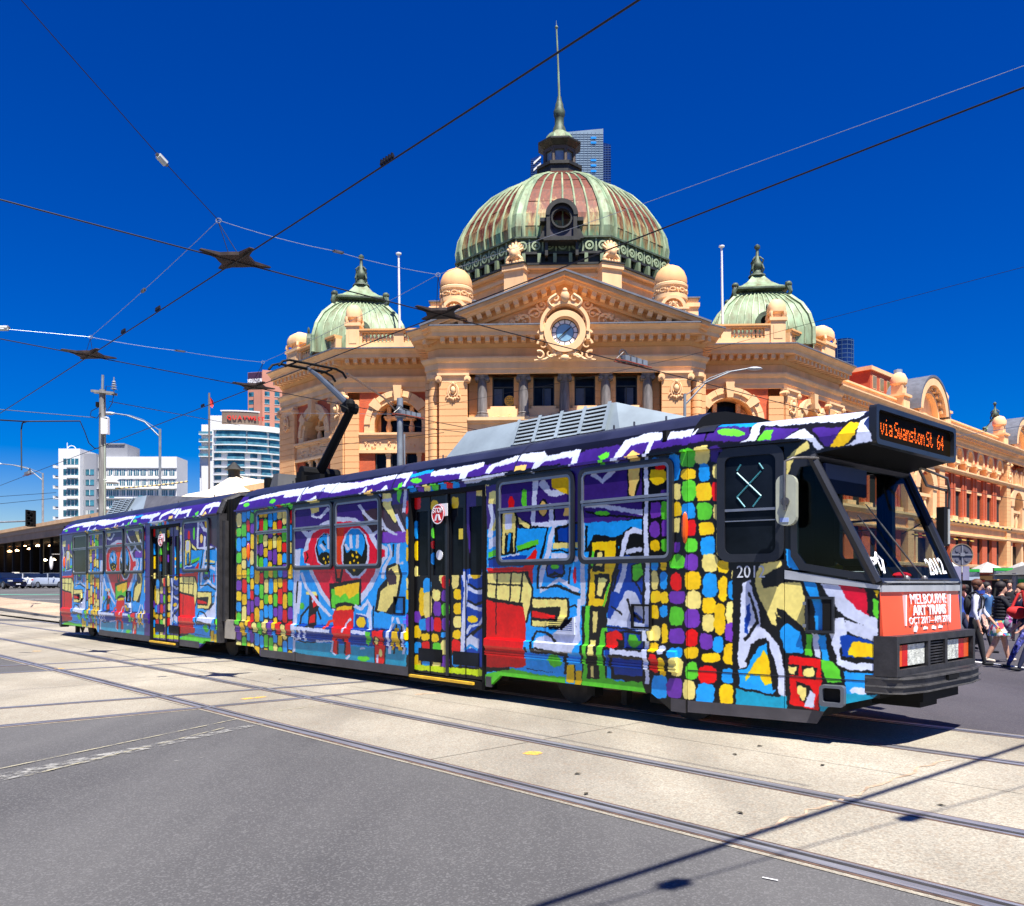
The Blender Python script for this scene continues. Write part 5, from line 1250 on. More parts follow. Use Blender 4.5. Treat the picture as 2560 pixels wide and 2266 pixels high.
r-226,116 -188,111 -186,107 -226,107
b-233,97 -198,96 -193,86 -219,83 -226,68 -234,49
w-221,83 -193,88 -164,105 -150,115 -147,85 -159,68 -219,68
k-185,81 -199,91 -219,92 -227,83 -227,59 -223,59 -223,83 -218,90 -201,88 -187,79
k-176,94 -170,98 -157,108 -159,110 -173,100 -179,96
k-165,120 -156,123 -152,119 -155,98 -152,98 -148,119 -156,125 -166,122
b-237,64 -171,66 -174,43 -237,45
g-176,56 -181,51 -189,50 -195,52 -198,57 -195,63 -189,66 -181,65 -176,61
k-219,69 -189,67 -165,62 -164,64 -188,70 -218,72
y-169,54 -158,55 -157,34 -170,33
y-156,48 -146,49 -146,32 -156,32
k-158,55 -157,37 -155,38 -156,55
g-313,32 -289,38 -261,43 -219,39 -171,40 -171,29 -283,23 -313,15
k-312,41 -267,44 -267,41 -312,35
w-148,217 -148,176 -147,124 -140,124 -141,176 -141,217
w-152,131 -155,90 -149,90 -146,131
v-163,293 -46,292 -49,214 -163,220
d-107,179 -55,178 -55,47 -107,56
w-132,271 -114,259 -94,271 -100,276 -115,265 -127,275
k-78,291 -58,284 -60,257 -70,237 -78,243
q-76,290 -60,284 -62,258 -71,240 -76,244
k-58,300 -45,299 -45,174 -44,41 -58,40
w-55,300 -48,299 -49,176 -47,43 -55,42 -55,185
w-140,235 -112,232 -88,227 -57,221 -56,227 -87,232 -112,237 -139,240
k-140,229 -115,223 -88,221 -58,217 -58,219 -88,223 -114,226 -139,231
g-103,225 -108,224 -116,224 -123,226 -126,227 -123,229 -116,229 -108,229 -103,227
k-140,214 -57,219 -57,193 -140,184
b-136,217 -57,217 -57,205 -95,200 -127,204 -136,188
k-132,197 -90,197 -90,172 -99,149 -107,117 -140,120
y-129,195 -93,196 -95,174 -102,151 -112,119 -136,122 -132,163 -127,168
g-129,185 -131,169 -127,168 -125,184
k-124,186 -109,185 -112,162 -129,162
l-120,183 -113,183 -115,168 -124,168
g-106,150 -115,122 -112,121 -103,149
k-126,159 -104,159 -104,150 -114,131 -126,131
l-119,155 -107,153 -117,134 -124,136
w-83,177 -74,201 -69,203 -58,201 -57,206 -70,209 -81,204 -90,179
w-79,180 -57,183 -58,188 -80,185
k-90,175 -81,204 -71,208 -72,210 -83,205 -93,176
k-74,196 -58,193 -57,195 -74,198
k-73,168 -59,172 -55,158 -66,149 -73,151
g-71,167 -60,171 -57,158 -66,151 -71,153
w-85,172 -88,158 -97,140 -90,138 -81,156 -78,171
w-80,142 -68,140 -57,123 -57,111 -71,120 -76,107 -106,106 -89,128
k-93,165 -101,140 -98,140 -90,164
k-80,131 -74,116 -61,108 -59,110 -71,118 -77,132
k-68,149 -59,136 -57,137 -66,150
k-103,123 -86,114 -85,116 -101,124
w-110,103 -84,101 -56,98 -55,106 -82,108 -109,110
k-108,99 -83,98 -56,95 -55,97 -83,100 -108,101
k-145,123 -108,123 -108,36 -146,32
g-140,123 -142,67 -146,34 -139,35 -136,67 -133,123
g-116,99 -120,69 -118,35 -110,36 -111,69 -107,99
l-129,117 -121,117 -123,93 -129,93
l-133,85 -124,85 -124,68 -133,67
l-132,55 -127,56 -127,43 -132,43
k-111,95 -55,98 -55,76 -110,75
d-84,95 -57,95 -57,79 -82,79
r-109,93 -95,97 -86,94 -85,87 -94,88 -99,77 -109,79
r-92,81 -94,78 -96,77 -98,79 -99,82 -98,85 -96,87 -94,86 -92,84
g-60,85 -64,81 -71,79 -76,82 -79,87 -76,92 -71,94 -64,94 -60,90
w-100,77 -55,76 -55,70 -100,71
k-102,71 -55,70 -54,45 -102,43
d-98,67 -56,67 -58,49 -98,48
g-118,45 -95,42 -58,43 -53,31 -118,30
g-145,40 -118,42 -118,30 -145,30
k-49,289 53,289 53,30 -25,27 -49,35
b-9,261 -11,255 -17,254 -23,256 -25,262 -25,276 -23,282 -17,283 -11,281 -9,275
g9,271 7,267 1,267 -7,269 -9,273 -9,282 -7,285 1,286 7,284 9,280
l24,273 22,269 16,268 10,270 8,274 8,284 10,288 16,289 22,287 24,283
v37,273 35,269 31,269 26,270 25,274 25,282 26,285 31,286 35,284 37,281
y9,256 7,254 1,254 -5,255 -8,258 -8,264 -5,266 1,266 7,265 9,262
b24,255 22,252 18,251 13,252 12,256 12,265 13,269 18,270 22,268 24,265
l35,256 34,253 31,253 28,254 27,257 27,264 28,267 31,268 34,267 35,264
l-8,238 -9,235 -13,234 -17,236 -18,239 -18,248 -17,251 -13,252 -9,250 -8,247
g9,237 7,233 1,232 -5,234 -7,238 -7,249 -5,253 1,254 7,252 9,248
y26,236 24,232 18,232 12,233 9,237 9,246 12,250 18,250 24,249 26,245
r34,235 33,231 30,230 27,232 26,236 26,245 27,249 30,250 33,249 34,245
y-7,221 -9,218 -13,217 -16,218 -18,221 -18,229 -16,232 -13,233 -9,231 -7,228
b8,218 6,214 1,214 -5,215 -7,219 -7,227 -5,230 1,231 6,230 8,226
g26,217 24,213 18,212 12,213 10,217 10,226 12,230 18,231 24,229 26,226
l35,216 34,213 31,212 28,213 27,216 27,224 28,228 31,228 34,227 35,224
l-9,204 -10,201 -14,201 -18,202 -19,205 -19,212 -18,215 -14,216 -10,215 -9,212
r9,201 8,197 3,197 -1,198 -3,201 -3,209 -1,212 3,213 8,212 9,208
y28,201 26,198 20,197 14,198 12,201 12,208 14,210 20,211 26,210 28,207
p-9,183 -10,181 -14,180 -18,181 -19,183 -19,189 -18,191 -14,192 -10,191 -9,189
g11,184 9,181 4,180 -1,181 -3,185 -3,192 -1,195 4,195 9,194 11,191
b29,181 27,177 21,176 16,177 14,181 14,191 16,195 21,196 27,195 29,191
l37,185 36,178 33,176 31,178 30,185 30,201 31,208 33,210 36,208 37,201
g-2,167 -5,164 -12,163 -19,164 -22,167 -22,175 -19,178 -12,179 -5,177 -2,174
p12,166 10,162 5,161 -1,163 -3,166 -3,174 -1,178 5,179 10,177 12,174
l32,165 30,161 24,160 18,161 16,165 16,173 18,177 24,178 30,177 32,173
y44,162 42,159 38,159 33,160 32,163 32,170 33,173 38,174 42,173 44,170
b-37,165 -38,163 -42,162 -46,163 -47,165 -47,170 -46,172 -42,173 -38,172 -37,170
y-26,164 -27,162 -30,162 -33,162 -34,165 -34,170 -33,172 -30,172 -27,172 -26,170
l-37,147 -38,143 -42,142 -46,143 -47,147 -47,157 -46,162 -42,163 -38,161 -37,157
b-25,148 -26,144 -30,143 -34,144 -35,148 -35,156 -34,160 -30,161 -26,160 -25,156
r-7,146 -9,142 -14,141 -19,142 -21,146 -21,155 -19,158 -14,160 -9,158 -7,155
y14,147 12,143 5,142 -2,143 -4,147 -4,156 -2,160 5,161 12,160 14,156
b32,141 30,136 24,134 18,136 16,141 16,153 18,158 24,160 30,158 32,153
y42,137 41,132 38,130 35,132 33,137 33,149 35,154 38,156 41,154 42,149
b55,137 54,133 49,132 44,133 43,137 43,147 44,151 49,153 54,151 55,147
l56,155 54,153 51,153 47,153 46,155 46,160 47,162 51,163 54,162 56,160
y-33,131 -35,129 -40,128 -46,128 -47,131 -47,138 -46,140 -40,141 -35,140 -33,138
y-24,132 -25,129 -29,128 -32,129 -33,132 -33,138 -32,140 -29,141 -25,140 -24,138
p-4,131 -6,128 -13,127 -21,128 -23,130 -23,137 -21,140 -13,141 -6,140 -4,137
l15,127 13,124 7,122 0,123 -3,127 -3,136 0,140 7,142 13,140 15,137
y30,123 28,119 23,118 17,119 16,122 16,131 17,134 23,135 28,134 30,131
y-36,115 -37,112 -42,111 -46,112 -47,115 -47,122 -46,125 -42,126 -37,125 -36,122
b-25,117 -27,114 -30,113 -33,114 -35,116 -35,123 -33,125 -30,126 -27,126 -25,123
g-5,110 -7,106 -14,105 -20,106 -22,110 -22,120 -20,124 -14,125 -7,124 -5,120
p13,108 11,104 5,103 -1,104 -4,108 -4,117 -1,122 5,123 11,122 13,118
l28,105 26,101 21,100 16,101 15,104 15,113 16,117 21,118 26,117 28,114
y39,105 38,99 33,97 29,99 28,105 28,120 29,127 33,129 38,127 39,120
l52,114 51,109 46,108 42,109 40,114 40,125 42,130 46,131 51,130 52,125
l-34,93 -36,89 -41,88 -46,89 -48,92 -48,100 -46,103 -41,105 -36,104 -34,101
y-24,92 -25,88 -29,86 -32,87 -33,92 -33,102 -32,106 -29,108 -25,106 -24,102
p-4,92 -6,88 -13,87 -21,88 -23,91 -23,98 -21,102 -13,103 -6,102 -4,99
r10,89 8,85 4,84 -1,85 -3,88 -3,97 -1,101 4,102 8,101 10,98
p26,86 25,83 19,82 14,83 12,86 12,94 14,98 19,99 25,98 26,95
b37,84 36,80 32,79 28,80 26,83 26,91 28,95 32,96 36,95 37,92
p52,96 50,93 45,91 40,92 39,96 39,105 40,109 45,110 50,109 52,105
y-36,79 -38,77 -42,76 -47,76 -48,78 -48,84 -47,86 -42,87 -38,86 -36,84
w-27,77 -28,75 -31,75 -34,75 -35,77 -35,81 -34,83 -31,84 -28,83 -27,82
b-6,76 -8,73 -14,72 -21,72 -23,74 -23,80 -21,82 -14,83 -8,83 -6,81
y11,76 9,73 4,72 -2,72 -4,75 -4,81 -2,83 4,84 9,84 11,81
y35,73 32,71 25,70 17,70 15,72 15,76 17,78 25,79 32,79 35,77
y51,74 50,69 45,68 40,69 38,73 38,84 40,89 45,90 50,89 51,85
r-35,60 -37,55 -41,54 -45,55 -47,59 -47,69 -45,74 -41,75 -37,74 -35,70
y-26,57 -27,53 -30,52 -34,53 -35,57 -35,66 -34,70 -30,72 -27,71 -26,67
l-6,59 -8,55 -14,53 -20,54 -22,58 -22,67 -20,71 -14,73 -8,72 -6,68
g11,56 9,53 4,51 -1,52 -3,55 -3,64 -1,67 4,69 9,68 11,64
r31,53 28,50 21,48 14,49 11,52 11,61 14,65 21,67 28,66 31,63
b50,54 48,51 43,49 38,50 36,53 36,60 38,64 43,65 48,64 50,61
b-25,35 -27,30 -35,28 -44,28 -46,33 -46,45 -44,51 -35,53 -27,52 -25,47
p-7,37 -9,32 -16,30 -23,31 -26,35 -26,45 -23,50 -16,52 -9,51 -7,47
l8,36 6,32 1,30 -4,31 -6,35 -6,45 -4,50 1,51 6,50 8,46
b28,32 26,27 18,25 11,26 9,30 9,42 11,47 18,49 26,48 28,43
y48,34 46,30 40,28 35,29 33,33 33,43 35,47 40,49 46,48 48,44
p-33,221 -35,218 -40,217 -45,218 -46,222 -46,230 -45,234 -40,234 -35,233 -33,229
g-22,220 -24,216 -28,215 -32,216 -33,220 -33,230 -32,234 -28,235 -24,233 -22,229
p-34,201 -36,198 -40,197 -45,198 -47,201 -47,210 -45,213 -40,214 -36,212 -34,209
p-22,201 -24,198 -27,197 -31,198 -32,201 -32,210 -31,214 -27,215 -24,213 -22,210
y-35,185 -37,183 -41,182 -45,183 -47,186 -47,192 -45,194 -41,195 -37,194 -35,191
g-22,185 -24,182 -27,181 -31,182 -33,185 -33,192 -31,194 -27,195 -24,194 -22,191
y-26,256 -29,253 -37,252 -44,254 -47,258 -47,266 -44,269 -37,269 -29,267 -26,264
r-27,269 -29,267 -33,267 -38,268 -40,271 -40,276 -38,278 -33,279 -29,277 -27,275
b-35,274 -36,272 -40,272 -43,273 -45,275 -45,280 -43,282 -40,282 -36,281 -35,279
v-23,237 -24,235 -28,235 -32,236 -33,238 -33,244 -32,246 -28,247 -24,246 -23,243
k47,162 51,291 177,278 188,143 187,28 47,16
k47,171 100,171 100,28 47,24
w57,150 65,152 73,127 75,107 84,100 94,89 99,57 99,41 92,42 91,66 84,86 81,96 73,95 65,89 61,68 55,65 52,73 53,93 55,122
d61,126 64,130 65,117 62,100 59,102
k62,140 68,120 70,110 57,94 59,92 73,109 71,121 64,140
l71,160 75,167 94,171 95,165 79,157 75,150 77,144 98,150 113,150 117,135 118,104 109,106 92,117 88,121 91,108 86,109 81,119 75,130 69,146
k75,155 94,163 99,165 99,151 90,146 78,146
k90,125 98,122 117,107 116,102 100,110 91,119
k64,149 73,124 80,110 93,103 95,105 83,112 76,125 67,150
b93,104 100,111 113,103 116,83 100,83
b53,64 61,65 67,78 75,91 81,92 89,46 86,42 71,45 53,46
k63,71 73,88 81,91 83,69 86,46 89,47 86,69 83,93 71,90 60,72
y59,56 69,72 78,84 82,79 85,53 79,51 73,59 65,60 60,52
t50,45 75,44 100,41 100,28 50,28
k52,44 75,42 94,40 94,42 75,44 52,46
k101,83 133,79 135,59 131,29 101,32
r102,81 131,78 133,59 130,30 102,34 104,44
k101,72 111,72 111,61 101,62
l102,70 109,70 108,62 102,64
k113,71 128,70 127,58 116,59
l126,63 124,61 120,60 116,61 115,64 116,67 120,69 124,69 126,66
k109,56 122,53 125,45 118,36 113,38
l111,53 120,50 118,38 115,38 110,46
w122,48 127,45 126,32 117,33
b115,152 126,151 135,124 136,105 127,105 126,127
w131,149 148,149 153,137 166,126 182,118 182,105 166,112 152,119 139,135
c147,149 171,144 174,123 175,119 163,126 153,137
k171,144 177,144 179,119 174,119
y177,143 183,142 182,135
g178,135 183,133 182,117 177,121
w153,115 165,112 182,106 182,96 166,100 153,106
w145,117 152,117 155,102 148,87 149,79 163,76 186,77 186,71 156,69 147,74 140,100
d149,100 156,102 180,96 186,90 186,80 151,82
y156,87 160,96 177,95 183,89 182,83 163,81 157,84
g118,101 124,101 123,80 117,82
w124,102 130,101 131,79 126,80
b129,101 138,101 142,74 133,77
k136,100 139,77 143,77 140,101
g131,78 142,77 149,69 150,58 138,57 133,68
b152,68 186,70 184,50 154,47
k155,67 183,68 183,70 155,69
w172,50 169,48 163,47 159,48 157,50 159,53 163,54 169,54 172,53
k172,48 180,50 180,52 171,50
t131,46 181,49 178,45 142,28 131,29
g149,34 162,40 159,36 147,30
b99,182 104,180 109,167 116,157 113,156 100,167
l100,269 120,283 122,275 107,269 102,252 100,237
v-1043,298 -797,304 -473,306 -473,284 -666,285 -797,286 -1043,279
v-496,301 -289,300 -83,296 -83,289 -289,288 -496,286
v-179,297 -93,299 18,300 18,292 -179,285
w-1033,297 -958,306 -866,309 -797,308 -781,309 -781,302 -866,301 -948,300 -1005,298 -1033,294
w-854,303 -792,304 -748,309 -675,306 -618,303 -575,305 -538,306 -489,306 -482,304 -487,287 -495,288 -491,298 -508,300 -544,299 -569,296 -596,295 -645,293 -686,292 -735,298 -788,297 -789,285 -799,286 -797,296 -854,296
g-977,291 -983,290 -992,290 -1000,292 -1004,294 -1000,296 -992,297 -983,296 -977,294
g-877,291 -882,289 -890,289 -897,291 -899,294 -897,296 -890,297 -882,296 -877,294
b-483,303 -434,305 -434,301 -482,298
g-450,291 -456,289 -467,290 -476,292 -479,294 -476,296 -467,297 -456,295 -450,293
w-436,302 -405,304 -405,297 -423,295 -434,298
w-764,285 -738,292 -732,284
q-586,287 -573,290 -566,283 -569,278 -584,281
w-593,294 -600,285 -593,283 -586,292
w-553,284 -538,293 -526,285
g-513,286 -492,287 -497,283 -499,264 -506,269 -505,284
g-506,292 -496,293 -495,287 -506,286
w-433,302 -326,304 -324,299 -351,294 -353,286 -367,287 -367,294 -433,296
w-313,299 -261,307 -219,306 -208,300 -154,302 -153,284 -162,283 -164,294 -208,294 -221,286 -223,280 -230,283 -226,294 -261,299 -300,295 -306,288 -315,289
w-354,285 -272,287 -272,283 -336,279 -354,280
k-261,287 -221,287 -219,283 -261,282
q-261,293 -239,293 -239,287 -261,287
v-147,300 -96,300 -98,289 -145,287
g-122,291 -107,294 -107,288 -111,287 -111,280 -118,281 -118,286
w-100,283 -90,304 -60,308 18,302 20,298 -12,297 -48,299 -48,290 -55,287 -55,298 -78,297 -92,280
g-123,291 -111,295 -106,291 -110,288 -111,280 -118,280 -118,288
q-80,286 -74,293 -62,286 -62,283 -80,284
k-9,306 27,310 66,309 150,308 150,274 111,285 66,287 -9,286
b24,308 27,309 62,306 62,301 23,303
v21,303 59,301 63,294 55,288 17,290
w-9,305 8,305 5,297 -9,298
v-9,298 5,297 17,303 16,290 -9,290
g57,294 50,293 40,293 31,295 28,298 31,300 40,300 50,299 57,296
w62,307 69,310 89,309 107,311 129,311 150,309 167,313 167,300 150,297 118,299 96,299 77,300 71,301 73,294 70,287 54,287 62,291 63,295
v77,299 111,295 96,287 85,285 73,287
g77,296 85,296 85,287 72,287
v122,294 151,293 139,275 135,276 129,286
w97,287 115,295 125,287 135,274 129,274 118,285 103,286
y142,280 150,290 157,296 166,295 162,284 153,276 140,275
w166,297 174,299 177,277 153,275 163,280'''
ARTG = {'FACE': 0, 'DOOR': 117, 'HOUSE': 192, 'DOTS': 320, 'NOSE': 403, 'CANT': 450, 'END': 489}
PAL = {'k': (18, 17, 20), 'n': (30, 32, 62), 'w': (208, 216, 240), 'b': (28, 160, 245), 'd': (6, 62, 165), 'y': (252, 205, 14), 'l': (252, 233, 132), 'r': (232, 16, 18), 'c': (222, 14, 52),
       'g': (95, 215, 48), 'p': (118, 56, 178), 'v': (62, 34, 122), 't': (22, 160, 196), 'o': (236, 62, 20), 'm': (66, 46, 56), 'q': (250, 205, 110), 'z': (214, 246, 10), 'G': (52, 50, 56)}
S0, S1, ZT, CM = -21.6, 2.0, 3.40, .0060
AW, AH = int((S1-S0)/CM), int(ZT/CM)
def raster_art():
    rs = np.random.RandomState(3)
    def field(cell, amp):
        g = rs.rand(int(AH/cell)+3, int(AW/cell)+3)-.5
        y = np.arange(AH)/cell; x = np.arange(AW)/cell; y0 = y.astype(int); x0 = x.astype(int); fy = (y-y0)[:, None]; fx = (x-x0)[None]
        g0 = g[y0][:, x0]; g1 = g[y0][:, x0+1]; g2 = g[y0+1][:, x0]; g3 = g[y0+1][:, x0+1]
        return ((g0*(1-fx)+g1*fx)*(1-fy)+(g2*(1-fx)+g3*fx)*fy)*amp
    X = (S0+np.arange(AW)*CM)*100+field(9, 1.7)+field(3, 1.3)+field(40, 1.5); Z = (np.arange(AH)*CM)[:, None]*100+field(9, 1.7)+field(3, 1.3)
    img = np.zeros((AH, AW, 3), np.float32); img[:] = np.array(PAL['k'])/255.
    brush = 1+field(14, .10)+field(4, .09)
    hatch = np.zeros((AH, AW), np.float32)
    def fill(c, pts, x0c=-1e9, x1c=1e9):
        P = np.array(pts, float); xa, xb = P[:, 0].min()-5, P[:, 0].max()+5; za, zb = P[:, 1].min()-5, P[:, 1].max()+5
        xa = max(xa, x0c); xb = min(xb, x1c)
        i0, i1 = max(0, int((xa/100-S0)/CM)), min(AW, int((xb/100-S0)/CM)+1); j0, j1 = max(0, int(za/100/CM)), min(AH, int(zb/100/CM)+1)
        if i1 <= i0 or j1 <= j0: return
        x = X[j0:j1, i0:i1]; z = Z[j0:j1, i0:i1]; ins = np.zeros(x.shape, bool); n = len(P)
        for a in range(n):
            x1, z1 = P[a]; x2, z2 = P[a-1]
            if z1 == z2: continue
            c_ = ((z1 > z) != (z2 > z)) & (x < (x2-x1)*(z-z1)/(z2-z1)+x1); ins ^= c_
        base = np.array(PAL[c])/255.*(1+rs.uniform(-.05, .05)); sub = img[j0:j1, i0:i1]; sub[ins] = base*np.clip(brush[j0:j1, i0:i1], .8, 1.2)[ins][:, None]
    L_ = ART.split('\n'); SH = []
    for l in L_: SH.append((l[0], [tuple(float(v) for v in p.split(',')) for p in l[1:].split(' ')]))
    def stamp(g0, g1, a0=0, a1=1, b0=0, b1=1, c0=-1e9, c1=1e9):
        k = (b1-b0)/(a1-a0)
        for c, p in SH[ARTG[g0]:ARTG[g1]]: fill(c, [(b0+(x-a0)*k, z) for x, z in p], c0, c1)
    def dots(x0, x1, cw, z0=26, z1=284):
        fill('k', [(x0, z0-10), (x1, z0-10), (x1, z1+4), (x0, z1+4)])
        x = x0; cols = 'yyyyylllbbbgggpprybl'; prev = 'k'
        while x < x1-cw*.5:
            w = cw*rs.uniform(.75, 1.2); z = z0-rs.uniform(0, 14)
            while z < z1:
                h = rs.uniform(17, 31); c = cols[rs.randint(len(cols))]
                if c == prev: c = cols[rs.randint(len(cols))]
                prev = c; cx = x+w/2+rs.uniform(-1, 1); cz = z+h/2; P = []
                for i in range(10):
                    t = 2*math.pi*(i+.5)/10; co, si = math.cos(t), math.sin(t); f = lambda v: math.copysign(abs(v)**.45, v)
                    P.append((cx+(w/2-.5)*f(co)*rs.uniform(.93, 1.03), min(cz+(h/2-.6)*f(si)*rs.uniform(.94, 1.03), z1+3)))
                fill(c, P); z += h
            x += w
    # front car
    fill('v', [(-1100, 270), (-1000, 270), (-1000, 330), (-1100, 330)]); fill('w', [(-1062, 20), (-1040, 20), (-1040, 300), (-1062, 300)]); fill('b', [(-1085, 40), (-1062, 40), (-1062, 200), (-1085, 200)]); fill('d', [(-1080, 60), (-1066, 60), (-1066, 130), (-1080, 130)])
    dots(-1042, -812, 19)
    for g0, g1 in (('FACE', 'DOOR'), ('DOOR', 'HOUSE'), ('HOUSE', 'DOTS'), ('DOTS', 'NOSE'), ('NOSE', 'CANT'), ('CANT', 'END')): stamp(g0, g1)
    # rear car
    fill('v', [(-2160, 10), (-1094, 10), (-1094, 340), (-2160, 340)])
    stamp('HOUSE', 'DOTS', -312, -142, -2118, -1905, -2160, -1905); dots(-1905, -1800, 15)
    stamp('FACE', 'DOOR', -810, -479, -1797, -1488, -1800, -1450); stamp('DOOR', 'HOUSE', -470, -314, -1454, -1300, -1460, -1296); stamp('HOUSE', 'DOTS', -312, -136, -1296, -1100, -1296, -1094)
    fill('m', [(-1150, 285), (-1094, 285), (-1094, 215), (-1150, 230)]); fill('b', [(-1145, 215), (-1094, 212), (-1094, 190), (-1145, 195)])
    stamp('CANT', 'END', -1030, 0, -2130, -1094, -2160, -1094)
    # bare roof edge and skirt
    return img
ART_IMG = bpy.data.images.new('tram_wrap', AW, AH, alpha=False)
_px = np.ones((AH, AW, 4), np.float32); _px[..., :3] = np.clip(raster_art(), 0, 1); ART_IMG.pixels.foreach_set(_px.ravel()); ART_IMG.update(); ART_IMG.pack()
def wrap_mat(name, tint=1., rough=.28, spec=.5, add=0.):
    m = bpy.data.materials.new(name); m.use_nodes = True; nt = m.node_tree; b = nt.nodes['Principled BSDF']; L = nt.links.new
    t = nt.nodes.new('ShaderNodeTexImage'); t.image = ART_IMG; t.extension = 'EXTEND'; t.interpolation = 'Cubic'
    n = nt.nodes.new('ShaderNodeTexNoise'); n.inputs['Scale'].default_value = 2.2; n.inputs['Detail'].default_value = 8; tc = nt.nodes.new('ShaderNodeTexCoord'); L(tc.outputs['Object'], n.inputs[0])
    r = nt.nodes.new('ShaderNodeValToRGB'); r.color_ramp.elements[0].color = (.80*tint, .80*tint, .81*tint, 1); r.color_ramp.elements[1].color = (1.06*tint, 1.06*tint, 1.06*tint, 1); L(n.outputs[0], r.inputs[0])
    x = nt.nodes.new('ShaderNodeMixRGB'); x.blend_type = 'MULTIPLY'; x.inputs[0].default_value = 1; L(t.outputs[0], x.inputs[1]); L(r.outputs[0], x.inputs[2]); L(x.outputs[0], b.inputs['Base Color'])
    b.inputs['Roughness'].default_value = rough; b.inputs['Specular IOR Level'].default_value = spec; b.inputs['IOR'].default_value = 1.22 if rough < .1 else 1.45
    n2 = nt.nodes.new('ShaderNodeTexNoise'); n2.inputs['Scale'].default_value = 18; L(tc.outputs['Object'], n2.inputs[0]); bp = nt.nodes.new('ShaderNodeBump'); bp.inputs['Strength'].default_value = .05; bp.inputs['Distance'].default_value = .02; L(n2.outputs[0], bp.inputs['Height']); L(bp.outputs[0], b.inputs['Normal'])
    return m
M['wrap'] = wrap_mat('painted_wrap'); M['wrapglass'] = wrap_mat('painted_wrap_on_glass', .93, .05, .3); M['wrapglass2'] = wrap_mat('painted_wrap_on_top_light', .78, .05, .3)
M['navy'] = mat('navy_roof_paint', (.022, .024, .05), .38, 0, var=.2, scale=2, bump=.03)
M['frame'] = mat('black_rubber_frame', (.018, .02, .026), .35, 0, var=.15); M['alu'] = mat('brushed_aluminium', (.33, .34, .37), .35, .7, var=.12, scale=5)
M['silver'] = mat('silver_band', (.55, .56, .58), .35, .4, var=.1, scale=4); M['under'] = mat('underframe_grime', (.035, .028, .022), .85, var=.4, scale=5); M['skirt'] = mat('dark_skirt_paint', (.06, .055, .062), .5, var=.2, scale=3)
M['bumper'] = mat('grey_black_bumper', (.034, .032, .034), .5, var=.3, scale=6, bump=.1); M['red'] = mat('orange_red_panel', (.88, .09, .03), .35, var=.04, scale=2)
M['pod'] = mat('pale_blue_grey_pod', (.27, .33, .37), .5, var=.16, scale=1.2); M['steel'] = mat('worn_steel', (.2, .19, .18), .4, .7, var=.3, scale=8); M['glass'] = glass_mat('cab_glass', (.72, .78, .76))
M['black'] = mat('black_plastic', (.01, .01, .010), .6, var=.1, spec=.12)
TR_ = thing('tram', 'articulated tram painted all over with stones, faces and houses in bright colours', 'tram', (1.786, 8.785, 0), TF.ang)
def uvmap(me, fn):
    uv = me.uv_layers.new(name='UVMap'); 
    for l in me.loops:
        s, v = fn(me.vertices[l.vertex_index].co); uv.data[l.index].uv = ((s-S0)/(S1-S0), v/ZT)
fn_main = lambda c: (c.x, c.z-.22*max(0, c.y) if c.z > 2.8 else c.z)
def TP(name, mb, m, mtx=None, uv=None, smooth=False, parent=None, label=None, kind=None):
    me = mb.mesh(name, m, smooth) if isinstance(mb, MB) else mb
    if uv: uvmap(me, uv)
    if parent is not None and parent is not TR_: mtx = parent.matrix_basis.inverted() @ (mtx or Matrix.Identity(4))
    return part(name, me, None, parent or TR_, mtx, False, label, kind)
BW2 = 2.67
TN = RZ(R(12.75)); TM = T3(0, BW2, 0) @ RZ(R(-12.75))
# --- side panels (split at their seams)
def side(s0, s1, zb, zt=2.86, poly=None):
    p = poly or [(s0+.004, zb), (s1-.004, zb), (s1-.004, zt), (s0+.004, zt)]
    TP('body_panel', MB().prism(p, 0, .05), M['wrap'], None, fn_main)
    TP('body_panel', MB().prism(p, BW2-.05, BW2), M['wrap'], None, fn_main)
side(0, 0, 0, poly=[(-10.25, .33), (-9.55, .33), (-9.27, .18), (-8.0, .18), (-8.0, 2.86), (-10.25, 2.86)])
side(-8.0, -4.76, .18); side(-3.12, -1.45, 0, poly=[(-3.12, .18), (-3.02, .19), (-2.83, .33), (-1.45, .33), (-1.45, 2.86), (-3.12, 2.86)])
side(0, 0, 0, poly=[(-1.45, .33), (-.46, .33), (-.2, .18), (-.004, .18), (-.004, 2.86), (-1.45, 2.86)])
side(-4.76, -3.12, 2.76)
side(0, 0, 0, poly=[(-21.25, .33), (-18.28, .33), (-18.05, .19), (-16.2, .19), (-16.2, 2.86), (-21.25, 2.86)])
side(-16.2, -14.56, .19); side(-14.56, -12.9, 2.76)
side(0, 0, 0, poly=[(-12.9, .19), (-11.9, .19), (-11.67, .33), (-11.0, .33), (-11.0, 2.86), (-12.9, 2.86)])
for a, b in ((-9.25, -8.02), (-7.98, -4.78), (-16.18, -14.58), (-18.0, -16.22), (-12.88, -11.92), (-3.1, -3.0)): TP('skirt_panel', MB().box(a, b, -.012, .03, .17, .30), M['skirt'])
TP('skirt_panel', MB().box(-.2, -.02, -.008, .03, .17, .30), M['skirt'])
RAIL = [(0, .80), (.045, .785), (.05, .70), (.022, .66), (.022, .632), (.036, .63), (.036, .612), (.022, .608), (.022, .598), (.034, .595), (.034, .58), (0, .572)]
for a, b in ((-10.25, -4.8), (-3.1, -.12), (-21.2, -14.6), (-12.88, -11.02)):
    TP('rub_rail', MB().add([(x, -o, z) for x in (a, b) for o, z in RAIL], [(i, i+1, 12+i+1, 12+i) for i in range(11)]+[tuple(range(12)), tuple(range(23, 11, -1))]), M['wrap'], None, fn_main)
for a, b in ((-10.25, -.02), (-21.25, -11.0)): TP('gutter', MB().box(a, b, -.045, .0, 2.835, 2.865), M['wrap'], None, fn_main)
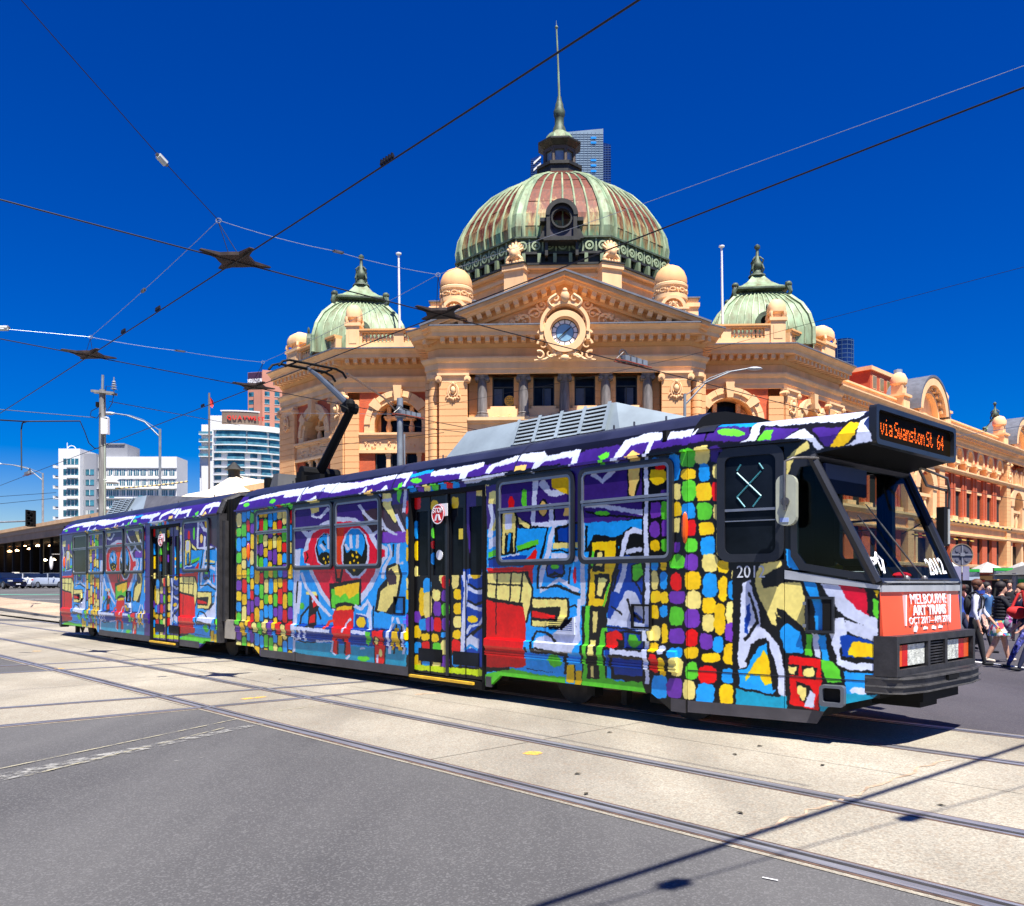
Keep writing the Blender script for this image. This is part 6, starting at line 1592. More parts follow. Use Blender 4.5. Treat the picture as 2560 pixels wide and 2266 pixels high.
for a, b in ((-10.25, 0), (-21.25, -11)): TP('waist_moulding', MB().box(a, b, -.006, .01, 1.648, 1.656) if a < -11 else MB().box(a, -4.8, -.006, .01, 1.648, 1.656).box(-3.1, 0, -.006, .01, 1.648, 1.656), M['wrap'], None, fn_main)
# --- roof with painted cantrail
half = [(0, 2.86), (.03, 2.94), (.08, 3.03), (.15, 3.12), (.26, 3.22), (.42, 3.29), (.7, 3.34), (1.335, 3.37)]
full = half+[(BW2-y, z) for y, z in half[-2::-1]]
def roof(x0, x1):
    mb = MB(); n = len(full); mb.v = [(x, y, z) for x in (x0, x1) for y, z in full]
    for i in range(n-1): mb.f.append((i, n+i, n+i+1, i+1)); mb.m.append(1 if full[i][1] >= 3.12 and full[i+1][1] >= 3.12 else 0)
    TP('roof', mb, [M['wrap'], M['navy']], None, fn_main, 50)
    for x in (x0, x1): mb2 = MB().add([(x, y, z) for y, z in full], [tuple(range(n))]); TP('end_wall', mb2.box(x-.01 if x == x0 else x-.03, x+.03 if x == x0 else x+.01, .05, BW2-.05, .33, 2.86), M['black'])
roof(-10.25, -.0); roof(-21.25, -11.0)
for x in (-7.9, -5.2, -2.6, -18.6, -15.9, -13.2): TP('roof_seam', MB().add([(x+d, y-.004 if y < 1.3 else y+.004, z+.006) for d in (0, .02) for y, z in full], [(i, 15+i, 16+i, i+1) for i in range(14)]), M['navy'])
# gangway bellows between the cars
for i in range(5):
    x = -10.94+i*.14; TP('bellows_fold', MB().box(x, x+.09, .12, BW2-.12, .4, 3.12), M['black'])
TP('gangway_frame', MB().box(-11.02, -10.9, -.03, .12, .33, 2.85).box(-10.9, -10.78, .02, .1, .75, 2.7).tube([(-10.96, .0, 2.84), (-10.96, .1, 3.08), (-10.96, .4, 3.22), (-10.96, 1.3, 3.26)], .07, 8), M['bumper'])
TP('gangway_frame', MB().box(-10.3, -10.25, .02, .15, .33, 2.9), M['frame'])
TP('hose_box', MB().box(-10.85, -10.4, .05, .35, .42, .78), mat('cream_plastic', (.42, .38, .3), .6))
TP('corner_post', MB().box(-21.34, -21.22, -.01, .2, .25, 2.85), M['frame']); TP('rear_face', MB().box(-21.36, -21.25, .1, 2.57, .3, 3.1), M['black']); TP('rear_bumper', MB().box(-21.5, -21.2, .02, 2.65, .28, .44), M['bumper'])
for a, b in ((-9.9, -9.6), (-21.2, -20.6)): pass
# --- windows
def rrect(x0, x1, z0, z1, r, n=4):
    P = []
    for cx, cz, a in ((x1-r, z0+r, -90), (x1-r, z1-r, 0), (x0+r, z1-r, 90), (x0+r, z0+r, 180)):
        for i in range(n+1): t = R(a+90*i/n); P.append((cx+r*math.cos(t), cz+r*math.sin(t)))
    return P
def frame_ring(mb, o, i, y0, y1):
    n = len(o); b = len(mb.v)
    for y in (y0, y1):
        for P in (o, i): mb.v += [(x, y, z) for x, z in P]
    for j in range(n):
        k = (j+1) % n
        for f in ((b+j, b+k, b+n+k, b+n+j), (b+j, b+2*n+j, b+2*n+k, b+k), (b+n+j, b+n+k, b+3*n+k, b+3*n+j)): mb.f.append(f); mb.m.append(mb.mi)
    return mb
def window(x0, x1, z0=1.71, z1=2.80, dark=False, bar=2.40):
    w = TP('window', frame_ring(MB(), rrect(x0, x1, z0, z1, .10), rrect(x0+.045, x1-.045, z0+.045, z1-.045, .07), -.035, .02), M['frame'], smooth=40)
    TP('inner_frame', frame_ring(MB(), rrect(x0+.045, x1-.045, z0+.045, z1-.045, .07), rrect(x0+.075, x1-.075, z0+.075, z1-.075, .05), -.028, .0), M['alu'], parent=w, smooth=40)
    a, b, c, d = x0+.075, x1-.075, z0+.075, z1-.075
    if bar: TP('transom_bar', MB().box(x0+.045, x1-.045, -.04, -.01, bar, bar+.03).box(x0+.045, x1-.045, -.03, -.01, bar-.035, bar-.008), M['alu'], parent=w)
    gm_ = (M['win'], M['win']) if dark else (M['wrapglass'], M['wrapglass2'])
    TP('pane', MB().prism([(a-.02, c-.02), (b+.02, c-.02), (b+.02, (bar or d+.02)), (a-.02, (bar or d+.02))], -.012, -.004), gm_[0], None, fn_main, parent=w)
    if bar: TP('pane', MB().prism([(a-.02, bar), (b+.02, bar), (b+.02, d+.02), (a-.02, d+.02)], -.010, -.003), gm_[1], None, fn_main, parent=w)
for a, b in ((-9.44, -8.18), (-8.06, -6.78), (-6.74, -5.44), (-2.88, -1.55), (-1.48, -.16), (-18.83, -17.60), (-17.49, -16.22), (-16.12, -14.90)): window(a, b)
window(-20.13, -18.91, dark=True); window(-12.71, -11.41, bar=None)
# small fittings: handrail loops, vents, filler boxes, rivets
def vent(x0, x1, z0, z1, n=6):
    v = TP('vent', frame_ring(MB(), [(x0, z0), (x1, z0), (x1, z1), (x0, z1)], [(x0+.03, z0+.03), (x1-.03, z0+.03), (x1-.03, z1-.03), (x0+.03, z1-.03)], -.02, .0), M['wrap'], None, fn_main)
    TP('vent_void', MB().box(x0+.03, x1-.03, -.004, .0, z0+.03, z1-.03), M['black'], parent=v)
    for i in range(n): z = z0+.035+i*(z1-z0-.06)/n; TP('slat', MB().add([(x0+.03, -.02, z), (x1-.03, -.02, z), (x1-.03, -.004, z+.02), (x0+.03, -.004, z+.02)], [(0, 1, 2, 3)]), M['wrap'], None, fn_main, parent=v)
vent(-2.0, -1.55, .90, 1.1); vent(-19.75, -19.4, .95, 1.2)
for x, z in ((-4.98, 1.17), (-.58, 1.14), (-15.9, 1.17)):
    v = TP('step_box', frame_ring(MB(), [(x-.13, z-.13), (x+.13, z-.13), (x+.13, z+.13), (x-.13, z+.13)], [(x-.11, z-.11), (x+.11, z-.11), (x+.11, z+.11), (x-.11, z+.11)], -.03, .0), M['black']); TP('step_lip', MB().prism([(x-.14, z-.26), (x+.14, z-.26), (x+.14, z-.15), (x-.14, z-.15)], -.05, 0), M['wrap'], None, fn_main, parent=v)
M['amber'] = mat('amber_lens', (.75, .10, .01), .2, var=.1)
for x in (-.02, -9.72, -20.9): TP('marker_lens', MB().blob((x, -.01, 2.06), (.035, .04, .165), 8, 6), M['amber'], smooth=True)
# --- doors
def doors(x0, x1, flip=False):
    d = TP('door_recess', MB().box(x0, x1, .16, .2, .12, 2.76).box(x0, x0+.05, -.01, .2, .12, 2.76).box(x1-.05, x1, -.01, .2, .12, 2.76).box(x0, x1, -.005, .2, 2.70, 2.76).box(x0, x1, -.01, .2, .12, .22), M['black'])
    TP('step_strip', MB().box(x0+.06, x1-.2, -.05, .1, .17, .205), mat('yellow_step', (.85, .50, .03), .6, var=.15, scale=6), parent=None)
    w = (x1-x0-.14)/4
    for i in range(4):
        a = x0+.06+w*i+(.02 if i >= 2 else 0); b = a+w-.012
        lf = TP('door_leaf', MB().prism([(a, .235), (b, .235), (b, 1.60), (a, 1.60)], .05, .09).prism([(a, 2.50), (b, 2.50), (b, 2.70), (a, 2.70)], .05, .09).prism([(a, 1.60), (a+.055, 1.60), (a+.055, 2.5), (a, 2.5)], .05, .09).prism([(b-.055, 1.60), (b, 1.60), (b, 2.5), (b-.055, 2.5)], .05, .09), M['wrap'], None, fn_main)
        TP('door_glass', MB().box(a+.055, b-.055, .07, .075, 1.60, 2.5), M['win'], parent=lf)
        TP('lower_glass', MB().box(a+(.1 if i % 2 == 0 else -.004), b-(.1 if i % 2 else -.012), .044, .05, .40, .58), M['win'], parent=lf)
        TP('rubber_seal', MB().box(b-.002, b+.012, .045, .08, .235, 2.7), M['black'], parent=lf)
    TP('centre_post', MB().box((x0+x1)/2-.02, (x0+x1)/2+.02, .02, .09, .235, 2.7), M['frame'])
    return d
doors(-4.76, -3.12); doors(-14.56, -12.9)
M['stopred'] = mat('stop_red', (.70, .01, .01), .4, var=.05); M['lettering'] = mat('white_lettering', (.85, .85, .86), .5, var=.02)
for x, z in ((-4.06, 2.43), (-13.87, 2.43)):
    s_ = TP('stop_sign', MB().ring(x, z, .001, .135, -.035, -.025, 0, 2*math.pi, 24), M['stopred'])
    TP('sign_rim', MB().ring(x, z, .122, .135, -.038, -.034, 0, 2*math.pi, 24), M['lettering'], parent=s_); TP('sign_plate', MB().box(x, x+.19, -.022, -.012, z-.03, z+.14), M['lettering'], parent=s_)
    text_part('lettering', 'STOP', .095, M['lettering'], s_, T3(x, -.038, z+.05), xs=.95, bold=.002, ext=.002)
    for s in (-1, 1): TP('hand_symbol', MB().prism([(x+s*.015-.015, z-.0), (x+s*.05-.02, z-.085), (x+s*.05+.02, z-.085), (x+s*.015+.015, z-.0)][::(1)], -.041, -.036), M['lettering'], parent=s_)
TP('notice', MB().ring(-4.14, 1.88, .001, .07, .055, .065, 0, 2*math.pi, 16), M['lettering']); TP('notice', MB().box(-3.72, -3.6, .055, .065, 2.08, 2.22), mat('yellow_notice', (.8, .62, .05), .5))
# --- cab: near side (mirrored on the far side)
fn_cab = lambda c: (c.x, c.z-.22*max(0, c.y) if c.z > 2.8 else c.z)
def cab_side(mtx, near):
    y0, y1 = (0, .04) if near else (-.04, 0)
    pr = lambda *ps: MB().prism(list(ps), y0, y1)
    TP('cab_panel', pr((.004, .30), (.983, .30), (.983, 1.53), (.004, 1.53)), M['wrap'], mtx, fn_cab)
    TP('cab_panel', pr((.989, .30), (1.35, .30), (1.38, .34), (1.84, .47), (1.84, 1.44), (.989, 1.53)), M['wrap'], mtx, fn_cab)
    TP('cab_skirt', pr((.004, .18), (1.287, .18), (1.35, .30), (.004, .30)), M['skirt'], mtx)
    TP('cab_panel', pr((.004, 1.53), (.05, 1.53), (.05, 2.86), (.004, 2.86)), M['wrap'], mtx, fn_cab)
    TP('cab_panel', pr((.05, 1.53), (.983, 1.53), (.983, 1.72), (.05, 1.72)), M['wrap'], mtx, fn_cab); TP('cab_panel', pr((.05, 2.80), (.983, 2.80), (.983, 2.86), (.05, 2.86)), M['wrap'], mtx, fn_cab)
    TP('cab_pillar', pr((.983, 1.63), (1.13, 1.62), (1.05, 1.75), (1.05, 2.55), (1.08, 2.67), (1.24, 2.70), (1.36, 2.72), (1.42, 2.86), (.983, 2.86)), M['wrap'], mtx, fn_cab)
    l0, l1 = (.045, .05) if near else (-.05, -.045)
    for P in ([(.0, .5), (1.8, .5), (1.8, 1.44), (.989, 1.53), (.989, 1.6), (0, 1.7)], [(0, 1.7), (.32, 1.7), (.32, 2.84), (0, 2.84)], [(.98, 1.62), (1.05, 1.75), (1.05, 2.6), (1.1, 2.7), (1.3, 2.7), (1.3, 2.84), (.98, 2.84)]): TP('cab_lining', MB().prism(P, l0, l1), M['black'], mtx)
    TP('silver_band', MB().prism([(.99, 1.535), (1.845, 1.44), (1.845, 1.475), (.99, 1.62)], y0-.012, y1), M['silver'], mtx)
    o = [(1.05, 1.75), (1.13, 1.62), (1.83, 1.50), (1.25, 2.70), (1.08, 2.67), (1.05, 2.55)]; i = [(1.11, 1.78), (1.18, 1.68), (1.72, 1.58), (1.24, 2.60), (1.14, 2.59), (1.10, 2.50)]
    g = TP('quarter_window', frame_ring(MB(), o, i, y0-.02, y1), M['frame'], mtx); TP('pane', MB().prism(i, .0 if near else -.01, .006 if near else 0), M['glass'], mtx, parent=g)
    w = TP('cab_window', frame_ring(MB(), rrect(.32, .985, 1.70, 2.83, .13), rrect(.40, .905, 1.78, 2.74, .07), y0-.02, y1), M['frame'], mtx, smooth=40)
    TP('pane', MB().prism(rrect(.39, .915, 1.77, 2.75, .07), .004, .010), M['win'] if near else M['glass'], mtx, parent=w)
    TP('slide_bar', MB().box(.40, .905, y0-.012, y1, 2.20, 2.225).box(.40, .905, y0-.010, y1, 2.10, 2.11), M['alu'], mtx, parent=w)
    TP('cab_panel', pr((.05, 1.72), (.33, 1.72), (.33, 2.80), (.05, 2.80)), M['wrap'], mtx, fn_cab)
    if near:
        bm_ = mat('blue_glass_sticker', (.05, .3, .36), .4)
        pts = [(.56, 2.66), (.52, 2.60)], [(.74, 2.66), (.78, 2.60)], [(.52, 2.58), (.76, 2.34)], [(.76, 2.58), (.52, 2.34)], [(.52, 2.34), (.60, 2.24)], [(.76, 2.34), (.68, 2.24)]
        for a, b in pts: TP('diamond_sticker', MB().tube([(a[0], .0, a[1]), (b[0], .0, b[1])], .008, 4), bm_, mtx, parent=w)
cab_side(TN, True); cab_side(TM, False)
TP('painted_floor_line', MB().box(.0, 1.8, -.004, .0, .604, .612), M['frame'], TN)
text_part('fleet_number', '2012', .17, mat('pale_lettering', (.62, .66, .72), .5), TR_, TN @ T3(.66, -.004, 1.60), xs=.85, ext=.002)
h_ = TP('hatch', frame_ring(MB(), [(1.19, 1.03), (1.45, 1.03), (1.45, 1.37), (1.19, 1.37)], [(1.21, 1.055), (1.43, 1.055), (1.43, 1.345), (1.21, 1.345)], -.04, .0), M['frame'], TN); TP('hatch_opening', MB().box(1.345, 1.43, -.03, -.004, 1.055, 1.345), M['black'], TN, parent=h_); TP('hinge', MB().box(1.17, 1.2, -.05, 0, 1.08, 1.11).box(1.17, 1.2, -.05, 0, 1.29, 1.32), M['alu'], TN, parent=h_)
h_ = TP('side_lamp', frame_ring(MB(), rrect(1.33, 1.55, .36, .555, .03), rrect(1.36, 1.52, .40, .53, .02), -.09, .0), mat('grey_lamp_housing', (.09, .1, .12), .5), TN); TP('lamp_recess', MB().box(1.35, 1.53, -.03, -.01, .39, .54), M['black'], TN, parent=h_)
# cab roof, destination box
c_, s_ = math.cos(R(12.75)), math.sin(R(12.75))
def nose_pt(s, y, z, far=False):
    X, Y = s*c_-y*s_, s*s_+y*c_
    return (X, BW2-Y if far else Y, z)
nh = [(0, 2.86), (.03, 2.93), (.09, 3.01), (.18, 3.07), (.3, 3.11), (.5, 3.14)]
mb = MB(); secs = [0, .25, .6, 1.0, 1.40, 1.775]; n = 2*len(nh)+1
uvs = []
for s in secs:
    k = 1-.25*(s/1.775)
    row = [nose_pt(s, y, z+(.02 if s < .3 and z > 2.9 else 0)) for y, z in nh]; row += [((row[-1][0]), BW2/2, 3.17)]; row += [nose_pt(s, y, z, True) for y, z in nh[::-1]]
    mb.v += row; uvs += [(s, z-.22*y) for y, z in nh]+[(s, 3.2)]+[(s, z) for y, z in nh[::-1]]
for i in range(len(secs)-1):
    for j in range(n-1): mb.f.append((i*n+j, (i+1)*n+j, (i+1)*n+j+1, i*n+j+1)); mb.m.append(1 if 4 <= j <= n-6 else 0)
me = mb.mesh('cab_roof', [M['wrap'], M['navy']], 50); uv = me.uv_layers.new(name='UVMap')
for l in me.loops: a, b = uvs[l.vertex_index]; uv.data[l.index].uv = ((a-S0)/(S1-S0), b/ZT)
TP('cab_roof', me, None)
TP('roof_clamp', MB().add([nose_pt(s, y-.02, z+.02) for s in (.06, .26) for y, z in nh], [(i, 6+i, 7+i, i+1) for i in range(2, 5)]), M['frame'])
TP('gutter', MB().box(0, 1.13, -.045, .0, 2.835, 2.862), M['wrap'], TN, fn_cab)
q = lambda s, z, far=False, y=0: nose_pt(s, y, z, far)
A = [q(1.36, 2.72), q(1.775, 2.77), q(1.775, 3.03), q(1.40, 2.88)]
B = [(x, BW2-y, z) for x, y, z in A]
me = MB().add([q(1.36, 2.72), q(1.775, 2.77), q(1.775, 2.87), q(1.42, 2.87)], [(0, 1, 2, 3)]).mesh('box_side', M['wrap']); uv = me.uv_layers.new(name='UVMap')
for l in me.loops: co = me.vertices[l.vertex_index].co; uv.data[l.index].uv = ((co.x/c_-S0)/(S1-S0), co.z/ZT)
TP('box_side', me, None)
TP('box_underside', MB().add([q(1.2, 2.70), q(1.775, 2.77), q(1.775, 2.77, True), q(1.2, 2.70, True)], [(0, 1, 2, 3)]), M['black'])
X0, Y0, Y1 = 1.775*c_, 1.775*s_, BW2-1.775*s_
FD = T3(X0, Y0, 0) @ RZ(R(90)); WD = Y1-Y0
db = TP('destination_box', frame_ring(MB(), rrect(-.0, WD, 2.755, 3.115, .04), rrect(.05, WD-.05, 2.80, 3.07, .04), -.04, .03), M['frame'], FD, smooth=40)
TP('display_glass', MB().box(.04, WD-.04, .0, .01, 2.79, 3.08), mat('display_black', (.012, .008, .004), .35, spec=.1, ior=1.1), FD, parent=db)
GL = {'v': '00000 00000 10001 10001 10001 01010 00100', 'i': '00100 00000 01100 00100 00100 00100 01110', 'a': '00000 00000 01110 00001 01111 10001 01111', 'S': '01111 10000 10000 01110 00001 00001 11110', 'w': '00000 00000 10001 10001 10101 10101 01010', 'n': '00000 00000 10110 11001 10001 10001 10001', 's': '00000 00000 01111 10000 01110 00001 11110', 't': '01000 01000 11100 01000 01000 01001 00110', 'o': '00000 00000 01110 10001 10001 10001 01110', '6': '00110 01000 10000 11110 10001 10001 01110', '4': '00010 00110 01010 10010 11111 00010 00010', ' ': '0 0 0 0 0 0 0'}
mb = MB(); x = .17; dz = .0215; dx = .0148
for ch in 'via Swanston St   64':
    rows = GL[ch].split(' '); w = len(rows[0])
    if ch == ' ': x += dx*2.2; continue
    for r_, row in enumerate(rows):
        for c2, b_ in enumerate(row):
            if b_ == '1': xx = x+c2*dx; zz = 3.0-r_*dz; mb.add([(xx-.0052, -.004, zz-.008), (xx+.0052, -.004, zz-.008), (xx+.0052, -.004, zz+.008), (xx-.0052, -.004, zz+.008)], [(0, 1, 2, 3)])
    x += dx*(w+1)
TP('led_lettering', mb, mat('led_orange', (1, .13, .0), .5, emit=.75, var=.01), FD, parent=db, kind='stuff')
# windscreen
TL, BL = Vector(q(1.24, 2.69)), Vector(q(1.82, 1.50)); TR2 = Vector((TL.x, BW2-TL.y, TL.z)); BR = Vector((BL.x, BW2-BL.y, BL.z))
ws = TP('windscreen', MB().tube([TL, BL], .045, 6).tube([TR2, BR], .045, 6).tube([BL, BR], .05, 6).tube([TL, TR2], .05, 6), M['frame'], smooth=True)
TP('pane', MB().add([BL, BR, TR2, TL], [(0, 1, 2, 3)]), M['glass'], parent=ws)
d_ = (TL-BL).normalized(); y_ = Vector((0, 1, 0)); nrm = y_.cross(d_).normalized()
if nrm.x < 0: nrm = -nrm
def on_ws(u, v, off=.01):
    p = BL.lerp(BR, u)+d_*v+nrm*off; m4 = Matrix((( y_.x, -nrm.x, d_.x, p.x), (y_.y, -nrm.y, d_.y, p.y), (y_.z, -nrm.z, d_.z, p.z), (0, 0, 0, 1))); return m4
text_part('fleet_number', '2012', .25, M['lettering'], ws, on_ws(.81, .17), xs=.88, ext=.002, bold=.004); text_part('logo', 'PT', .19, M['lettering'], ws, on_ws(.085, .18), xs=1.0, ext=.002, bold=.004)
TP('logo_arrow', MB().tube([(.0, -.01, .02), (.07, -.01, .09), (.03, -.01, -.06)][0:1]+[(.1, -.01, .13), (.17, -.01, .05), (.1, -.01, -.08)], .012, 4), M['lettering'], on_ws(.055, .16), parent=ws)
for u0, v0, u1, v1 in ((.30, .02, .18, .52), (.52, .02, .36, .62)):
    a = BL.lerp(BR, u0)+d_*v0+nrm*.04; b = BL.lerp(BR, u1)+d_*v1+nrm*.03; TP('wiper', MB().tube([a, b], .009, 5).tube([b-(b-a)*.02, b+(b-a)*.35], .006, 4).blob(tuple(a), .035), M['steel'])
# front face
FR = T3(1.841*c_, 1.841*s_, 0) @ RZ(R(90)); FWd = BW2-2*1.841*s_
def bow(u): t = (u/FWd-.5)*2; return -.055*(1-t*t)
us = [FWd*i/12 for i in range(13)]
def bowed(name, z0, z1, off, m, t=.05, lean=0.):
    mb = MB(); vs = []
    for u in us: vs += [(u, bow(u)-off-lean, z0), (u, bow(u)-off, z1), (u, bow(u)-off+t, z0), (u, bow(u)-off+t, z1)]
    fs = []
    for i in range(12):
        a = 4*i; b = a+4; fs += [(a, b, b+1, a+1), (a+1, b+1, b+3, a+3), (a+2, b+2, b, a)]
    fs += [(0, 1, 3, 2), (48, 50, 51, 49)]
    mb.add(vs, fs); return TP(name, mb, m, FR, smooth=30)
bowed('front_panel', 1.02, 1.415, .0, M['red'], lean=.03); bowed('silver_band', 1.415, 1.475, .02, M['silver'], .08); bowed('scuttle', 1.475, 1.53, -.01, M['bumper'], .3)
bowed('silver_trim', 1.50, 1.512, .02, M['silver'], .02)
TP('front_lower', MB().box(0, FWd, .02, .1, .45, 1.03), M['black'], FR)
def lt(t, sz, z, xs, b=0):
    me = text_mesh(t, sz, .003, xs=xs, bold=b); me.materials.clear(); me.materials.append(M['lettering'])
    for v in me.vertices: v.co.y += bow(FWd*.50+v.co.x)-.03*(1.415-z-v.co.z)/.395-.016
    link('lettering', me, TR_, FR @ T3(FWd*.50, 0, z))
lt('MELBOURNE', .135, 1.34, 1.14); lt('ART TRAMS', .125, 1.235, 1.20, .0045); lt('OCT 2017\u2014APR 2018', .092, 1.14, 1.12)
for u in (FWd*.50-.53, FWd*.50+.53): TP('banner_bar', MB().box(u-.013, u+.013, bow(u)-.032, bow(u), 1.10, 1.385), M['lettering'], FR)
for i, u in enumerate((.60, .80, 1.0, 1.17)): TP('small_logo', MB().prism([(u-.045, 1.055), (u+.045, 1.045+.01*(i % 2)), (u+.045, 1.075), (u-.02, 1.085)] if i else [(u-.05, 1.04), (u, 1.035), (u+.03, 1.075), (u, 1.11), (u-.04, 1.085)], bow(u)-.035, bow(u)-.02), M['lettering'], FR)
# lamp housing
hb = TP('lamp_housing', MB().box(-.02, FWd+.02, -.16, .05, .955, 1.02).box(-.02, FWd+.02, -.16, .05, .66, .72).box(-.02, .035, -.16, .05, .72, .955).box(FWd-.035, FWd+.02, -.16, .05, .72, .955).box(.67, .72, -.16, .05, .72, .955).box(1.08, 1.14, -.16, .05, .72, .955).box(0, FWd, -.02, .04, .7, .96), M['bumper'], FR)
for i in range(8): TP('grille_slat', MB().box(.72, 1.08, -.14+.0, -.05, .735+i*.027, .748+i*.027), M['steel'] if i % 9 == 8 else M['bumper'], FR, parent=hb)
M['clear'] = mat('clear_lens', (.72, .74, .66), .08, var=.25, scale=14, bump=.3, bscale=60); M['redlens'] = mat('red_lens', (.62, .012, .01), .12, var=.15, scale=9)
for a, b, m, nm in ((.04, .155, 'amber', 'indicator'), (.16, .275, 'redlens', 'tail_lamp'), (.28, .465, 'clear', 'headlight'), (.47, .655, 'clear', 'headlight'), (1.155, 1.325, 'clear', 'headlight'), (1.33, 1.50, 'clear', 'headlight'), (1.505, 1.64, 'redlens', 'tail_lamp'), (1.645, 1.77, 'amber', 'indicator')):
    TP(nm, MB().box(a, b, -.13, -.02, .745, .935), M[m], FR, parent=hb)
# bumper
def bump(z0, z1, o, m=None, name='bumper'):
    P = [(-.03, .14), (-.01, -.06-o), (.08, -.17-o), (.4, -.24-o), (FWd-.4, -.26-o), (FWd, -.20-o), (FWd+.03, -.10-o), (FWd+.04, .1)]
    return TP(name, MB().zprism(P, z0, z1), m or M['bumper'], FR)
bump(.50, .655, 0); bump(.632, .65, .02, M['steel'], 'bumper_rib'); bump(.56, .575, .02, M['steel'], 'bumper_rib'); bump(.503, .515, .02, M['steel'], 'bumper_rib'); bump(.655, .665, -.02, M['bumper'], 'bumper_top')
TP('bumper_slot', MB().box(.86, 1.12, -.275, -.24, .585, .625), M['black'], FR)
TP('coupler', MB().box(.45, 1.3, -.2, .5, .40, .5).box(.5, .9, -.15, .3, .34, .42), M['black'], FR)
# mirrors
mm = mat('pale_mirror_shell', (.42, .44, .34), .4, var=.1, scale=5)
mr = TP('mirror_arm', MB().tube([(1.30, .0, 2.66), (1.22, -.12, 2.66), (1.13, -.24, 2.65), (1.07, -.27, 2.62), (1.065, -.27, 2.25)], .014, 8), M['steel'], TN, smooth=True)
TP('mirror_shell', MB().prism(rrect(.98, 1.165, 2.03, 2.50, .075), -.25, -.17), mm, TN, parent=mr); TP('mirror_mount', MB().ring(1.07, 2.25, .001, .04, -.275, -.25, 0, 2*math.pi, 14).box(1.058, 1.082, -.285, -.25, 2.17, 2.26), M['steel'], TN, parent=mr)
TP('mirror_label', MB().box(1.02, 1.10, -.256, -.25, 2.06, 2.10), mat('blue_label', (.35, .45, .75), .5), TN, parent=mr)
mr = TP('mirror_arm', MB().tube([(1.42, BW2-.45, 2.74), (1.62, BW2-.22, 2.62), (1.60, BW2-.12, 2.52), (1.58, BW2-.05, 2.48), (1.57, BW2-.03, 2.40), (1.56, BW2-.03, 2.02)], .014, 8).tube([(1.40, BW2-.42, 2.74), (1.45, BW2-.33, 2.55), (1.58, BW2-.14, 2.50)], .016, 8), M['steel'], smooth=True)
TP('mirror_shell', MB().box(1.50, 1.58, BW2-.20, BW2-.05, 1.90, 2.32), M['black'], parent=mr); TP('mirror_glass', MB().box(1.58, 1.587, BW2-.10, BW2-.05, 1.92, 2.30), mat('pale_mirror_back', (.35, .36, .34), .3), parent=mr)
mr = TP('mirror_arm', MB().tube([(-21.3, .1, 2.3), (-21.45, -.18, 2.3), (-21.45, -.2, 2.0)], .015, 6), M['steel']); TP('mirror_shell', MB().blob((-21.45, -.2, 2.05), (.04, .05, .19), 10, 8), M['white'], parent=mr, smooth=True)
# cab inside
TP('cab_floor', MB().box(-.3, .2, .08, 2.6, .45, .55).box(.2, 1.7, .45, 2.22, .45, .55).box(-.35, -.3, .05, 2.62, .45, 2.0).box(-.35, -.3, .05, .9, 2.0, 3.0).box(-.35, -.3, 1.5, 1.9, 2.0, 3.0).box(-.35, -.3, .05, 2.62, 2.72, 3.1), M['black'])
TP('cab_ceiling', MB().zprism([(-.3, .04), (1.2, .32), (1.2, 2.35), (-.3, 2.63)], 2.82, 2.85), M['black'])
TP('dashboard', MB().zprism([(1.25, .38), (1.72, .46), (1.72, 2.2), (1.25, 2.3)], 1.05, 1.50).zprism([(1.0, .5), (1.45, .5), (1.45, 1.1), (1.0, 1.1)], 1.4, 1.60).box(1.3, 1.65, 1.6, 1.9, 1.45, 1.66), mat('dark_dashboard', (.03, .033, .036), .5, var=.3), smooth=False)
TP('papers', MB().box(1.2, 1.4, .75, .98, 1.605, 1.61), M['lettering']); TP('red_tray', MB().blob((1.62, 1.30, 1.57), (.05, .2, .035), 10, 6), M['stopred'])
TP('seat', MB().box(.2, .65, .35, .85, 1.0, 1.12).box(.12, .25, .35, .85, 1.1, 1.95).box(.3, .5, .5, .7, .55, 1.0), mat('blue_seat', (.02, .04, .16), .8))
TP('sun_visor', MB().box(1.28, 1.31, .35, 1.2, 2.35, 2.62), mat('blue_visor', (.01, .02, .07), .6)); TP('grab_pole', MB().tube([(.1, 1.6, .6), (.1, 1.6, 2.7)], .02, 6), M['stopred'])
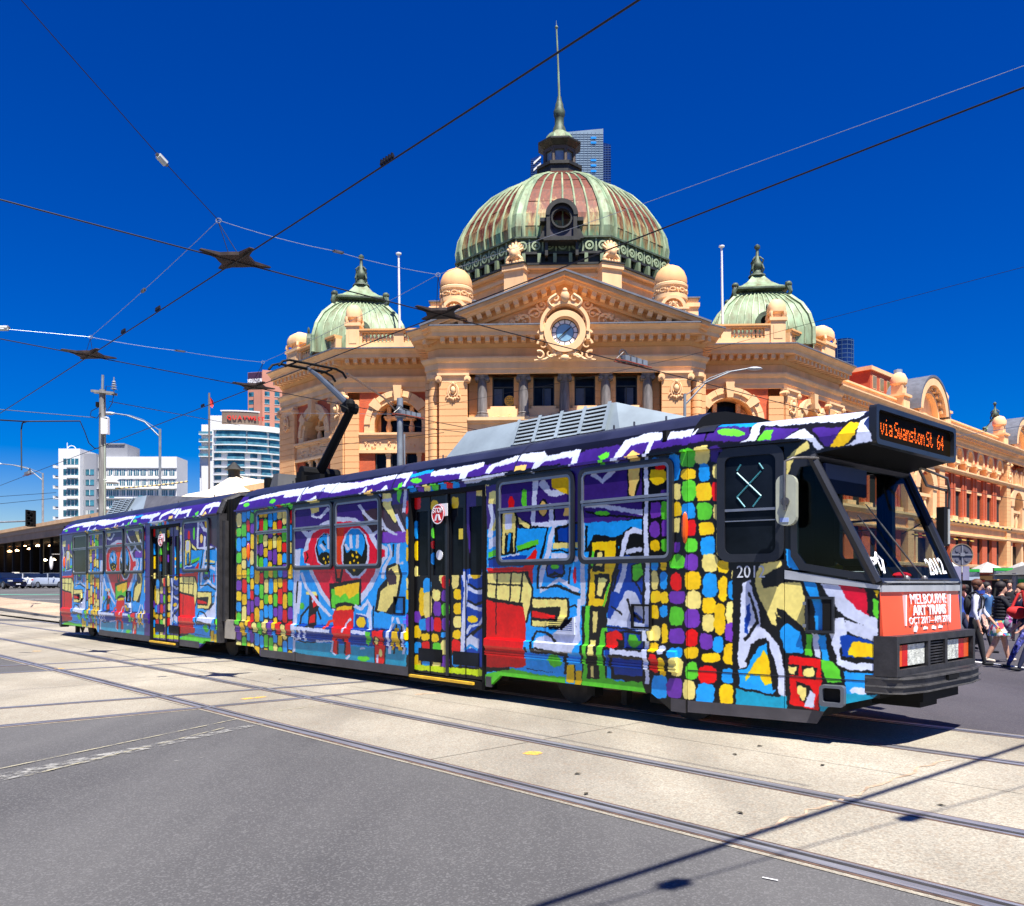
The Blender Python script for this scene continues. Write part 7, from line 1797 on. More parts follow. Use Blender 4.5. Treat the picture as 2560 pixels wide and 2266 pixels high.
# roof equipment
def pod(x0, x1, x0t, x1t, lo0, lo1, n_grp, nose=0.):
    y0, yt, zb, zt = .5, .8, 3.25, 3.70; ym = BW2
    A = [(x0, y0, zb), (x1, y0, zb), (x1, ym-y0, zb), (x0, ym-y0, zb), (x0t, yt, zt), (x1t, yt, zt), (x1t, ym-yt, zt), (x0t, ym-yt, zt)]
    p = TP('air_conditioning_pod', MB().add(A, [(3, 2, 1, 0), (4, 5, 6, 7), (0, 1, 5, 4), (1, 2, 6, 5), (2, 3, 7, 6), (3, 0, 4, 7)]), M['pod'])
    if nose: TP('pod_nose', MB().add([(x1, y0, zb), (x1+nose, y0+.25, zb), (x1+nose, ym-y0-.25, zb), (x1, ym-y0, zb), (x1t, yt, zt-.01), (x1t, ym-yt, zt-.01), (x1+nose*.75, y0+.45, zb+.18), (x1+nose*.75, ym-y0-.45, zb+.18)], [(0, 1, 6, 4), (4, 6, 7, 5), (1, 2, 7, 6), (2, 3, 5, 7)]), M['pod'], parent=p)
    def onp(x, t, o): return (x+(x0t-x0)*0, y0+(yt-y0)*t-.83*o, zb+(zt-zb)*t+.55*o)
    TP('louvre_shade_sheet', MB().add([onp(lo0, .13, .012), onp(lo1, .13, .012), onp(lo1-.12, .95, .012), onp(lo0-.12, .95, .012)], [(0, 1, 2, 3)]), mat('pod_shadow_void', (.02, .02, .022), .8), parent=p)  # flat near-black sheet, paints in the shade between the louvre slats
    for k in range(n_grp+1):
        x = lo0+(lo1-lo0)*k/n_grp; TP('louvre_post', MB().add([onp(x-.03, .10, .02), onp(x+.03, .10, .02), onp(x-.09, .97, .02), onp(x-.15, .97, .02)], [(0, 1, 2, 3)]).add([onp(x-.03, .10, .05), onp(x+.03, .10, .05), onp(x-.09, .97, .05), onp(x-.15, .97, .05)], [(0, 1, 2, 3)]), M['pod'], parent=p)
    for k in range(n_grp):
        for j in range(7):
            t = .12+j*.125; a = lo0+(lo1-lo0)*k/n_grp-.12*(t-.1); b = a+(lo1-lo0)/n_grp
            TP('louvre_slat', MB().add([onp(a, t, .035), onp(b, t, .035), onp(b-.008, t+.065, .03), onp(a-.008, t+.065, .03)], [(0, 1, 2, 3)]), M['pod'], parent=p)
    TP('pod_trim', MB().tube([onp(lo0-.02, .05, .03), onp(lo1+.02, .05, .03)], .012, 4), M['frame'], parent=p)
    return p
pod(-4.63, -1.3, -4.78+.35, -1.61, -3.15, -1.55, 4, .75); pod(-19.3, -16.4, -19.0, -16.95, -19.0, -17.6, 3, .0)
TP('rear_fairing', MB().add([(-16.4, .5, 3.25), (-16.4, 2.17, 3.25), (-12.9, .7, 3.28), (-12.9, 1.97, 3.28), (-16.95, .8, 3.70), (-16.95, 1.87, 3.70), (-13.2, .9, 3.38), (-13.2, 1.77, 3.38)], [(0, 2, 6, 4), (4, 6, 7, 5), (2, 3, 7, 6)]), mat('dark_grey_fairing', (.10, .10, .11), .6, var=.2))
for x in (-4.55, -2.75, -1.35, -1.05, -.6, -8.9, -9.6, -12.2, -14.1, -17.0, -18.9, -20.2): TP('roof_bracket', MB().box(x-.05, x+.05, .40, .5, 3.22, 3.27).tube([(x, .45, 3.25), (x, .45, 3.34)], .012, 5), M['steel'])
TP('equipment_box', MB().frustum([(-10.15, .6), (-9.78, .6), (-9.78, 1.5), (-10.15, 1.5)], 3.2, [(-10.02, .65), (-9.83, .65), (-9.83, 1.45), (-10.02, 1.45)], 3.58), mat('grey_box', (.11, .11, .11), .6))
# pantograph
pg = TP('pantograph_base', MB().box(-10.9, -8.9, 1.0, 1.1, 3.42, 3.52).box(-10.9, -8.9, 1.6, 1.7, 3.42, 3.52).box(-10.9, -10.75, .9, 1.8, 3.35, 3.6).box(-9.6, -9.4, .9, 1.8, 3.35, 3.6).tube([(-9.5, .95, 3.6), (-9.5, 1.75, 3.6)], .12, 10), M['black'])
TP('lower_arm', MB().tube([(-9.5, 1.33, 3.6), (-8.38, 1.33, 4.66)], [.095, .08], 8), M['black'], parent=pg); TP('knuckle', MB().tube([(-8.4, 1.2, 4.7), (-8.4, 1.46, 4.7)], .10, 10).blob((-8.36, 1.3, 4.76), .11).tube([(-8.35, 1.1, 4.7), (-8.2, 1.0, 4.68), (-8.12, 1.1, 4.62), (-8.25, 1.2, 4.6)], .02, 6), M['black'], parent=pg)
TP('upper_arm', MB().tube([(-8.42, 1.33, 4.76), (-9.5, 1.33, 5.48), (-9.9, 1.33, 5.70)], [.065, .05, .03], 8), mat('grey_blue_tube', (.10, .12, .15), .4, .4), parent=pg)
hd = MB()
for x in (-10.12, -9.72):
    hd.tube([(x, .60, 5.60), (x, .68, 5.70), (x, .82, 5.75), (x, 1.84, 5.75), (x, 2.0, 5.70), (x, 2.08, 5.60)], .024, 6)
hd.tube([(-10.12, .95, 5.72), (-9.72, .95, 5.72)], .02, 5); hd.tube([(-10.12, 1.75, 5.72), (-9.72, 1.75, 5.72)], .02, 5); hd.tube([(-9.9, .95, 5.70), (-9.9, 1.75, 5.70)], .025, 5)
TP('collector_head', hd, M['black'], parent=pg, smooth=True); TP('cable', MB().tube([(-9.8, 1.5, 5.6), (-9.6, 1.7, 5.4), (-9.4, 1.6, 5.3), (-9.3, 1.4, 5.38)], .012, 5), M['black'], parent=pg)
# bogies
for cx in (-1.15, -10.62, -19.4):
    bg_ = TP('bogie_frame', MB().box(cx-1.3, cx+1.3, .5, .6, .30, .46).box(cx-1.3, cx+1.3, 2.07, 2.17, .30, .46).box(cx-.3, cx+.3, .5, 2.1, .25, .5).box(cx-.62, cx-.5, .45, .6, .14, .32).box(cx+.35, cx+.62, .42, .6, .16, .34).box(cx-.05, cx+.03, .40, .5, .1, .34), M['under'])
    for dx in (-.85, .85):
        for y in (.55, 1.99):
            k = MB().lathe([(.05, -.07), (.26, -.07), (.30, -.03), (.33, -.03), (.33, .05), (.05, .06)], (0, 0, 0), 24); k.xf(T3(cx+dx, y, .34) @ Matrix.Rotation(R(90), 4, 'X')); TP('wheel', k, mat('wheel_steel', (.06, .045, .035), .6, .3, var=.3, scale=6), parent=bg_, smooth=30)
TP('underframe', MB().box(-10.1, -4.4, .3, 2.4, .2, .45).box(-4.3, -3.0, .3, 2.4, .22, .4).box(-18, -12, .3, 2.4, .22, .45).box(-10.2, .2, .1, 2.57, .42, .5).box(.2, 1.4, .4, 2.27, .42, .5).box(-21.2, -11.1, .1, 2.57, .42, .5).box(-.1, 1.2, .4, 2.2, .22, .45), M['under'])
TP('lifeguard', MB().tube([(-20.6, .3, .4), (-20.35, .3, .15), (-20.1, .3, .4)], .03, 5).box(-21.0, -20.9, .3, .4, .1, .35), M['under'])
# ================================================================ far buildings
random.seed(21)
M['tealwin'] = mat('teal_window', (.05, .20, .26), .15, 0, var=.5, scale=.4, spec=.9); M['bwhite'] = mat('white_render', (.74, .74, .72), .7, var=.05, scale=.1)
M['bgrey'] = mat('mid_grey_render', (.27, .28, .31), .7, var=.08, scale=.1); M['pink'] = mat('pink_granite', (.56, .24, .16), .6, var=.08, scale=.1); M['balc'] = mat('balcony_glass', (.10, .28, .36), .2, var=.3, scale=.5)
M['curtain'] = mat('pale_curtain', (.5, .52, .5), .8, var=.25, scale=.8)
def flat_front(Y, px0, px1): return (px0-CXP)/FPX*Y, (px1-CXP)/FPX*Y
def bld(name, label, Y, px0, px1, pyt, d=30, m='bwhite', cat='apartment block', rz=0):
    x0, x1 = flat_front(Y, px0, px1); z = at(0, pyt, Y)[2]
    t = thing(name, label, cat, ((x0+x1)/2, Y, 0), rz); w = x1-x0
    part('wall', MB().box(-w/2, w/2, 0, d, 0, z), M[m], t)
    return t, w, z
SH_ = {}
def wins_grid(t, xs, ws, zs, h, m='tealwin', y=-.08, split=2, cm='bwhite'):
    for i, (x, w) in enumerate(zip(xs, ws)):
        for z in zs:
            k = (round(w, 2), round(h, 2), m, split)
            if k not in SH_:
                f = MB().box(-w/2-.1, w/2+.1, y*.3, .1, -.1, h+.1).mesh('window', M[cm]); p = MB().box(-w/2, w/2, y, y*.35, 0, h)
                g = MB()
                for q in range(1, split): g.box(-w/2+w*q/split-.08, -w/2+w*q/split+.08, y-.05, y, 0, h)
                SH_[k] = (f, p.mesh('pane', M[m]), g.mesh('mullion', M[cm]) if split > 1 else None)
            f, p, g = SH_[k]; o = link('window', f, t, T3(x, 0, z)); link('pane', p, o)
            if g: link('mullion', g, o)
            if random.random() < .35: link('curtain', SH_.setdefault(('cu', k), MB().box(-w/2, -w/2+w*.35, y-.01, y+.01, 0, h).mesh('curtain', M['curtain'])), o)
# white and grey apartment block at left
Y = 300; s = Y/FPX
t, w, z = bld('apartment_building', 'long white and grey apartment block with stacked balconies beyond the concourse at left', Y, 192, 442, 1142, 10)
fh = 25.5*s; px = lambda p: (p-317)*s
for i in range(12):
    zz = z-3.2-i*fh
    if zz < 2: break
    part('floor_band', MB().box(-w/2, w/2, -1.2 if i > 1 else -.4, 0, zz-1.0, zz-.7), M['bwhite'] if i % 3 else M['bgrey'], t)
    for p in (283, 300, 318, 336, 356, 374, 392, 410, 428):
        part('balcony_glass', MB().box(px(p)-.9, px(p)+.9, -1.2, -1.15, zz-.7, zz+.15), M['balc'], t) if i > 2 and p % 3 else None
wins_grid(t, [px(p) for p in (274, 290, 306, 324, 341, 358, 376, 394, 412, 430)], [1.8]*10, [z-3.0-i*fh for i in range(1, 11)], 2.0, split=3)
part('grey_bay', MB().box(px(192), px(246), -1.5, 5, 0, z+.8), M['bgrey'], t)
wins_grid(t, [px(204), px(230)], [2.9, 2.9], [z-3.0-i*fh for i in range(1, 11)], 1.9, y=-1.62, split=2)
part('rooftop_room', MB().box(px(255), px(312), 2, 12, z, z+4.5).box(px(255), px(306), 1.5, 12, z+4.5, z+4.9), M['bgrey'], t)
t, w, z = bld('apartment_tower', 'white end tower of flats with small balconies on its left edge', Y-4, 146, 200, 1122, 12)
wins_grid(t, [.6], [5.2], [z-5.5-i*fh for i in range(0, 12)], 2.1, split=4)
for i in range(12): part('balcony', MB().box(-w/2-1.9, -w/2, 0, 4, z-6.6-i*fh, z-6.3-i*fh).box(-w/2-1.9, -w/2-1.8, 0, 4, z-6.3-i*fh, z-5.5-i*fh), M['bwhite'], t)
for i in range(12): part('balcony', MB().box(-w*.1, w*.42, -1.0, 0, z-6.6-i*fh, z-6.3-i*fh), M['bwhite'], t)
part('antenna_frame', MB().ring(-w*.1, z, 1.4, 1.6, 3, 3.2, 0, math.pi, 10).box(-w*.1-1.6, -w*.1-1.45, 3, 3.2, z, z+2.6), M['white'], t)
# curved hotel tower
Y = 330; s = Y/FPX
q = thing('hotel_tower', 'curved white hotel tower with red QUAY WEST letters on a brown crown', 'hotel tower', ((600-CXP)*s, Y+14, 0)); X0_ = (600-CXP)*s; hx = lambda p: (p-CXP)*s-X0_
zt = at(0, 1058, Y)[2]; R_ = 22; a0, a1 = R(238), R(312)
def hpt(a, r): return (r*math.cos(a)*1.0+hx(585), r*math.sin(a)+8)
N_ = 10
def arc(z0, z1, r, A0, A1, m, name, n=14):
    mb = MB(); P = [hpt(A0+(A1-A0)*i/n, r) for i in range(n+1)]; mb.zprism(P+[hpt(A1, r-6), hpt(A0, r-6)], z0, z1); return part(name, mb, M[m] if isinstance(m, str) else m, q)
A0 = R(252); A1 = R(330)
r0 = 24
cx_ = hx(560)
def hpt(a, r): return (r*math.cos(a)*1.05+cx_, r*math.sin(a)+12)
A0 = math.acos(max(-1, (hx(526)-cx_)/(r0*1.05))); A0 = 2*math.pi-A0; A1 = 2*math.pi-math.acos(min(1, (hx(684)-cx_)/(r0*1.05))) if (hx(684)-cx_) < r0*1.05 else 2*math.pi-.05
arc(0, zt, r0-.6, A0, A1, 'bwhite', 'curved_wall', 20)
fh = 19.3*s
for i in range(11):
    z = zt-2.0-i*fh*.98
    arc(z-.35, z+.05, r0+.5, A0, A1, 'bwhite', 'floor_band', 18)
    for (f0, f1) in ((.02, .12), (.22, .46), (.54, .64), (.70, .84), (.88, .98)) if i > 2 else ((.05, .48), (.5, .78), (.82, .98)):
        b0, b1 = A0+(A1-A0)*f0, A0+(A1-A0)*f1
        arc(z-fh+.9, z-.5, r0-.35, b0, b1, 'tealwin', 'window', 5); arc(z-fh+.1, z-fh+1.1, r0+.45, b0, b1, 'balc', 'balcony_glass', 5) if f1-f0 > .12 else None
arc(zt, zt+5.2, r0-1.6, A0+.12, A1-.35, mat('brown_crown', (.20, .14, .10), .7, var=.05), 'crown', 16); arc(zt+5.2, zt+5.7, r0-1.4, A0+.1, A1-.33, 'bwhite', 'crown_coping', 16)
rm = mat('red_letters', (.75, .03, .02), .5, var=.02)
for i, ch in enumerate('QUAY WEST'):
    if ch == ' ': continue
    a = 2*math.pi-math.acos(max(-.99, min(.99, (hx((566, 579, 592, 604, 0, 617, 627, 636, 644)[i])-cx_)/((r0-1.2)*1.05)))); x, y = hpt(a, r0-1.2); me = text_mesh(ch, 2.15, .15, bold=.04); me.materials.clear(); me.materials.append(rm); link('letter', me, q, T3(x, y, zt+2.7) @ RZ(a+math.pi/2))
part('left_wing', MB().box(hx(457), hx(530), 4, 20, 0, at(0, 1105, Y)[2]).box(hx(466), hx(506), 2, 20, 0, at(0, 1046, Y)[2]+.5).box(hx(488), hx(528), 1.2, 20, 0, at(0, 1020, Y)[2]), M['bwhite'], q)
for i in range(12):
    zz = at(0, 1062, Y)[2]-i*fh
    part('balcony_glass', MB().box(hx(462), hx(497), .6, .7, zz-1.0, zz), M['balc'], q) if i < 4 else None
    part('balcony', MB().box(hx(462), hx(497), .5, 3, zz-1.3, zz-1.0), M['bwhite'], q) if i < 4 else None
    part('window', MB().box(hx(505), hx(519), 1.05, 1.2, zz-.8, zz+1.2), M['tealwin'], q); part('mullion', MB().box(hx(511.5), hx(512.5), 1.0, 1.05, zz-.8, zz+1.2), M['bwhite'], q)
    if i > 3: 
        for p in (466, 481): part('window', MB().box(hx(p), hx(p+9), 3.9, 4.0, zz-.8, zz+.9), M['tealwin'], q)
        part('dark_bay', MB().box(hx(494), hx(503), 1.9, 2.0, zz-1.0, zz+1.2), M['tealwin'], q)
x, y, z = at(523, 1090, 322); t = thing('flagpole', 'grey flagpole with a small red flag in front of the curved hotel tower', 'flagpole', (at(523, 0, 240)[0], 240, 0)); zt_ = at(0, 983, 240)[2]
part('pole', MB().tube([(0, 0, 0), (0, 0, zt_)], .28, 8), mat('brown_pole', (.2, .16, .14), .6), t); part('flag', MB().add([(0.2, 0, zt_-1), (1.2, -.3, zt_-2.2), (.9, 0, zt_-4.2), (.2, 0, zt_-3.6), (1.2, .3, zt_-3.2)], [(0, 1, 4, 3), (3, 4, 2)]), rm, t)
# pink office tower with sign
Y = 470; s = Y/FPX; f = Frame((600-CXP)*s, Y+14, 1, -.28)
x1 = f.u(656); z = at(0, 912, Y)[2]; t = thing('office_tower', 'pink granite office tower with teal windows and white rooftop lettering left of the station', 'office tower', (*f.w(0), 0), f.ang)
part('wall', MB().box(0, x1, 0, 25, 0, z-1).box(x1*.55, x1, -2, 20, 0, z-1-9), M['pink'], t); f2 = Frame(*f.w(x1), 1, .35)
part('side_wall', MB().box(0, 26, 0, 25, 0, z), M['pink'], t, f2.mtx((0, 0)) if False else (T3(x1, 0, 0) @ RZ(f2.ang-f.ang)))
part('sign_band', MB().box(.2, x1-.3, -.2, 0, z-9.5, z-1.2), mat('dark_plum_glass', (.07, .03, .06), .3), t)
me = text_mesh('HERALD SUN', 3.6, .1, xs=.42, bold=.08); me.materials.clear(); me.materials.append(M['lettering']); link('lettering', me, t, T3(x1*.5, -.3, z-6.2) @ Matrix.Rotation(0, 4, 'Y'))
fh = 20*s
for i in range(14):
    zz = z-14.5-i*fh
    for k in range(7): part('window', MB().box(.6+k*(x1-1)/7, .6+k*(x1-1)/7+1.2, -.1, .05, zz, zz+2.4), M['tealwin'], t) if zz > 20 else None
    for k in range(4):
        o = part('window', MB().box(1.2+k*5.4, 3.9+k*5.4, -.12, .05, zz, zz+2.6), M['tealwin'], t, T3(x1, 0, 0) @ RZ(f2.ang-f.ang)); part('sill', MB().box(1.1+k*5.4, 4.0+k*5.4, -.2, .05, zz-.2, zz), M['bwhite'], o)
# glass towers behind the domes
M['tower'] = mat('slate_blue_glass', (.20, .29, .38), .5, .0, var=.12, scale=.05); M['tower2'] = mat('deep_blue_glass', (.012, .04, .17), .2, .2, var=.3, scale=.1)
def tower(label, Y, px0, px1, py0, py1, pyb, m, nrow, ncol, dside=None):
    s = Y/FPX; x0, x1 = (px0-CXP)*s, (px1-CXP)*s; za, zb, z0 = at(0, py0, Y)[2], at(0, py1, Y)[2], 0
    t = thing('skyscraper', label, 'skyscraper', ((x0+x1)/2, Y, 0)); w = (x1-x0)/2
    part('tower_body', MB().prism([(-w, 0), (w, 0), (w, zb), (-w, za)], 0, 40), M[m], t)
    zl = at(0, pyb, Y)[2]
    for i in range(nrow):
        z = zl+(min(za, zb)-zl)*i/nrow; part('floor_line', MB().box(-w, w, -.25, 0, z, z+.35), mat('floor_line_'+m, (.15, .22, .30) if m == 'tower' else (.02, .07, .2), .4), t)
    for i in range(1, ncol): x = -w+2*w*i/ncol; part('fin', MB().box(x-.12, x+.12, -.4, 0, zl-20, min(za, zb)), mat('floor_line_'+m, (.16, .23, .31), .4), t)
    return t, w, za
t, w, za = tower('slate blue glass skyscraper with slanted top just right of the dome lantern', 620, 1412, 1508, 331, 322, 460, 'tower', 22, 10)
for k in (343, 355, 399, 412, 426): z = at(0, k, 620)[2]; part('blue_window', MB().box(w-9, w-5, -.5, 0, z-1.5, z), mat('bright_blue_pane', (.03, .3, .8), .2), t)  # a few panes in plain brighter blue
tower('narrow navy blue wing of the skyscraper right of the dome', 628, 1506, 1527, 356, 362, 470, 'tower2', 18, 3)
t, w, za = tower('short dark navy tower top peeping out left of the dome lantern', 640, 1327, 1352, 398, 388, 440, 'tower2', 8, 2)
for k in (399, 416): z = at(0, k, 640)[2]; part('white_band', MB().prism([(-w+2, z-4), (w, z+1), (w, z+2.4), (-w+2, z-2.4)], -.6, 0), M['bwhite'], t)
Y = 400; s = Y/FPX; t = thing('round_tower', 'dark blue cylindrical glass tower behind the right end of the corner block', 'skyscraper', ((2109-CXP)*s, Y, 0)); z = at(0, 852, Y)[2]
part('tower_body', MB().lathe([(4.3, 0), (4.3, z), (.01, z)], (0, 0, 0), 24), M['tower2'], t, None, True)
for i in range(14): part('floor_line', MB().lathe([(4.36, z-i*2.0-.9), (4.36, z-i*2.0-.7)], (0, 0, 0), 24), mat('pale_blue_line', (.10, .18, .3), .4), t)
for i in range(12): a = 2*math.pi*i/12; part('fin', MB().box(-.06, .06, 4.3, 4.45, 40, z), mat('pale_blue_line', (.1, .18, .3), .4), t, RZ(a))
# ================================================================ street furniture
M['galv'] = mat('galvanised_pole', (.24, .27, .30), .55, .2, var=.15, scale=3); M['wood'] = mat('weathered_wood', (.26, .25, .23), .85, var=.3, scale=2, stretch=(6, 6, .4)); M['wire'] = mat('dark_wire', (.012, .011, .013), .5, .3, var=.1); M['wirel'] = mat('bright_steel_wire', (.38, .42, .48), .4, .6, var=.1)
def lamp(label, px, pyt, Y, armpx, armpy, r=.07, base=0, hd=.9):
    x, _, zt = at(px, pyt, Y); x2, _, z2 = at(armpx, armpy, Y); t = thing('street_lamp', label, 'street lamp', (x, Y, base)); zt -= base; z2 -= base; dx = x2-x; s = 1 if dx > 0 else -1
    part('pole', MB().tube([(0, 0, 0), (0, 0, zt)], [r*1.25, r*.9], 8), M['galv'], t, None, True)
    part('arm', MB().tube([(0, 0, zt-.45*abs(dx)*.35), (dx*.3, 0, zt+(z2-zt)*.45), (dx*.65, 0, z2-.12*abs(z2-zt)), (dx*.9, 0, z2)], [r*.6, r*.55, r*.5, r*.45], 6), M['galv'], t, None, True)
    part('stay', MB().tube([(0, 0, zt-.1), (dx*.35, 0, zt+(z2-zt)*.62), (dx*.62, 0, z2-.10*abs(z2-zt))], r*.3, 5), M['galv'], t)
    part('lamp_head', MB().blob((dx*.9+s*hd*.4, 0, z2), (hd*.5, .16, .085*hd+.02), 10, 6), mat('lamp_head_grey', (.5, .53, .56), .4, .2), t, None, True)
lamp('galvanised street lamp with arm to the left beside the wooden pole', 400, 1073, 60, 272, 1034, .10, gz(0, 60), 1.2)
lamp('farther street lamp with arm to the left above the dark concourse', 107, 1183, 134, -10, 1160, .16, gz(0, 134), 2)
lamp('street lamp with long curved arm in front of the right arched bay', 1712, 985, 40, 1888, 922, .075, gz(0, 40), .75)
# wooden power pole
Y = 46; x, _, zt = at(256, 938, Y); x -= 0; t = thing('power_pole', 'grey wooden power pole with crossarm, insulator and white box at left', 'power pole', (x, Y, gz(0, Y)))
g_ = gz(0, Y); Zp = lambda py: at(0, py, Y)[2]-g_
part('pole', MB().tube([(0, 0, 0), (0, 0, Zp(975))], [.22, .16], 10), M['wood'], t, None, True); part('pole_top', MB().tube([(0, 0, Zp(978)), (.02, 0, Zp(938))], .07, 8), M['galv'], t)
part('crossarm', MB().box(-.5, .72, -.25, -.12, Zp(980)-.1, Zp(980)+.02).box(-.5, .72, .1, .2, Zp(980)-.1, Zp(980)+.02).xf(T3(0, 0, Zp(980)) @ Matrix.Rotation(R(6), 4, 'Y') @ T3(0, 0, -Zp(980))), M['wood'], t)
ins = MB(); 
for i in range(4): ins.lathe([(.05, i*.12), (.17-.02*i, i*.12+.02), (.06, i*.12+.09)], (.66, -.1, Zp(975)), 10)
part('insulator', ins.tube([(.66, -.1, Zp(980)), (.66, -.1, Zp(975)+.65)], .03, 6), mat('grey_ceramic', (.28, .3, .33), .3), t, None, True)
part('equipment_box', MB().box(.1, .46, -.4, -.15, Zp(1088), Zp(1048)).prism([(.1, Zp(1048)), (.46, Zp(1052)), (.40, Zp(1045))], -.4, -.15), M['white'], t); part('small_box', MB().box(-.32, -.18, -.1, .1, Zp(1018), Zp(1006)), M['black'], t)
part('conduit', MB().tube([(.2, -.15, 0), (.2, -.15, Zp(1090))], .04, 6), mat('pale_green_conduit', (.4, .45, .35), .6), t)
part('cable', MB().tube([(.66, -.1, Zp(985)), (.62, -.2, Zp(1010)), (.35, -.2, Zp(1030)), (.18, -.2, Zp(1010)), (.3, -.2, Zp(968)), (.6, -.15, Zp(968))], .02, 5).tube([(-.1, -.2, Zp(1020)), (-.5, -.2, Zp(1030)), (-.55, -.2, Zp(1042)), (-.2, -.2, Zp(1048)), (0, -.2, Zp(1035))], .02, 5), M['wire'], t)
part('camera_arm', MB().tube([(.1, -.1, Zp(1200)), (.9, -.1, Zp(1200))], .04, 6).lathe([(.3, -.15), (.34, -.1), (.12, .15), (.03, .3)], (.62, -.2, Zp(1203)), 12), M['white'], t, None, True)
# catenary mast behind the tram
Y = 24; x, _, zt = at(1000, 996, Y); t = thing('overhead_mast', 'grey blue steel mast with stay rods rising behind the tram by the left arched bay', 'mast', (x, Y, 0))
part('pole', MB().tube([(0, 0, 0), (0, 0, zt)], .085, 10).tube([(.12, 0, 0), (.12, 0, zt-1.0)], .03, 6), M['galv'], t, None, True)
a = Vector(at(990, 1028, Y)); b = Vector(at(868, 935, 15.5)); c = Vector(at(985, 1012, Y)); o_ = Vector((x, Y, 0))
part('stay_rod', MB().tube([a-o_, (a.lerp(b, .35)-o_)+Vector((0, 0, .1)), b-o_], .022, 6), M['steel'], t); part('stay_rod', MB().tube([c-o_, b-o_], .012, 5), M['steel'], t)
part('clamp', MB().box(-.12, .15, -.12, .12, zt-.55, zt-.35).box(-.1, .12, -.1, .1, 4.1, 4.2), M['steel'], t)
# traffic signal on a mast arm
Y = 45; x0_, _, z0_ = at(-60, 1308, Y); x1_, _, z1_ = at(70, 1303, Y); t = thing('traffic_signal', 'black traffic signal hanging on a long arm above the cars at far left', 'traffic signal', (x0_, Y, gz(0, Y)))
gq = gz(0, Y); part('mast', MB().tube([(0, 0, 0), (0, 0, z0_-gq+.2)], .09, 8).tube([(0, 0, z0_-gq), (x1_-x0_, 0, z1_-gq)], .045, 8), M['galv'], t)
zc = at(0, 1297, Y)[2]-gq; part('signal_head', MB().box(x1_-x0_, x1_-x0_+.34, -.1, .15, zc-.42, zc+.42).prism([(x1_-x0_-.03, zc-.4), (x1_-x0_+.06, zc-.4), (x1_-x0_+.06, zc+.45), (x1_-x0_-.03, zc+.45)], -.2, .2), M['black'], t)
for i in range(3): part('visor', MB().ring(x1_-x0_+.2, zc-.27+i*.27, .09, .12, -.3, -.1, 0, 2*math.pi, 12), M['black'], t)
# round sign seen from behind
Y = 20; x, _, zc = at(2401, 1388, Y); t = thing('round_road_sign', 'round grey road sign seen from behind above two small plates', 'sign', (x, Y, 0)); bk = mat('sign_back_grey', (.13, .13, .17), .5, var=.2)
part('post', MB().tube([(0, 0, 0), (0, 0, zc+.05)], .03, 8), M['galv'], t); part('disc', MB().ring(0, zc, .001, .255, -.06, -.045, 0, 2*math.pi, 28), bk, t); part('rim', MB().ring(0, zc, .245, .262, -.075, -.035, 0, 2*math.pi, 28), mat('rusty_rim', (.28, .2, .12), .6), t)
part('brace', MB().box(-.24, .24, -.085, -.06, zc-.012, zc+.012).box(-.012, .012, -.085, -.06, zc-.22, zc+.22).box(-.05, .05, -.1, -.06, zc-.03, zc+.05), mat('sign_brace', (.22, .23, .27), .5), t)
for dx in (-.11, .11):
    for dz in (-.11, .11): part('stud', MB().ring(dx, zc+dz, .001, .045, -.075, -.06, 0, 2*math.pi, 10), bk, t)
for x0, x1 in ((-.19, -.02), (.02, .17)): part('plate', MB().box(x0, x1, -.07, -.05, at(0, 1451, Y)[2], at(0, 1416, Y)[2]), mat('lilac_plate', (.27, .26, .38), .5), t)
# tram stop shelters
def shelter(px0, px1, pyt, pyb, Y, label, w=1.):
    x0, _, z1 = at(px0, pyt, Y); x1, _, z0 = at(px1, pyb, Y); t = thing('stop_sign_board', label, 'stop sign', (x0, Y, 0)); h = z1-z0; W_ = x1-x0
    part('board', MB().box(0, W_, 0, .08, z0, z1), mat('slate_board', (.06, .075, .10), .4), t); part('green_band', MB().box(0, W_, -.012, 0, z1-h*.25, z1-h*.02), mat('stop_green', (.03, .42, .05), .5), t); part('white_band', MB().box(0, W_, -.012, 0, z0, z0+h*.3), mat('pale_band', (.42, .5, .58), .5), t)
    for i in range(3): part('text_line', MB().box(W_*.08, W_*(.75-.12*i), -.012, 0, z1-h*(.36+.10*i), z1-h*(.33+.10*i)), mat('pale_band', (.4, .5, .6), .5), t)
    part('post', MB().box(W_*.4, W_*.5, .02, .08, 0, z0), M['galv'], t)
shelter(2419, 2449, 1423, 1451, 30, 'green topped stop sign board partly behind the round sign'); shelter(2485, 2532, 1420, 1449, 27, 'wider green topped stop sign board near the right edge')
t = thing('tram_stop_shelter', 'low grey roofed stop shelter with bright green glass panel at the right edge', 'shelter', (at(2540, 0, 26)[0], 26, 0)); z1 = at(0, 1414, 26)[2]; z0 = at(0, 1450, 26)[2]
part('roof', MB().prism([(-.15, z0+.15), (2.5, z0+.05), (2.5, z1+.15), (1.2, z1+.1)], -.8, 1.2), mat('shelter_roof', (.12, .115, .10), .6), t); part('glass_panel', MB().box(0, .9, -.1, 0, .3, z0+.1), mat('pale_glass_panel', (.36, .44, .42), .2), t); part('green_panel', MB().box(0, .9, -.14, -.1, z0-.2, z0+.02), mat('stop_green', (.1, .5, .05), .5), t); part('post', MB().box(-.06, 0, -.1, .1, 0, z0+.2).box(.9, .98, -.1, .1, 0, z0+.2), M['galv'], t)
t = thing('awning', 'pale pointed awning roofs of the kiosks along the station wall', 'awning', (at(2460, 0, 40)[0], 40, 0)); zz = at(0, 1432, 40)[2]
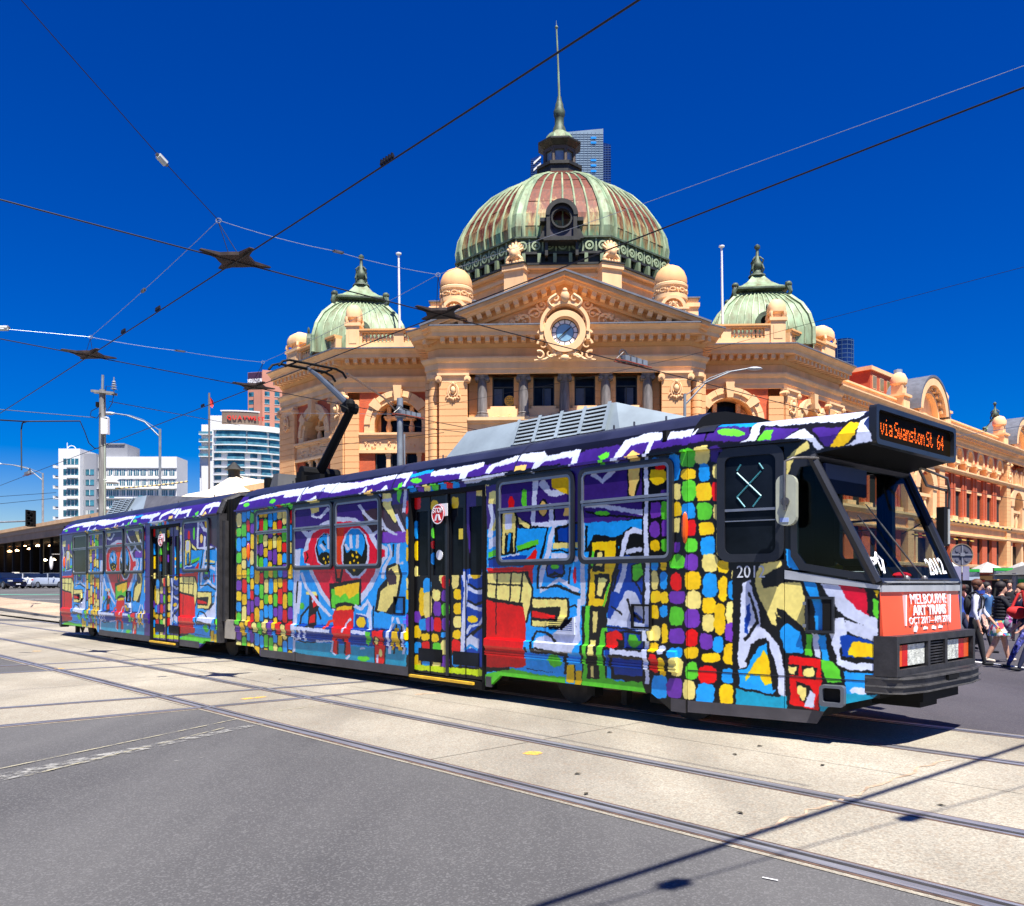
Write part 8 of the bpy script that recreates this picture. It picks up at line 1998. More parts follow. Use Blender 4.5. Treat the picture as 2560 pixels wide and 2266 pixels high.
for i in range(4): x = -2.2+i*1.6; part('awning_roof', MB().add([(x, -.8, zz), (x+1.5, -.8, zz), (x+1.5, .8, zz), (x, .8, zz), (x+.75, 0, zz+.5)], [(0, 1, 4), (1, 2, 4), (2, 3, 4), (3, 0, 4)]), mat('pale_awning', (.45, .44, .4), .7), t)
part('kiosk_front', MB().box(-2.5, 6, .5, 2, 0, zz-.1), M['void'], t); part('poster', MB().box(-1.5, -1.0, .42, .5, .6, 2.0), mat('lilac_plate', (.3, .3, .4), .5), t); part('poster', MB().box(-.2, .6, .42, .5, .5, 1.9), mat('dark_red_poster', (.16, .02, .02), .5), t); part('cream_lintel', MB().box(-2.5, 6, .4, .5, zz-.35, zz-.15), M['ochre'], t)
for u in (0, 1.8, 3.6): part('red_post', MB().box(u, u+.25, .40, .5, 0, zz-.3), M['stopred'], t)
# ================================================================ overhead wires
ZW = 5.8
def Wp(px, py, z=ZW): Y = (z-CAMH)*FPX/(HYP-py); return Vector(((px-CXP)/FPX*Y, Y, z))
def wire(label, pts, r=.008, m='wire', sag=0., name='overhead_wire', cat='wire', n=10):
    P = []
    for i in range(len(pts)-1):
        a, b = Vector(pts[i]), Vector(pts[i+1])
        for k in range(n): t = k/n; P.append(a.lerp(b, t)-Vector((0, 0, 4*sag*t*(1-t))))
    P.append(Vector(pts[-1])); o = P[0].copy()
    ob = link(name, MB().tube([p-o for p in P], r, 6).mesh(name, M[m], True), None, T3(*o)); return tag(ob, label, cat)
pan = [Wp(589, 651), Wp(1102, 785), Wp(223, 888), Wp(635, 967)]
def ext(a, b, t): return a+(b-a)*t
w1 = (ext(pan[2], pan[0], 2.6), pan[0], pan[2], ext(pan[0], pan[2], 4)); w2 = (ext(pan[3], pan[1], 3.2), pan[1], pan[3], ext(pan[1], pan[3], 5))
c1 = (ext(pan[1], pan[0], 2.6), pan[0], pan[1], ext(pan[0], pan[1], 6)); c2 = (ext(pan[3], pan[2], 3), pan[2], pan[3], ext(pan[2], pan[3], 6))
lb = ['thick contact wire running from top right through the large plate and down to the left', 'contact wire from the right edge across the pediment through the smaller plates', 'contact wire from left edge through the large plate then across the clock', 'lower contact wire from the left edge through the far left plate to the pink tower']
for l, w in zip(lb, (w1, w2, c1, c2)):
    wire(l, [w[0], w[1]-Vector((0, 0, .02))]+[w[2]-Vector((0, 0, .02)), w[3]], .009)
pl_lab = ['large dark brown crossing plate hanging top left of the pantograph', 'dark brown crossing plate in front of the left turret', 'small dark crossing plate at far left under a ring', 'small dark crossing plate in front of the pink tower']
M['plate'] = mat('rusty_brown_plate', (.035, .018, .014), .7, .2, var=.5, scale=4)
dt = (pan[0]-pan[2]).normalized(); dc = (pan[1]-pan[0]).normalized()
for i, p in enumerate(pan):
    t = thing('wire_crossing', pl_lab[i], 'wire crossing', tuple(p), 0, None)
    k = .26; mb = MB(); ring_ = []
    for j, d in enumerate((dt, dc, -dt, -dc)):
        nd = (dt, dc, -dt, -dc)[(j+1) % 4]; e = d*(k*1.9); ring_ += [e-nd*.03, e+nd*.03, d*k*.95+nd*.25*k, (d+nd)*k*.62, nd*k*.95+d*.25*k]
    n = len(ring_); mb.add([(0, 0, .02)]+[(v.x, v.y, -.015+.03*(v.length > k*1.3)) for v in ring_]+[(v.x*.97, v.y*.97, .03) for v in ring_], [(0, 1+n+j, 1+n+(j+1) % n) for j in range(n)]+[(1+j, 1+(j+1) % n, 1+n+(j+1) % n, 1+n+j) for j in range(n)]+[tuple(range(n, 0, -1))])
    part('plate', mb, M['plate'], t); part('bolts', MB().blob((.1, .1, .05), .025, 6, 4).blob((-.1, .1, .05), .025, 6, 4).blob((.1, -.1, .05), .025, 6, 4), M['steel'], t, kind='stuff')
rings = [Vector(at(546, 551, pan[0].y)), Vector(at(1095, 687, pan[1].y)), Vector(at(226, 843, pan[2].y)), Vector(at(657, 906, pan[3].y))]
for i, r_ in enumerate(rings):
    t = thing('wire_ring', ['steel ring joining span wires above the large plate', 'steel ring joining span wires above the plate by the left turret', 'steel ring above the small plate at far left', 'steel ring above the small plate by the pink tower'][i], 'ring', tuple(r_))
    mb = MB(); mb.tube([(.035*math.cos(a), .01, .03*math.sin(a)) for a in np.linspace(0, 6.28, 13)], .008, 5); part('ring', mb, M['wirel'], t)
    for s in (-1, 1): e = pan[i]-r_; part('hanger', MB().tube([(0, 0, -.03), (e.x+s*.07, e.y, e.z+.02)], .005, 4), M['wire'], t)
wire('span wire from the top left corner down to the large plate', [at(44, -10, 9.6), at(405, 399, 10.8), rings[0]], .005, 'wire', name='span_wire')
wire('bright span wire sloping from the large plate to the left turret', [rings[0], at(836, 628, (pan[0].y+pan[1].y)/2), rings[1]], .004, 'wirel', .03, name='span_wire')
wire('span wire from the large plate ring down left to the far left ring', [rings[0], rings[2]], .004, 'wirel', .03, name='span_wire'); wire('bright span wire from the left edge to the far left ring', [at(-60, 816, 15.6), rings[2]], .004, 'wirel', name='span_wire'); wire('bright span wire between the two lower rings at left', [rings[2], at(450, 878, 17.4), rings[3]], .0045, 'wirel', .02, name='span_wire')
wire('span wire from the turret ring down left to the pink tower ring', [rings[1], rings[3]], .004, 'wirel', .05, name='span_wire'); wire('fine span wire rising from the turret ring across the dome to the right edge', [rings[1], at(1616, 507, 11.4), at(2620, 143, 8.8)], .0032, 'wirel', name='span_wire')
wire('fine wire rising from the middle mast over the right flank to the right edge', [at(1050, 1025, 23), at(1472, 944, 19), at(1703, 894, 17), at(2620, 652, 11.8)], .0035, 'wire', name='span_wire')
wire('thin feeder wire from left edge to the wooden pole', [at(-60, 1019, 44), at(240, 1045, 46)], .018, 'wire'); wire('heavy black feeder cable level from left edge to the wooden pole', [at(-60, 1047, 40), at(60, 1054, 42), at(200, 1053, 44)], .035, 'wire'); wire('hanging black feeder cable dropping straight down at far left', [at(54, 1175, 40), at(53, 1075, 42), at(56, 1058, 42), at(66, 1055, 42)], .03, 'wire'); wire('looped black cable from the feeder to the wooden pole', [at(200, 1053, 44), at(212, 1080, 45), at(222, 1108, 45.5), at(236, 1121, 46), at(256, 1121, 46)], .025, 'wire')
wire('thin wire from the wooden pole to the hotel tower side', [at(274, 1004, 46), at(600, 1064, 70)], .02, 'wire'); wire('upper thin wire crossing the far left sky', [at(-60, 1246, 50), at(140, 1232, 60)], .015, 'wire'); wire('lower thin wire crossing the far left sky', [at(-60, 1266, 50), at(138, 1246, 60)], .015, 'wire')
wire('thin wire across the lower part of the left flank', [at(800, 1118, 30), at(1110, 1082, 24)], .008, 'wire'); wire('level thin wire in front of the left corner of the station', [at(700, 1033, 30), at(1000, 1036, 24)], .006, 'wirel'); wire('lower fine wire from the mast towards the tram roof', [at(1004, 1062, 24), at(1180, 1084, 20)], .008, 'wire')
wire('fine wire sloping over the right wing windows', [at(2340, 1215, 30), at(2620, 1262, 30)], .01, 'wire'); wire('upper fine wire across the right wing arcade', [at(2340, 1100, 24), at(2620, 1055, 20)], .008, 'wirel')
sm = bpy.data.materials.new('striped_cable'); sm.use_nodes = True; nt = sm.node_tree; tc = nt.nodes.new('ShaderNodeTexCoord'); wv = nt.nodes.new('ShaderNodeTexWave'); wv.inputs['Scale'].default_value = 1.6; wv.bands_direction = 'X'; rp = nt.nodes.new('ShaderNodeValToRGB'); rp.color_ramp.interpolation = 'CONSTANT'; rp.color_ramp.elements[0].color = (.01, .01, .01, 1); rp.color_ramp.elements[1].position = .5; rp.color_ramp.elements[1].color = (.85, .52, .1, 1)
nt.links.new(tc.outputs['Object'], wv.inputs[0]); nt.links.new(wv.outputs[0], rp.inputs[0]); nt.links.new(rp.outputs[0], nt.nodes['Principled BSDF'].inputs['Base Color']); M['striped'] = sm
wire('yellow and black striped cable cover in front of the white apartments', [at(288, 1221, 46), at(470, 1204, 48)], .045, 'striped', .05, name='striped_cable', cat='cable'); wire('upper striped cable cover across the right wing', [at(2255, 1335, 40), at(2330, 1296, 38), at(2530, 1325, 38)], .035, 'striped', name='striped_cable', cat='cable'); wire('lower striped cable cover across the right wing lower windows', [at(2280, 1336, 36), at(2435, 1354, 34)], .03, 'striped', name='striped_cable', cat='cable')
# fittings on the wires
def fitting(name, label, p, d, L_, r, m, cat='insulator', kind=0):
    d = Vector(d).normalized(); t = thing(name, label, cat, tuple(p)); q = Vector((1, 0, 0)).rotation_difference(d).to_matrix().to_4x4()
    if kind == 0: mb = MB().tube([(-L_/2, 0, 0), (L_/2, 0, 0)], r, 8); part('body', mb, M[m], t, q, True); part('end_clamp', MB().tube([(-L_/2-.03, 0, 0), (-L_/2+.02, 0, 0)], r*.5, 6).tube([(L_/2-.02, 0, 0), (L_/2+.03, 0, 0)], r*.5, 6), M['steel'], t, q)
    elif kind == 1: part('frame', MB().box(-L_/2, L_/2, -r, -r*.7, -r*.4, r*.4).box(-L_/2, L_/2, r*.7, r, -r*.4, r*.4).box(-L_/2, -L_/2+.02, -r, r, -r*.4, r*.4).box(L_/2-.02, L_/2, -r, r, -r*.4, r*.4), M[m], t, q)
    else:
        part('body', MB().tube([(-L_/2, 0, .02), (L_/2, 0, .02)], r, 6), M[m], t, q)
        for i in range(5): part('clip', MB().box(-L_/2+L_*(i+.2)/5, -L_/2+L_*(i+.6)/5, -.012, .012, 0, .06), M['wire'], t, q)
fitting('strain_insulator', 'cream porcelain insulator on the span wire near the top left', Vector(at(405, 400, 10.8)), (rings[0]-Vector(at(405, 399, 10.8))), .12, .045, 'curtain')
fitting('turnbuckle', 'dark turnbuckle on the bright span wire left of the side dome', (rings[0]+rings[1])/2-Vector((0, 0, .03)), rings[1]-rings[0], .16, .03, 'steel', 'turnbuckle', 1); fitting('turnbuckle', 'dark turnbuckle on the bright span wire above the hotel tower', Vector(at(450, 878, 17.4)), rings[3]-rings[2], .2, .03, 'steel', 'turnbuckle', 1)
fitting('strain_insulator', 'small dark insulator on the wire between the two left rings', (rings[0]+rings[2])/2-Vector((0, 0, .03)), rings[2]-rings[0], .12, .028, 'steel'); fitting('strain_insulator', 'cream insulator on the span wire at the left edge', Vector(at(5, 821, 15.8)), (1, .02, 0), .22, .05, 'curtain')
for px, tl, L_ in ((966, .0, .22),): 
    p = ext(w1[1], w1[0], (966-589)/(1666-589)); 
    t_ = [k/200 for k in range(200)]; best = min(t_, key=lambda k: abs(CXP+FPX*(w1[1].lerp(w1[0], k)).x/(w1[1].lerp(w1[0], k)).y-968)); fitting('wire_clamp', 'spiked black clamp on the thick wire left of the dome', w1[1].lerp(w1[0], best), w1[0]-w1[1], .24, .014, 'wire', 'clamp', 2)
for tx, wr, lb_ in ((395, (pan[0], pan[2]), 'black clamp on the wire between the two left plates'), (308, (pan[0], pan[2]), 'small black clamp nearer the far left plate'), (508, (pan[3], w2[3]), 'black clamp on the wire crossing the hotel tower sky')):
    b = min([k/200 for k in range(200)], key=lambda k: abs(CXP+FPX*(wr[0].lerp(wr[1], k)).x/(wr[0].lerp(wr[1], k)).y-tx)); fitting('wire_clamp', lb_, wr[0].lerp(wr[1], b), wr[1]-wr[0], .2, .014, 'wire', 'clamp', 2)
for wr, tx, lb_ in (((c2[2], c2[3]), 1020, 'section insulator with grey blocks on the wire by the middle mast'), ((c1[2], c1[3]), 1585, 'section insulator with coils on the wire below the clock'), ((w2[2], w2[3]), 70, 'section insulator on the contact wire at the far left')):
    b = min([k/300 for k in range(300)], key=lambda k: abs(CXP+FPX*(wr[0].lerp(wr[1], k)).x/(wr[0].lerp(wr[1], k)).y-tx)); p = wr[0].lerp(wr[1], b); d = (wr[1]-wr[0]).normalized()
    t = thing('section_insulator', lb_, 'insulator', tuple(p)); q = Vector((1, 0, 0)).rotation_difference(d).to_matrix().to_4x4()
    part('runner', MB().tube([(-.6, -.06, -.02), (-.3, -.06, 0), (.5, -.06, 0)], .012, 5).tube([(-.5, .06, -.02), (.3, .06, 0), (.6, .06, 0)], .012, 5), mat('orange_runner', (.30, .05, .02), .5), t, q)
    for i in range(4): part('block', MB().box(-.3+i*.18, -.17+i*.18, -.06, .06, .02, .12), M['galv'], t, q)
    part('coil', MB().tube([(-.3+.12*math.cos(a), 0, .14+.09*math.sin(a)) for a in np.linspace(0, 6.28, 11)], .012, 5).tube([(-.5, 0, .02), (-.3, 0, .18), (.1, 0, .14), (.5, 0, .02)], .012, 5), M['steel'], t, q)
wire('heavy cable overhead whose broad shadow crosses the lower right road', [(-6.4, -5.0, 5.8), (1.36, 1.68, 5.8), (5.6, 5.32, 5.8), (20, 17.7, 5.8)], .03, 'wire')
wire('overhead wire whose faint shadow runs right of the broad cable shadow', [(-4, -2.3, 5.8), (1.82, 1.78, 5.8), (3.54, 2.97, 5.8), (19, 13.7, 5.8)], .008, 'wire')
for p, lb_ in (((1.82, 1.78, 5.8), 'round fitting overhead casting the small dark spot at the bottom edge'), ((3.54, 2.97, 5.8), 'round fitting overhead casting the dark spot between the lower right rails')): fitting('strain_insulator', lb_, p, (1.7, 1.2, 0), .16, .06, 'steel')
# ================================================================ cars
def loft(secs):     # secs: list of closed loops (same count)
    mb = MB(); n = len(secs[0])
    for s in secs: mb.v += s
    for i in range(len(secs)-1):
        for j in range(n): mb.f.append((i*n+j, i*n+(j+1) % n, (i+1)*n+(j+1) % n, (i+1)*n+j)); mb.m.append(0)
    mb.f.append(tuple(range(n-1, -1, -1))); mb.f.append(tuple((len(secs)-1)*n+j for j in range(n))); mb.m += [0, 0]
    return mb
M['tyre'] = mat('tyre_rubber', (.012, .012, .012), .8, var=.2); M['carglass'] = mat('car_glass', (.008, .012, .025), .1, spec=.6)
def car(name, label, x, y, heading, col, kind='sedan', L_=4.7, W_=1.8, taxi=False):
    z0 = gz(x, y); t = thing(name, label, 'car', (x, y, z0+.02), heading)
    cm = mat('car_paint_'+name+str(int(x*10)), col, .22, .1, var=.03, spec=.7)
    if kind == 'sedan': top = [(-2.35, .72), (-2.2, .98), (-1.5, 1.02), (1.0, .98), (2.1, .80), (2.35, .60)]; gh = [(-1.75, 1.0), (-1.05, 1.40), (.25, 1.43), (1.05, .98)]
    else: top = [(-2.35, .75), (-2.3, 1.0), (-1.5, 1.02), (1.1, .98), (2.15, .84), (2.35, .6)]; gh = [(-2.3, 1.0), (-2.0, 1.42), (.25, 1.46), (1.15, .98)]
    def sec(xx, zt):
        e = 1-max(0, abs(xx)-1.6)*.22; w = W_/2*e; return [(xx, -w*.86, .22), (xx, -w, .38), (xx, -w, zt*.72), (xx, -w*.9, zt), (xx, w*.9, zt), (xx, w, zt*.72), (xx, w, .38), (xx, w*.86, .22)]
    part('body', loft([sec(a, b) for a, b in top]), cm, t, None, 35)
    g = MB(); P = gh; ws = W_/2*.86; wr = W_/2*.68
    def gs(xx, zz): k = (zz-.98)/.45; w = ws+(wr-ws)*k; return w
    r = part('roof', MB().add([(P[1][0], -wr, P[1][1]+.02), (P[2][0], -wr, P[2][1]+.02), (P[2][0], wr, P[2][1]+.02), (P[1][0], wr, P[1][1]+.02), (P[1][0], -wr, P[1][1]-.05), (P[2][0], -wr, P[2][1]-.05), (P[2][0], wr, P[2][1]-.05), (P[1][0], wr, P[1][1]-.05)], [(0, 1, 2, 3), (0, 4, 5, 1), (2, 6, 7, 3), (1, 5, 6, 2), (3, 7, 4, 0)]).box(-.35, -.25, -ws, -ws+.05, 1, 1.4).box(-.35, -.25, ws-.05, ws, 1, 1.4), cm, t)
    part('windows', MB().add([(P[0][0], -ws, P[0][1]), (P[3][0], -ws, P[3][1]), (P[2][0], -wr, P[2][1]), (P[1][0], -wr, P[1][1]), (P[0][0], ws, P[0][1]), (P[3][0], ws, P[3][1]), (P[2][0], wr, P[2][1]), (P[1][0], wr, P[1][1])], [(0, 1, 2, 3), (7, 6, 5, 4), (1, 5, 6, 2), (4, 0, 3, 7)]), M['carglass'], t)
    part('side_trim', MB().box(-.05, .0, -W_/2-.002, -W_/2+.02, .4, .95).box(-.05, .0, W_/2-.02, W_/2+.002, .4, .95), M['frame'], t)
    for sx in (-1.4, 1.42):
        for sy in (-1, 1):
            w = MB().lathe([(.05, -.1), (.31, -.1), (.33, -.06), (.33, .08), (.30, .11), (.05, .11)], (0, 0, 0), 16); w.xf(T3(sx, sy*(W_/2-.1), .33) @ Matrix.Rotation(R(90)*-sy, 4, 'X')); o = part('wheel', w, M['tyre'], t)
            h = MB().lathe([(.001, .115), (.20, .115), (.22, .1)], (0, 0, 0), 12); h.xf(T3(sx, sy*(W_/2-.1), .33) @ Matrix.Rotation(R(90)*-sy, 4, 'X')); part('rim', h, M['alu'], o)
    for sy in (-1, 1):
        part('headlight', MB().box(2.12, 2.30, *sorted((sy*.45, sy*.8)), .62, .76), M['clear'], t); part('tail_light', MB().box(-2.37, -2.2, *sorted((sy*.5, sy*.82)), .72, .88), M['redlens'], t); part('side_mirror', MB().blob((.75, sy*(W_/2+.08), 1.0), (.1, .1, .07), 8, 5), cm, t)
    part('grille', MB().box(2.25, 2.37, -.4, .4, .42, .6), M['black'], t); part('number_plate', MB().box(2.36, 2.38, -.2, .2, .36, .46), M['lettering'], t)
    if taxi: part('taxi_light', MB().box(-.2, .1, -.3, .3, 1.46, 1.6), M['lettering'], t)
    return t
def carat(name, label, px, Y, hd, col, kind='sedan', **k): car(name, label, (px-CXP)/FPX*Y, Y, R(hd), col, kind, **k)
carat('dark_sedan', 'dark navy sedan at the far left edge', 14, 78, -35, (.006, .008, .03)); carat('taxi', 'yellow taxi half hidden behind the navy sedan', 40, 88, -28, (.75, .5, .04), taxi=True)
carat('station_wagon', 'white station wagon facing right with a light roof', 80, 84, -26, (.78, .8, .82), 'wagon'); carat('dark_van', 'dark blue car just behind the white wagon bonnet', 106, 92, -30, (.01, .02, .06), 'wagon')
carat('silver_sedan', 'silver sedan partly hidden by the rear of the tram', 142, 82, -22, (.45, .5, .58))
# ================================================================ people
M['skin'] = mat('skin', (.58, .30, .20), .6, var=.06, scale=20); M['skin2'] = mat('pale_skin', (.70, .42, .32), .6, var=.05, scale=20)
cl = {}
def cloth(name, c, **k): return mat('cloth_'+name, c, .85, var=.12, scale=12, **k)
def person(label, x, y, heading, H=1.7, lean=0., twist=0., thigh=(25, -25), knee=(10, 35), arm=(-20, 25), elbow=(25, 30), out=(8, 8), head=(0, 0), top='white', bottom='black', sleeves=True, legs=True, shoes='black', hair=(.03, .02, .015), hairlen=0, skin='skin', sit=False, z=None):
    t = thing('person', label, 'person', (x, y, gz(x, y) if z is None else z), heading)
    V = []; E_ = []; Rr = []; B = []
    def add(p, r, par=None, b='torso'):
        V.append(Vector(p)); Rr.append(r if isinstance(r, tuple) else (r, r)); B.append(b)
        if par is not None: E_.append((par, len(V)-1))
        return len(V)-1
    h = H; ca, sa = math.cos(R(lean)), math.sin(R(lean)); pz = .53*h
    def up(d, side=0, fwd=0): return (sa*d*h+fwd*h, side*h, pz+ca*d*h)
    pel = add((0, 0, pz), (.085*h/1.7*1.25, .115), None, 'hip'); wa = add(up(.09), (.075*1.2, .10), pel); ch = add(up(.20), (.10, .125), wa); nb = add(up(.275), (.055, .075), ch)
    nk = add(up(.315), (.042, .042), nb, 'neck'); hy, hp = R(head[0]), R(head[1])
    hc = Vector(up(.375)); f = Vector((math.cos(hy)*math.cos(hp), math.sin(hy)*math.cos(hp), -math.sin(hp)))
    hd = add(hc+f*.015, (.073, .068), nk, 'head'); tp = add(hc+Vector((0, 0, .065*h))+f*.0, (.066, .062), hd, 'head'); jw = add(hc+f*.045-Vector((0, 0, .04)), .042, hd, 'head'); ns = add(hc+f*.10-Vector((0, 0, .0)), .014, hd, 'head')
    for i, s in enumerate((1, -1)):
        sh = add(up(.265, s*.095), .055, nb, 'torso'); a = R(arm[i]+lean*.3); o = R(out[i]); d = Vector((math.sin(a), s*math.sin(o), -math.cos(a)*math.cos(o))).normalized()
        S = V[sh]+Vector((0, s*.02*h, -.01)); e = add(S+d*.165*h, .038, sh, 'uarm'); a2 = a+R(elbow[i]); d2 = Vector((math.sin(a2), -s*.12, -math.cos(a2))).normalized()
        m_ = add(V[e]+d2*.08*h, .034, e, 'farm'); w = add(V[e]+d2*.145*h, .024, m_, 'hand'); hn = add(V[w]+d2*.045*h, (.034, .018), w, 'hand')
        for k in range(4): q = add(V[hn]+d2*.035*h+Vector((0, (k-1.5)*.018, 0)), .009, hn, 'hand'); add(V[q]+d2*.025*h+Vector((.012, 0, 0)), .008, q, 'hand')
        add(V[w]+d2*.035*h+Vector((.035, s*-.01, 0)), .01, w, 'hand')
    for i, s in enumerate((1, -1)):
        hp_ = add((0, s*.052*h, pz-.03*h), .085, pel, 'hip'); a = R(thigh[i]); d = Vector((math.sin(a), 0, -math.cos(a))); kn = add(V[hp_]+d*.225*h, .058, hp_, 'thigh'); mid = V[hp_].lerp(V[kn], .5)
        a2 = a-R(knee[i]); d2 = Vector((math.sin(a2), 0, -math.cos(a2))); cf = add(V[kn]+d2*.09*h, .052, kn, 'shin'); an = add(V[kn]+d2*.225*h, .034, cf, 'shin')
        fa = a2*.5; he = add(V[an]+Vector((-.03, 0, -.03)), .032, an, 'shoe'); toe = add(V[an]+Vector((math.cos(fa)*.15, s*.02, math.sin(fa)*.12-.035)), .028, he, 'shoe')
    me = bpy.data.meshes.new('body'); me.from_pydata([tuple(v) for v in V], E_, []); ob = bpy.data.objects.new('body', me); COL.objects.link(ob)
    zmin = min(v.z for v, b in zip(V, B) if b == 'shoe')-.03
    sk = ob.modifiers.new('s', 'SKIN'); sb = ob.modifiers.new('u', 'SUBSURF'); sb.levels = 2; sb.render_levels = 2
    sv = me.skin_vertices[0].data
    for i, r in enumerate(Rr): sv[i].radius = r
    sv[0].use_root = True
    dg = bpy.context.evaluated_depsgraph_get(); m2 = bpy.data.meshes.new_from_object(ob.evaluated_get(dg)); bpy.data.objects.remove(ob)
    mats = [M[skin], top, bottom, shoes]; m2.materials.clear()
    for m in mats: m2.materials.append(m)
    cls = {'torso': 1, 'hip': 2, 'neck': 0, 'head': 0, 'uarm': 1, 'farm': 1 if sleeves else 0, 'hand': 0, 'thigh': 2 if legs else 0, 'shin': 2 if legs else 0, 'shoe': 3}
    segs = [(V[a], V[b], cls[B[b]]) for a, b in E_]
    for v in m2.vertices: pass
    for p in m2.polygons:
        c = p.center; best = 0; bd = 9
        for a, b, k in segs:
            ab = b-a; tt = max(0, min(1, (c-a).dot(ab)/max(ab.length_squared, 1e-9))); d = (c-(a+ab*tt)).length
            if d < bd: bd = d; best = k
        p.material_index = best; p.use_smooth = True
    if not sit:
        for v in m2.vertices: v.co.z -= zmin
        dz = -zmin
    else: dz = 0
    link('body', m2, t)
    hm = mat('hair_%d' % int(hair[0]*1000), hair, .7, var=.3, scale=30)
    hcz = hc+Vector((0, 0, dz)); hb = MB(); hb.blob(tuple(hcz+Vector((-.02, 0, .055*h/1.7*1.5))-f*.015), (.098, .088, .085), 12, 8)
    if hairlen: hb.blob(tuple(hcz-f*.055-Vector((0, 0, .05+hairlen/2))), (.06, .08, .10+hairlen/2), 10, 7)
    else: hb.blob(tuple(hcz-f*.045+Vector((0, 0, .01))), (.065, .078, .08), 10, 7)
    part('hair', hb, hm, t, None, True)
    eb = MB()
    for s in (-1, 1): eb.blob(tuple(hcz+f*.078+Vector((-math.sin(hy)*s*.028, math.cos(hy)*s*.028, .015))), .011, 6, 4)
    part('eyes', eb, M['black'], t, kind='stuff')
    return t, dz, V, hcz
def PX(px, Y): return (px-CXP)/FPX*Y
def local(t, p): return p
wh = cloth('white_shirt', (.72, .72, .80)); bk = cloth('black', (.012, .012, .015)); nv = cloth('navy', (.015, .02, .06)); bl = cloth('royal_blue', (.02, .06, .35)); pf = cloth('black_puffer', (.012, .012, .018)); pb = cloth('blue_pattern', (.08, .08, .35))
def floral(name, base, cs, sc=18):
    m = bpy.data.materials.new(name); m.use_nodes = True; nt = m.node_tree; tc = nt.nodes.new('ShaderNodeTexCoord'); v = nt.nodes.new('ShaderNodeTexVoronoi'); v.inputs['Scale'].default_value = sc; r = nt.nodes.new('ShaderNodeValToRGB'); r.color_ramp.interpolation = 'CONSTANT'
    r.color_ramp.elements[0].color = (*base, 1); r.color_ramp.elements[1].position = .45; r.color_ramp.elements[1].color = (*cs[0], 1)
    for i, c in enumerate(cs[1:]): e = r.color_ramp.elements.new(.55+.12*i); e.color = (*c, 1)
    nt.links.new(tc.outputs['Object'], v.inputs[0]); nt.links.new(v.outputs['Color'], r.inputs[0]); nt.links.new(r.outputs[0], nt.nodes['Principled BSDF'].inputs['Base Color']); nt.nodes['Principled BSDF'].inputs['Roughness'].default_value = .85; return m
sk_m = floral('floral_skirt', (.78, .74, .72), [(.6, .06, .12), (.08, .2, .5), (.75, .4, .1), (.1, .4, .3)]); tr_m = floral('patterned_trousers', (.05, .06, .30), [(.25, .25, .6), (.02, .02, .1)], 30); br_m = floral('speckled_bag', (.10, .02, .1), [(.5, .1, .35), (.3, .3, .35)], 26)
# man in white shirt
Y = 15.6; t, dz, V, hc = person('man in white shirt with dark tie and backpack walking, nearest the tram front', PX(2436, Y), Y, R(-38), 1.60, 7, thigh=(14, -14), knee=(4, 42), arm=(12, -4), elbow=(26, 18), out=(10, 8), head=(18, 14), top=wh, bottom=bk, shoes=bk, hair=(.12, .04, .015))
part('tie', MB().prism([(-.02, 1.30*.94), (.02, 1.30*.94), (.035, .92), (0, .88), (-.035, .92)], -.006, .006), nv, t, T3(.155, 0, .02+dz*0) @ Matrix.Rotation(R(-7), 4, 'Y') @ RZ(R(90)))
part('collar', MB().ring(0, 0, .052, .085, -.03, .03, 0, 6.28, 12), bl, t, T3(.085, 0, 1.33) @ Matrix.Rotation(R(90), 4, 'X')); 
b = thing('backpack', 'black backpack worn by the man in the white shirt', 'backpack', (PX(2436, Y), Y, 0), R(-38)); part('pack', MB().blob((-.10, 0, 1.10), (.08, .12, .19), 10, 8), bk, b, None, True)
for s in (-1, 1): part('strap', MB().tube([(-.06, s*.09, 1.30), (.03, s*.10, 1.34), (.14, s*.095, 1.22), (.13, s*.11, 1.05), (.02, s*.15, .95)], .017, 6), bk, b, None, True)
# woman in blue with black cap, left of the man
Y = 20.5; t, dz, V, hc = person('person in blue top and black cap walking away behind the man in white', PX(2404, Y), Y, R(150), 1.52, 4, thigh=(26, -22), knee=(10, 14), arm=(20, -15), top=bl, bottom=nv, sleeves=False, shoes=bk, hair=(.10, .02, .01), hairlen=.16)
part('cap', MB().blob(tuple(hc+Vector((0, 0, .10))), (.11, .10, .07), 10, 6).blob(tuple(hc+Vector((.1, 0, .08))), (.08, .07, .012), 8, 4), bk, t, None, True)
# woman behind the man
Y = 18.5; t, dz, V, hc = person('dark haired woman in blue with backpack straps just behind the man in white', PX(2464, Y), Y, R(-60), 1.56, 4, thigh=(-22, 20), knee=(18, 6), arm=(10, -12), top=cloth('blue_denim', (.04, .12, .28)), bottom=bk, sleeves=True, shoes=bk, hair=(.015, .01, .01), head=(-10, 0), skin='skin2')
# woman with phone
Y = 16.2; t, dz, V, hc = person('woman in black puffer jacket and floral skirt looking down at her phone', PX(2497, Y), Y, R(-15), 1.54, 6, thigh=(20, -12), knee=(10, 14), arm=(22, 30), elbow=(72, 66), out=(2, 2), head=(0, 30), top=pf, bottom=sk_m, legs=False, shoes=cloth('cream_shoes', (.6, .5, .4)), hair=(.02, .012, .012))
part('hair_bun', MB().blob(tuple(hc+Vector((-.05, 0, .12))), .05, 8, 6), mat('hair_20', (.02, .012, .012), .7), t, None, True)
zt = .53*1.54+dz*0
part('skirt', MB().lathe([(.19, .50), (.20, .52), (.175, .66), (.14, .80), (.125, .86)], (0.02, 0, 0), 18, sx=1.05, sy=1.15), sk_m, t, None, True)
for i in range(7): part('jacket_quilting', MB().lathe([(.128, -.028), (.150, -.012), (.150, .012), (.128, .028)], (.02+.012*i*.5, 0, .84+i*.062), 16, sx=.95, sy=1.18), pf, t, None, True)
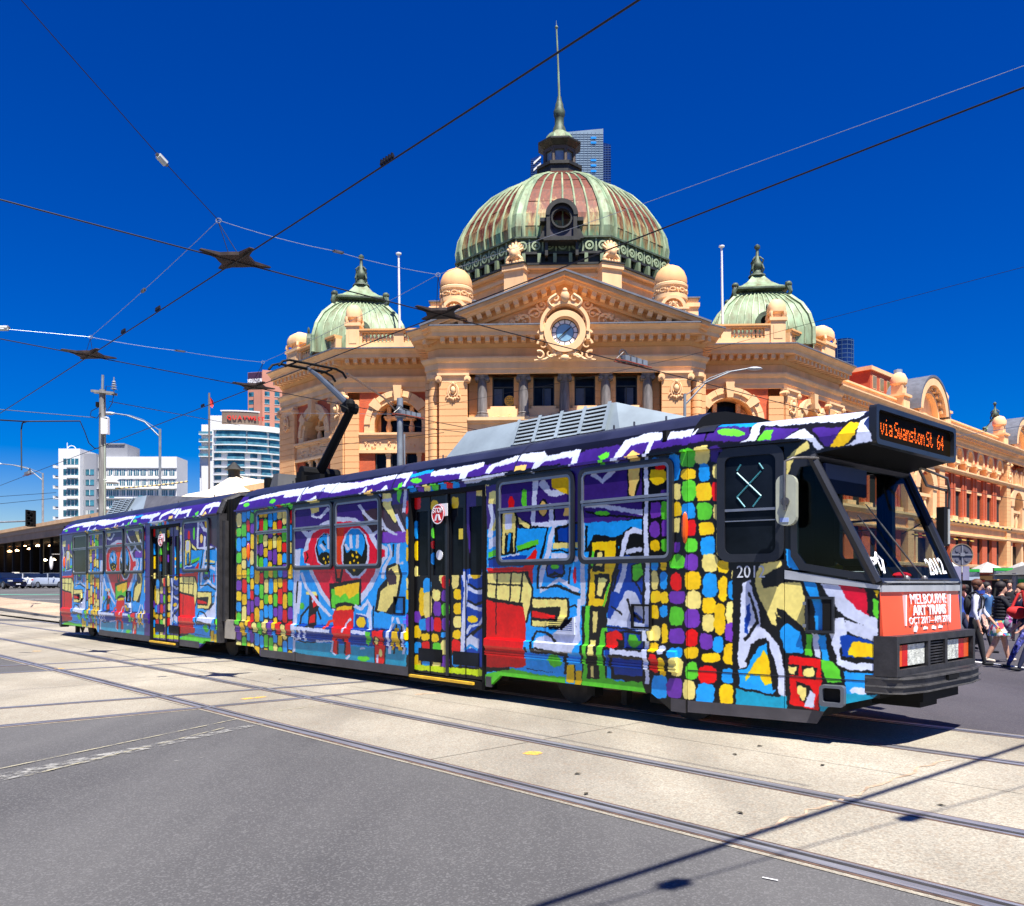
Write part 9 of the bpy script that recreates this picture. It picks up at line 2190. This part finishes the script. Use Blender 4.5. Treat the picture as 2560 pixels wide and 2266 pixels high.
ph = thing('phone', 'small dark phone held by the woman in the puffer jacket', 'phone', (PX(2497, Y)+.36, Y-.12, 1.06), R(-15)); part('case', MB().box(-.04, .04, -.05, .05, -.006, .006), M['black'], ph, Matrix.Rotation(R(-35), 4, 'Y'))
hb_ = thing('handbag', 'purple speckled bag beside the floral skirt', 'bag', (PX(2528, 16.0), 16.0, .75), 0); part('bag_body', MB().blob((0, 0, 0), (.13, .07, .17), 10, 7), br_m, hb_, None, True); part('strap', MB().tube([(-.09, 0, .1), (-.04, 0, .36), (.05, 0, .36), (.1, 0, .1)], .01, 5), br_m, hb_)
# dark clothed man in the background
Y = 22; person('man in dark shirt standing in the shade behind the woman with the phone', PX(2524, Y), Y, R(-120), 1.58, 0, thigh=(6, -6), knee=(4, 6), arm=(10, 20), elbow=(20, 60), top=bk, bottom=bk, sleeves=False, shoes=bk, hair=(.015, .012, .01))
# woman at the right edge with the red bag
Y = 15.2; t, dz, V, hc = person('woman in blue patterned trousers striding at the right edge of the picture', PX(2562, Y), Y, R(185), 1.62, 8, thigh=(34, -26), knee=(6, 22), arm=(14, -10), elbow=(30, 20), top=nv, bottom=tr_m, shoes=bk, hair=(.2, .09, .03), hairlen=.2)
hb_ = thing('red_handbag', 'slouchy red bag carried by the woman at the right edge', 'bag', (PX(2545, 14.9), 14.9, .98), 0); part('bag_body', MB().blob((0, 0, 0), (.17, .09, .11), 12, 8).blob((-.08, 0, .02), (.12, .08, .09), 10, 6), cloth('red', (.6, .02, .02)), hb_, None, True); part('strap', MB().tube([(-.12, 0, .06), (.0, 0, .32), (.07, 0, .38), (.14, 0, .05)], .022, 6), cloth('red', (.6, .02, .02)), hb_)
Y = 14.6; person('person in dark trousers half outside the right edge', PX(2590, Y), Y, R(175), 1.62, 6, thigh=(30, -32), knee=(8, 20), arm=(14, -10), elbow=(30, 20), top=br_m, bottom=nv, shoes=bk, hair=(.1, .05, .02))
Y = 24; person('distant walker in tan shorts seen behind the blue topped person', PX(2410, Y), Y, R(160), 1.5, 0, thigh=(24, -24), knee=(8, 18), top=cloth('pink', (.5, .2, .2)), bottom=cloth('tan', (.4, .25, .12)), legs=False, shoes=bk)
# driver in the cab
c = TF.w(.55, .62); person('tram driver in a blue shirt seated behind the cab side window', c[0], c[1], TF.ang, 1.62, 2, thigh=(80, 80), knee=(75, 75), arm=(38, 30), elbow=(50, 55), top=cloth('driver_blue', (.05, .10, .2)), bottom=nv, shoes=bk, sit=True, z=.26)
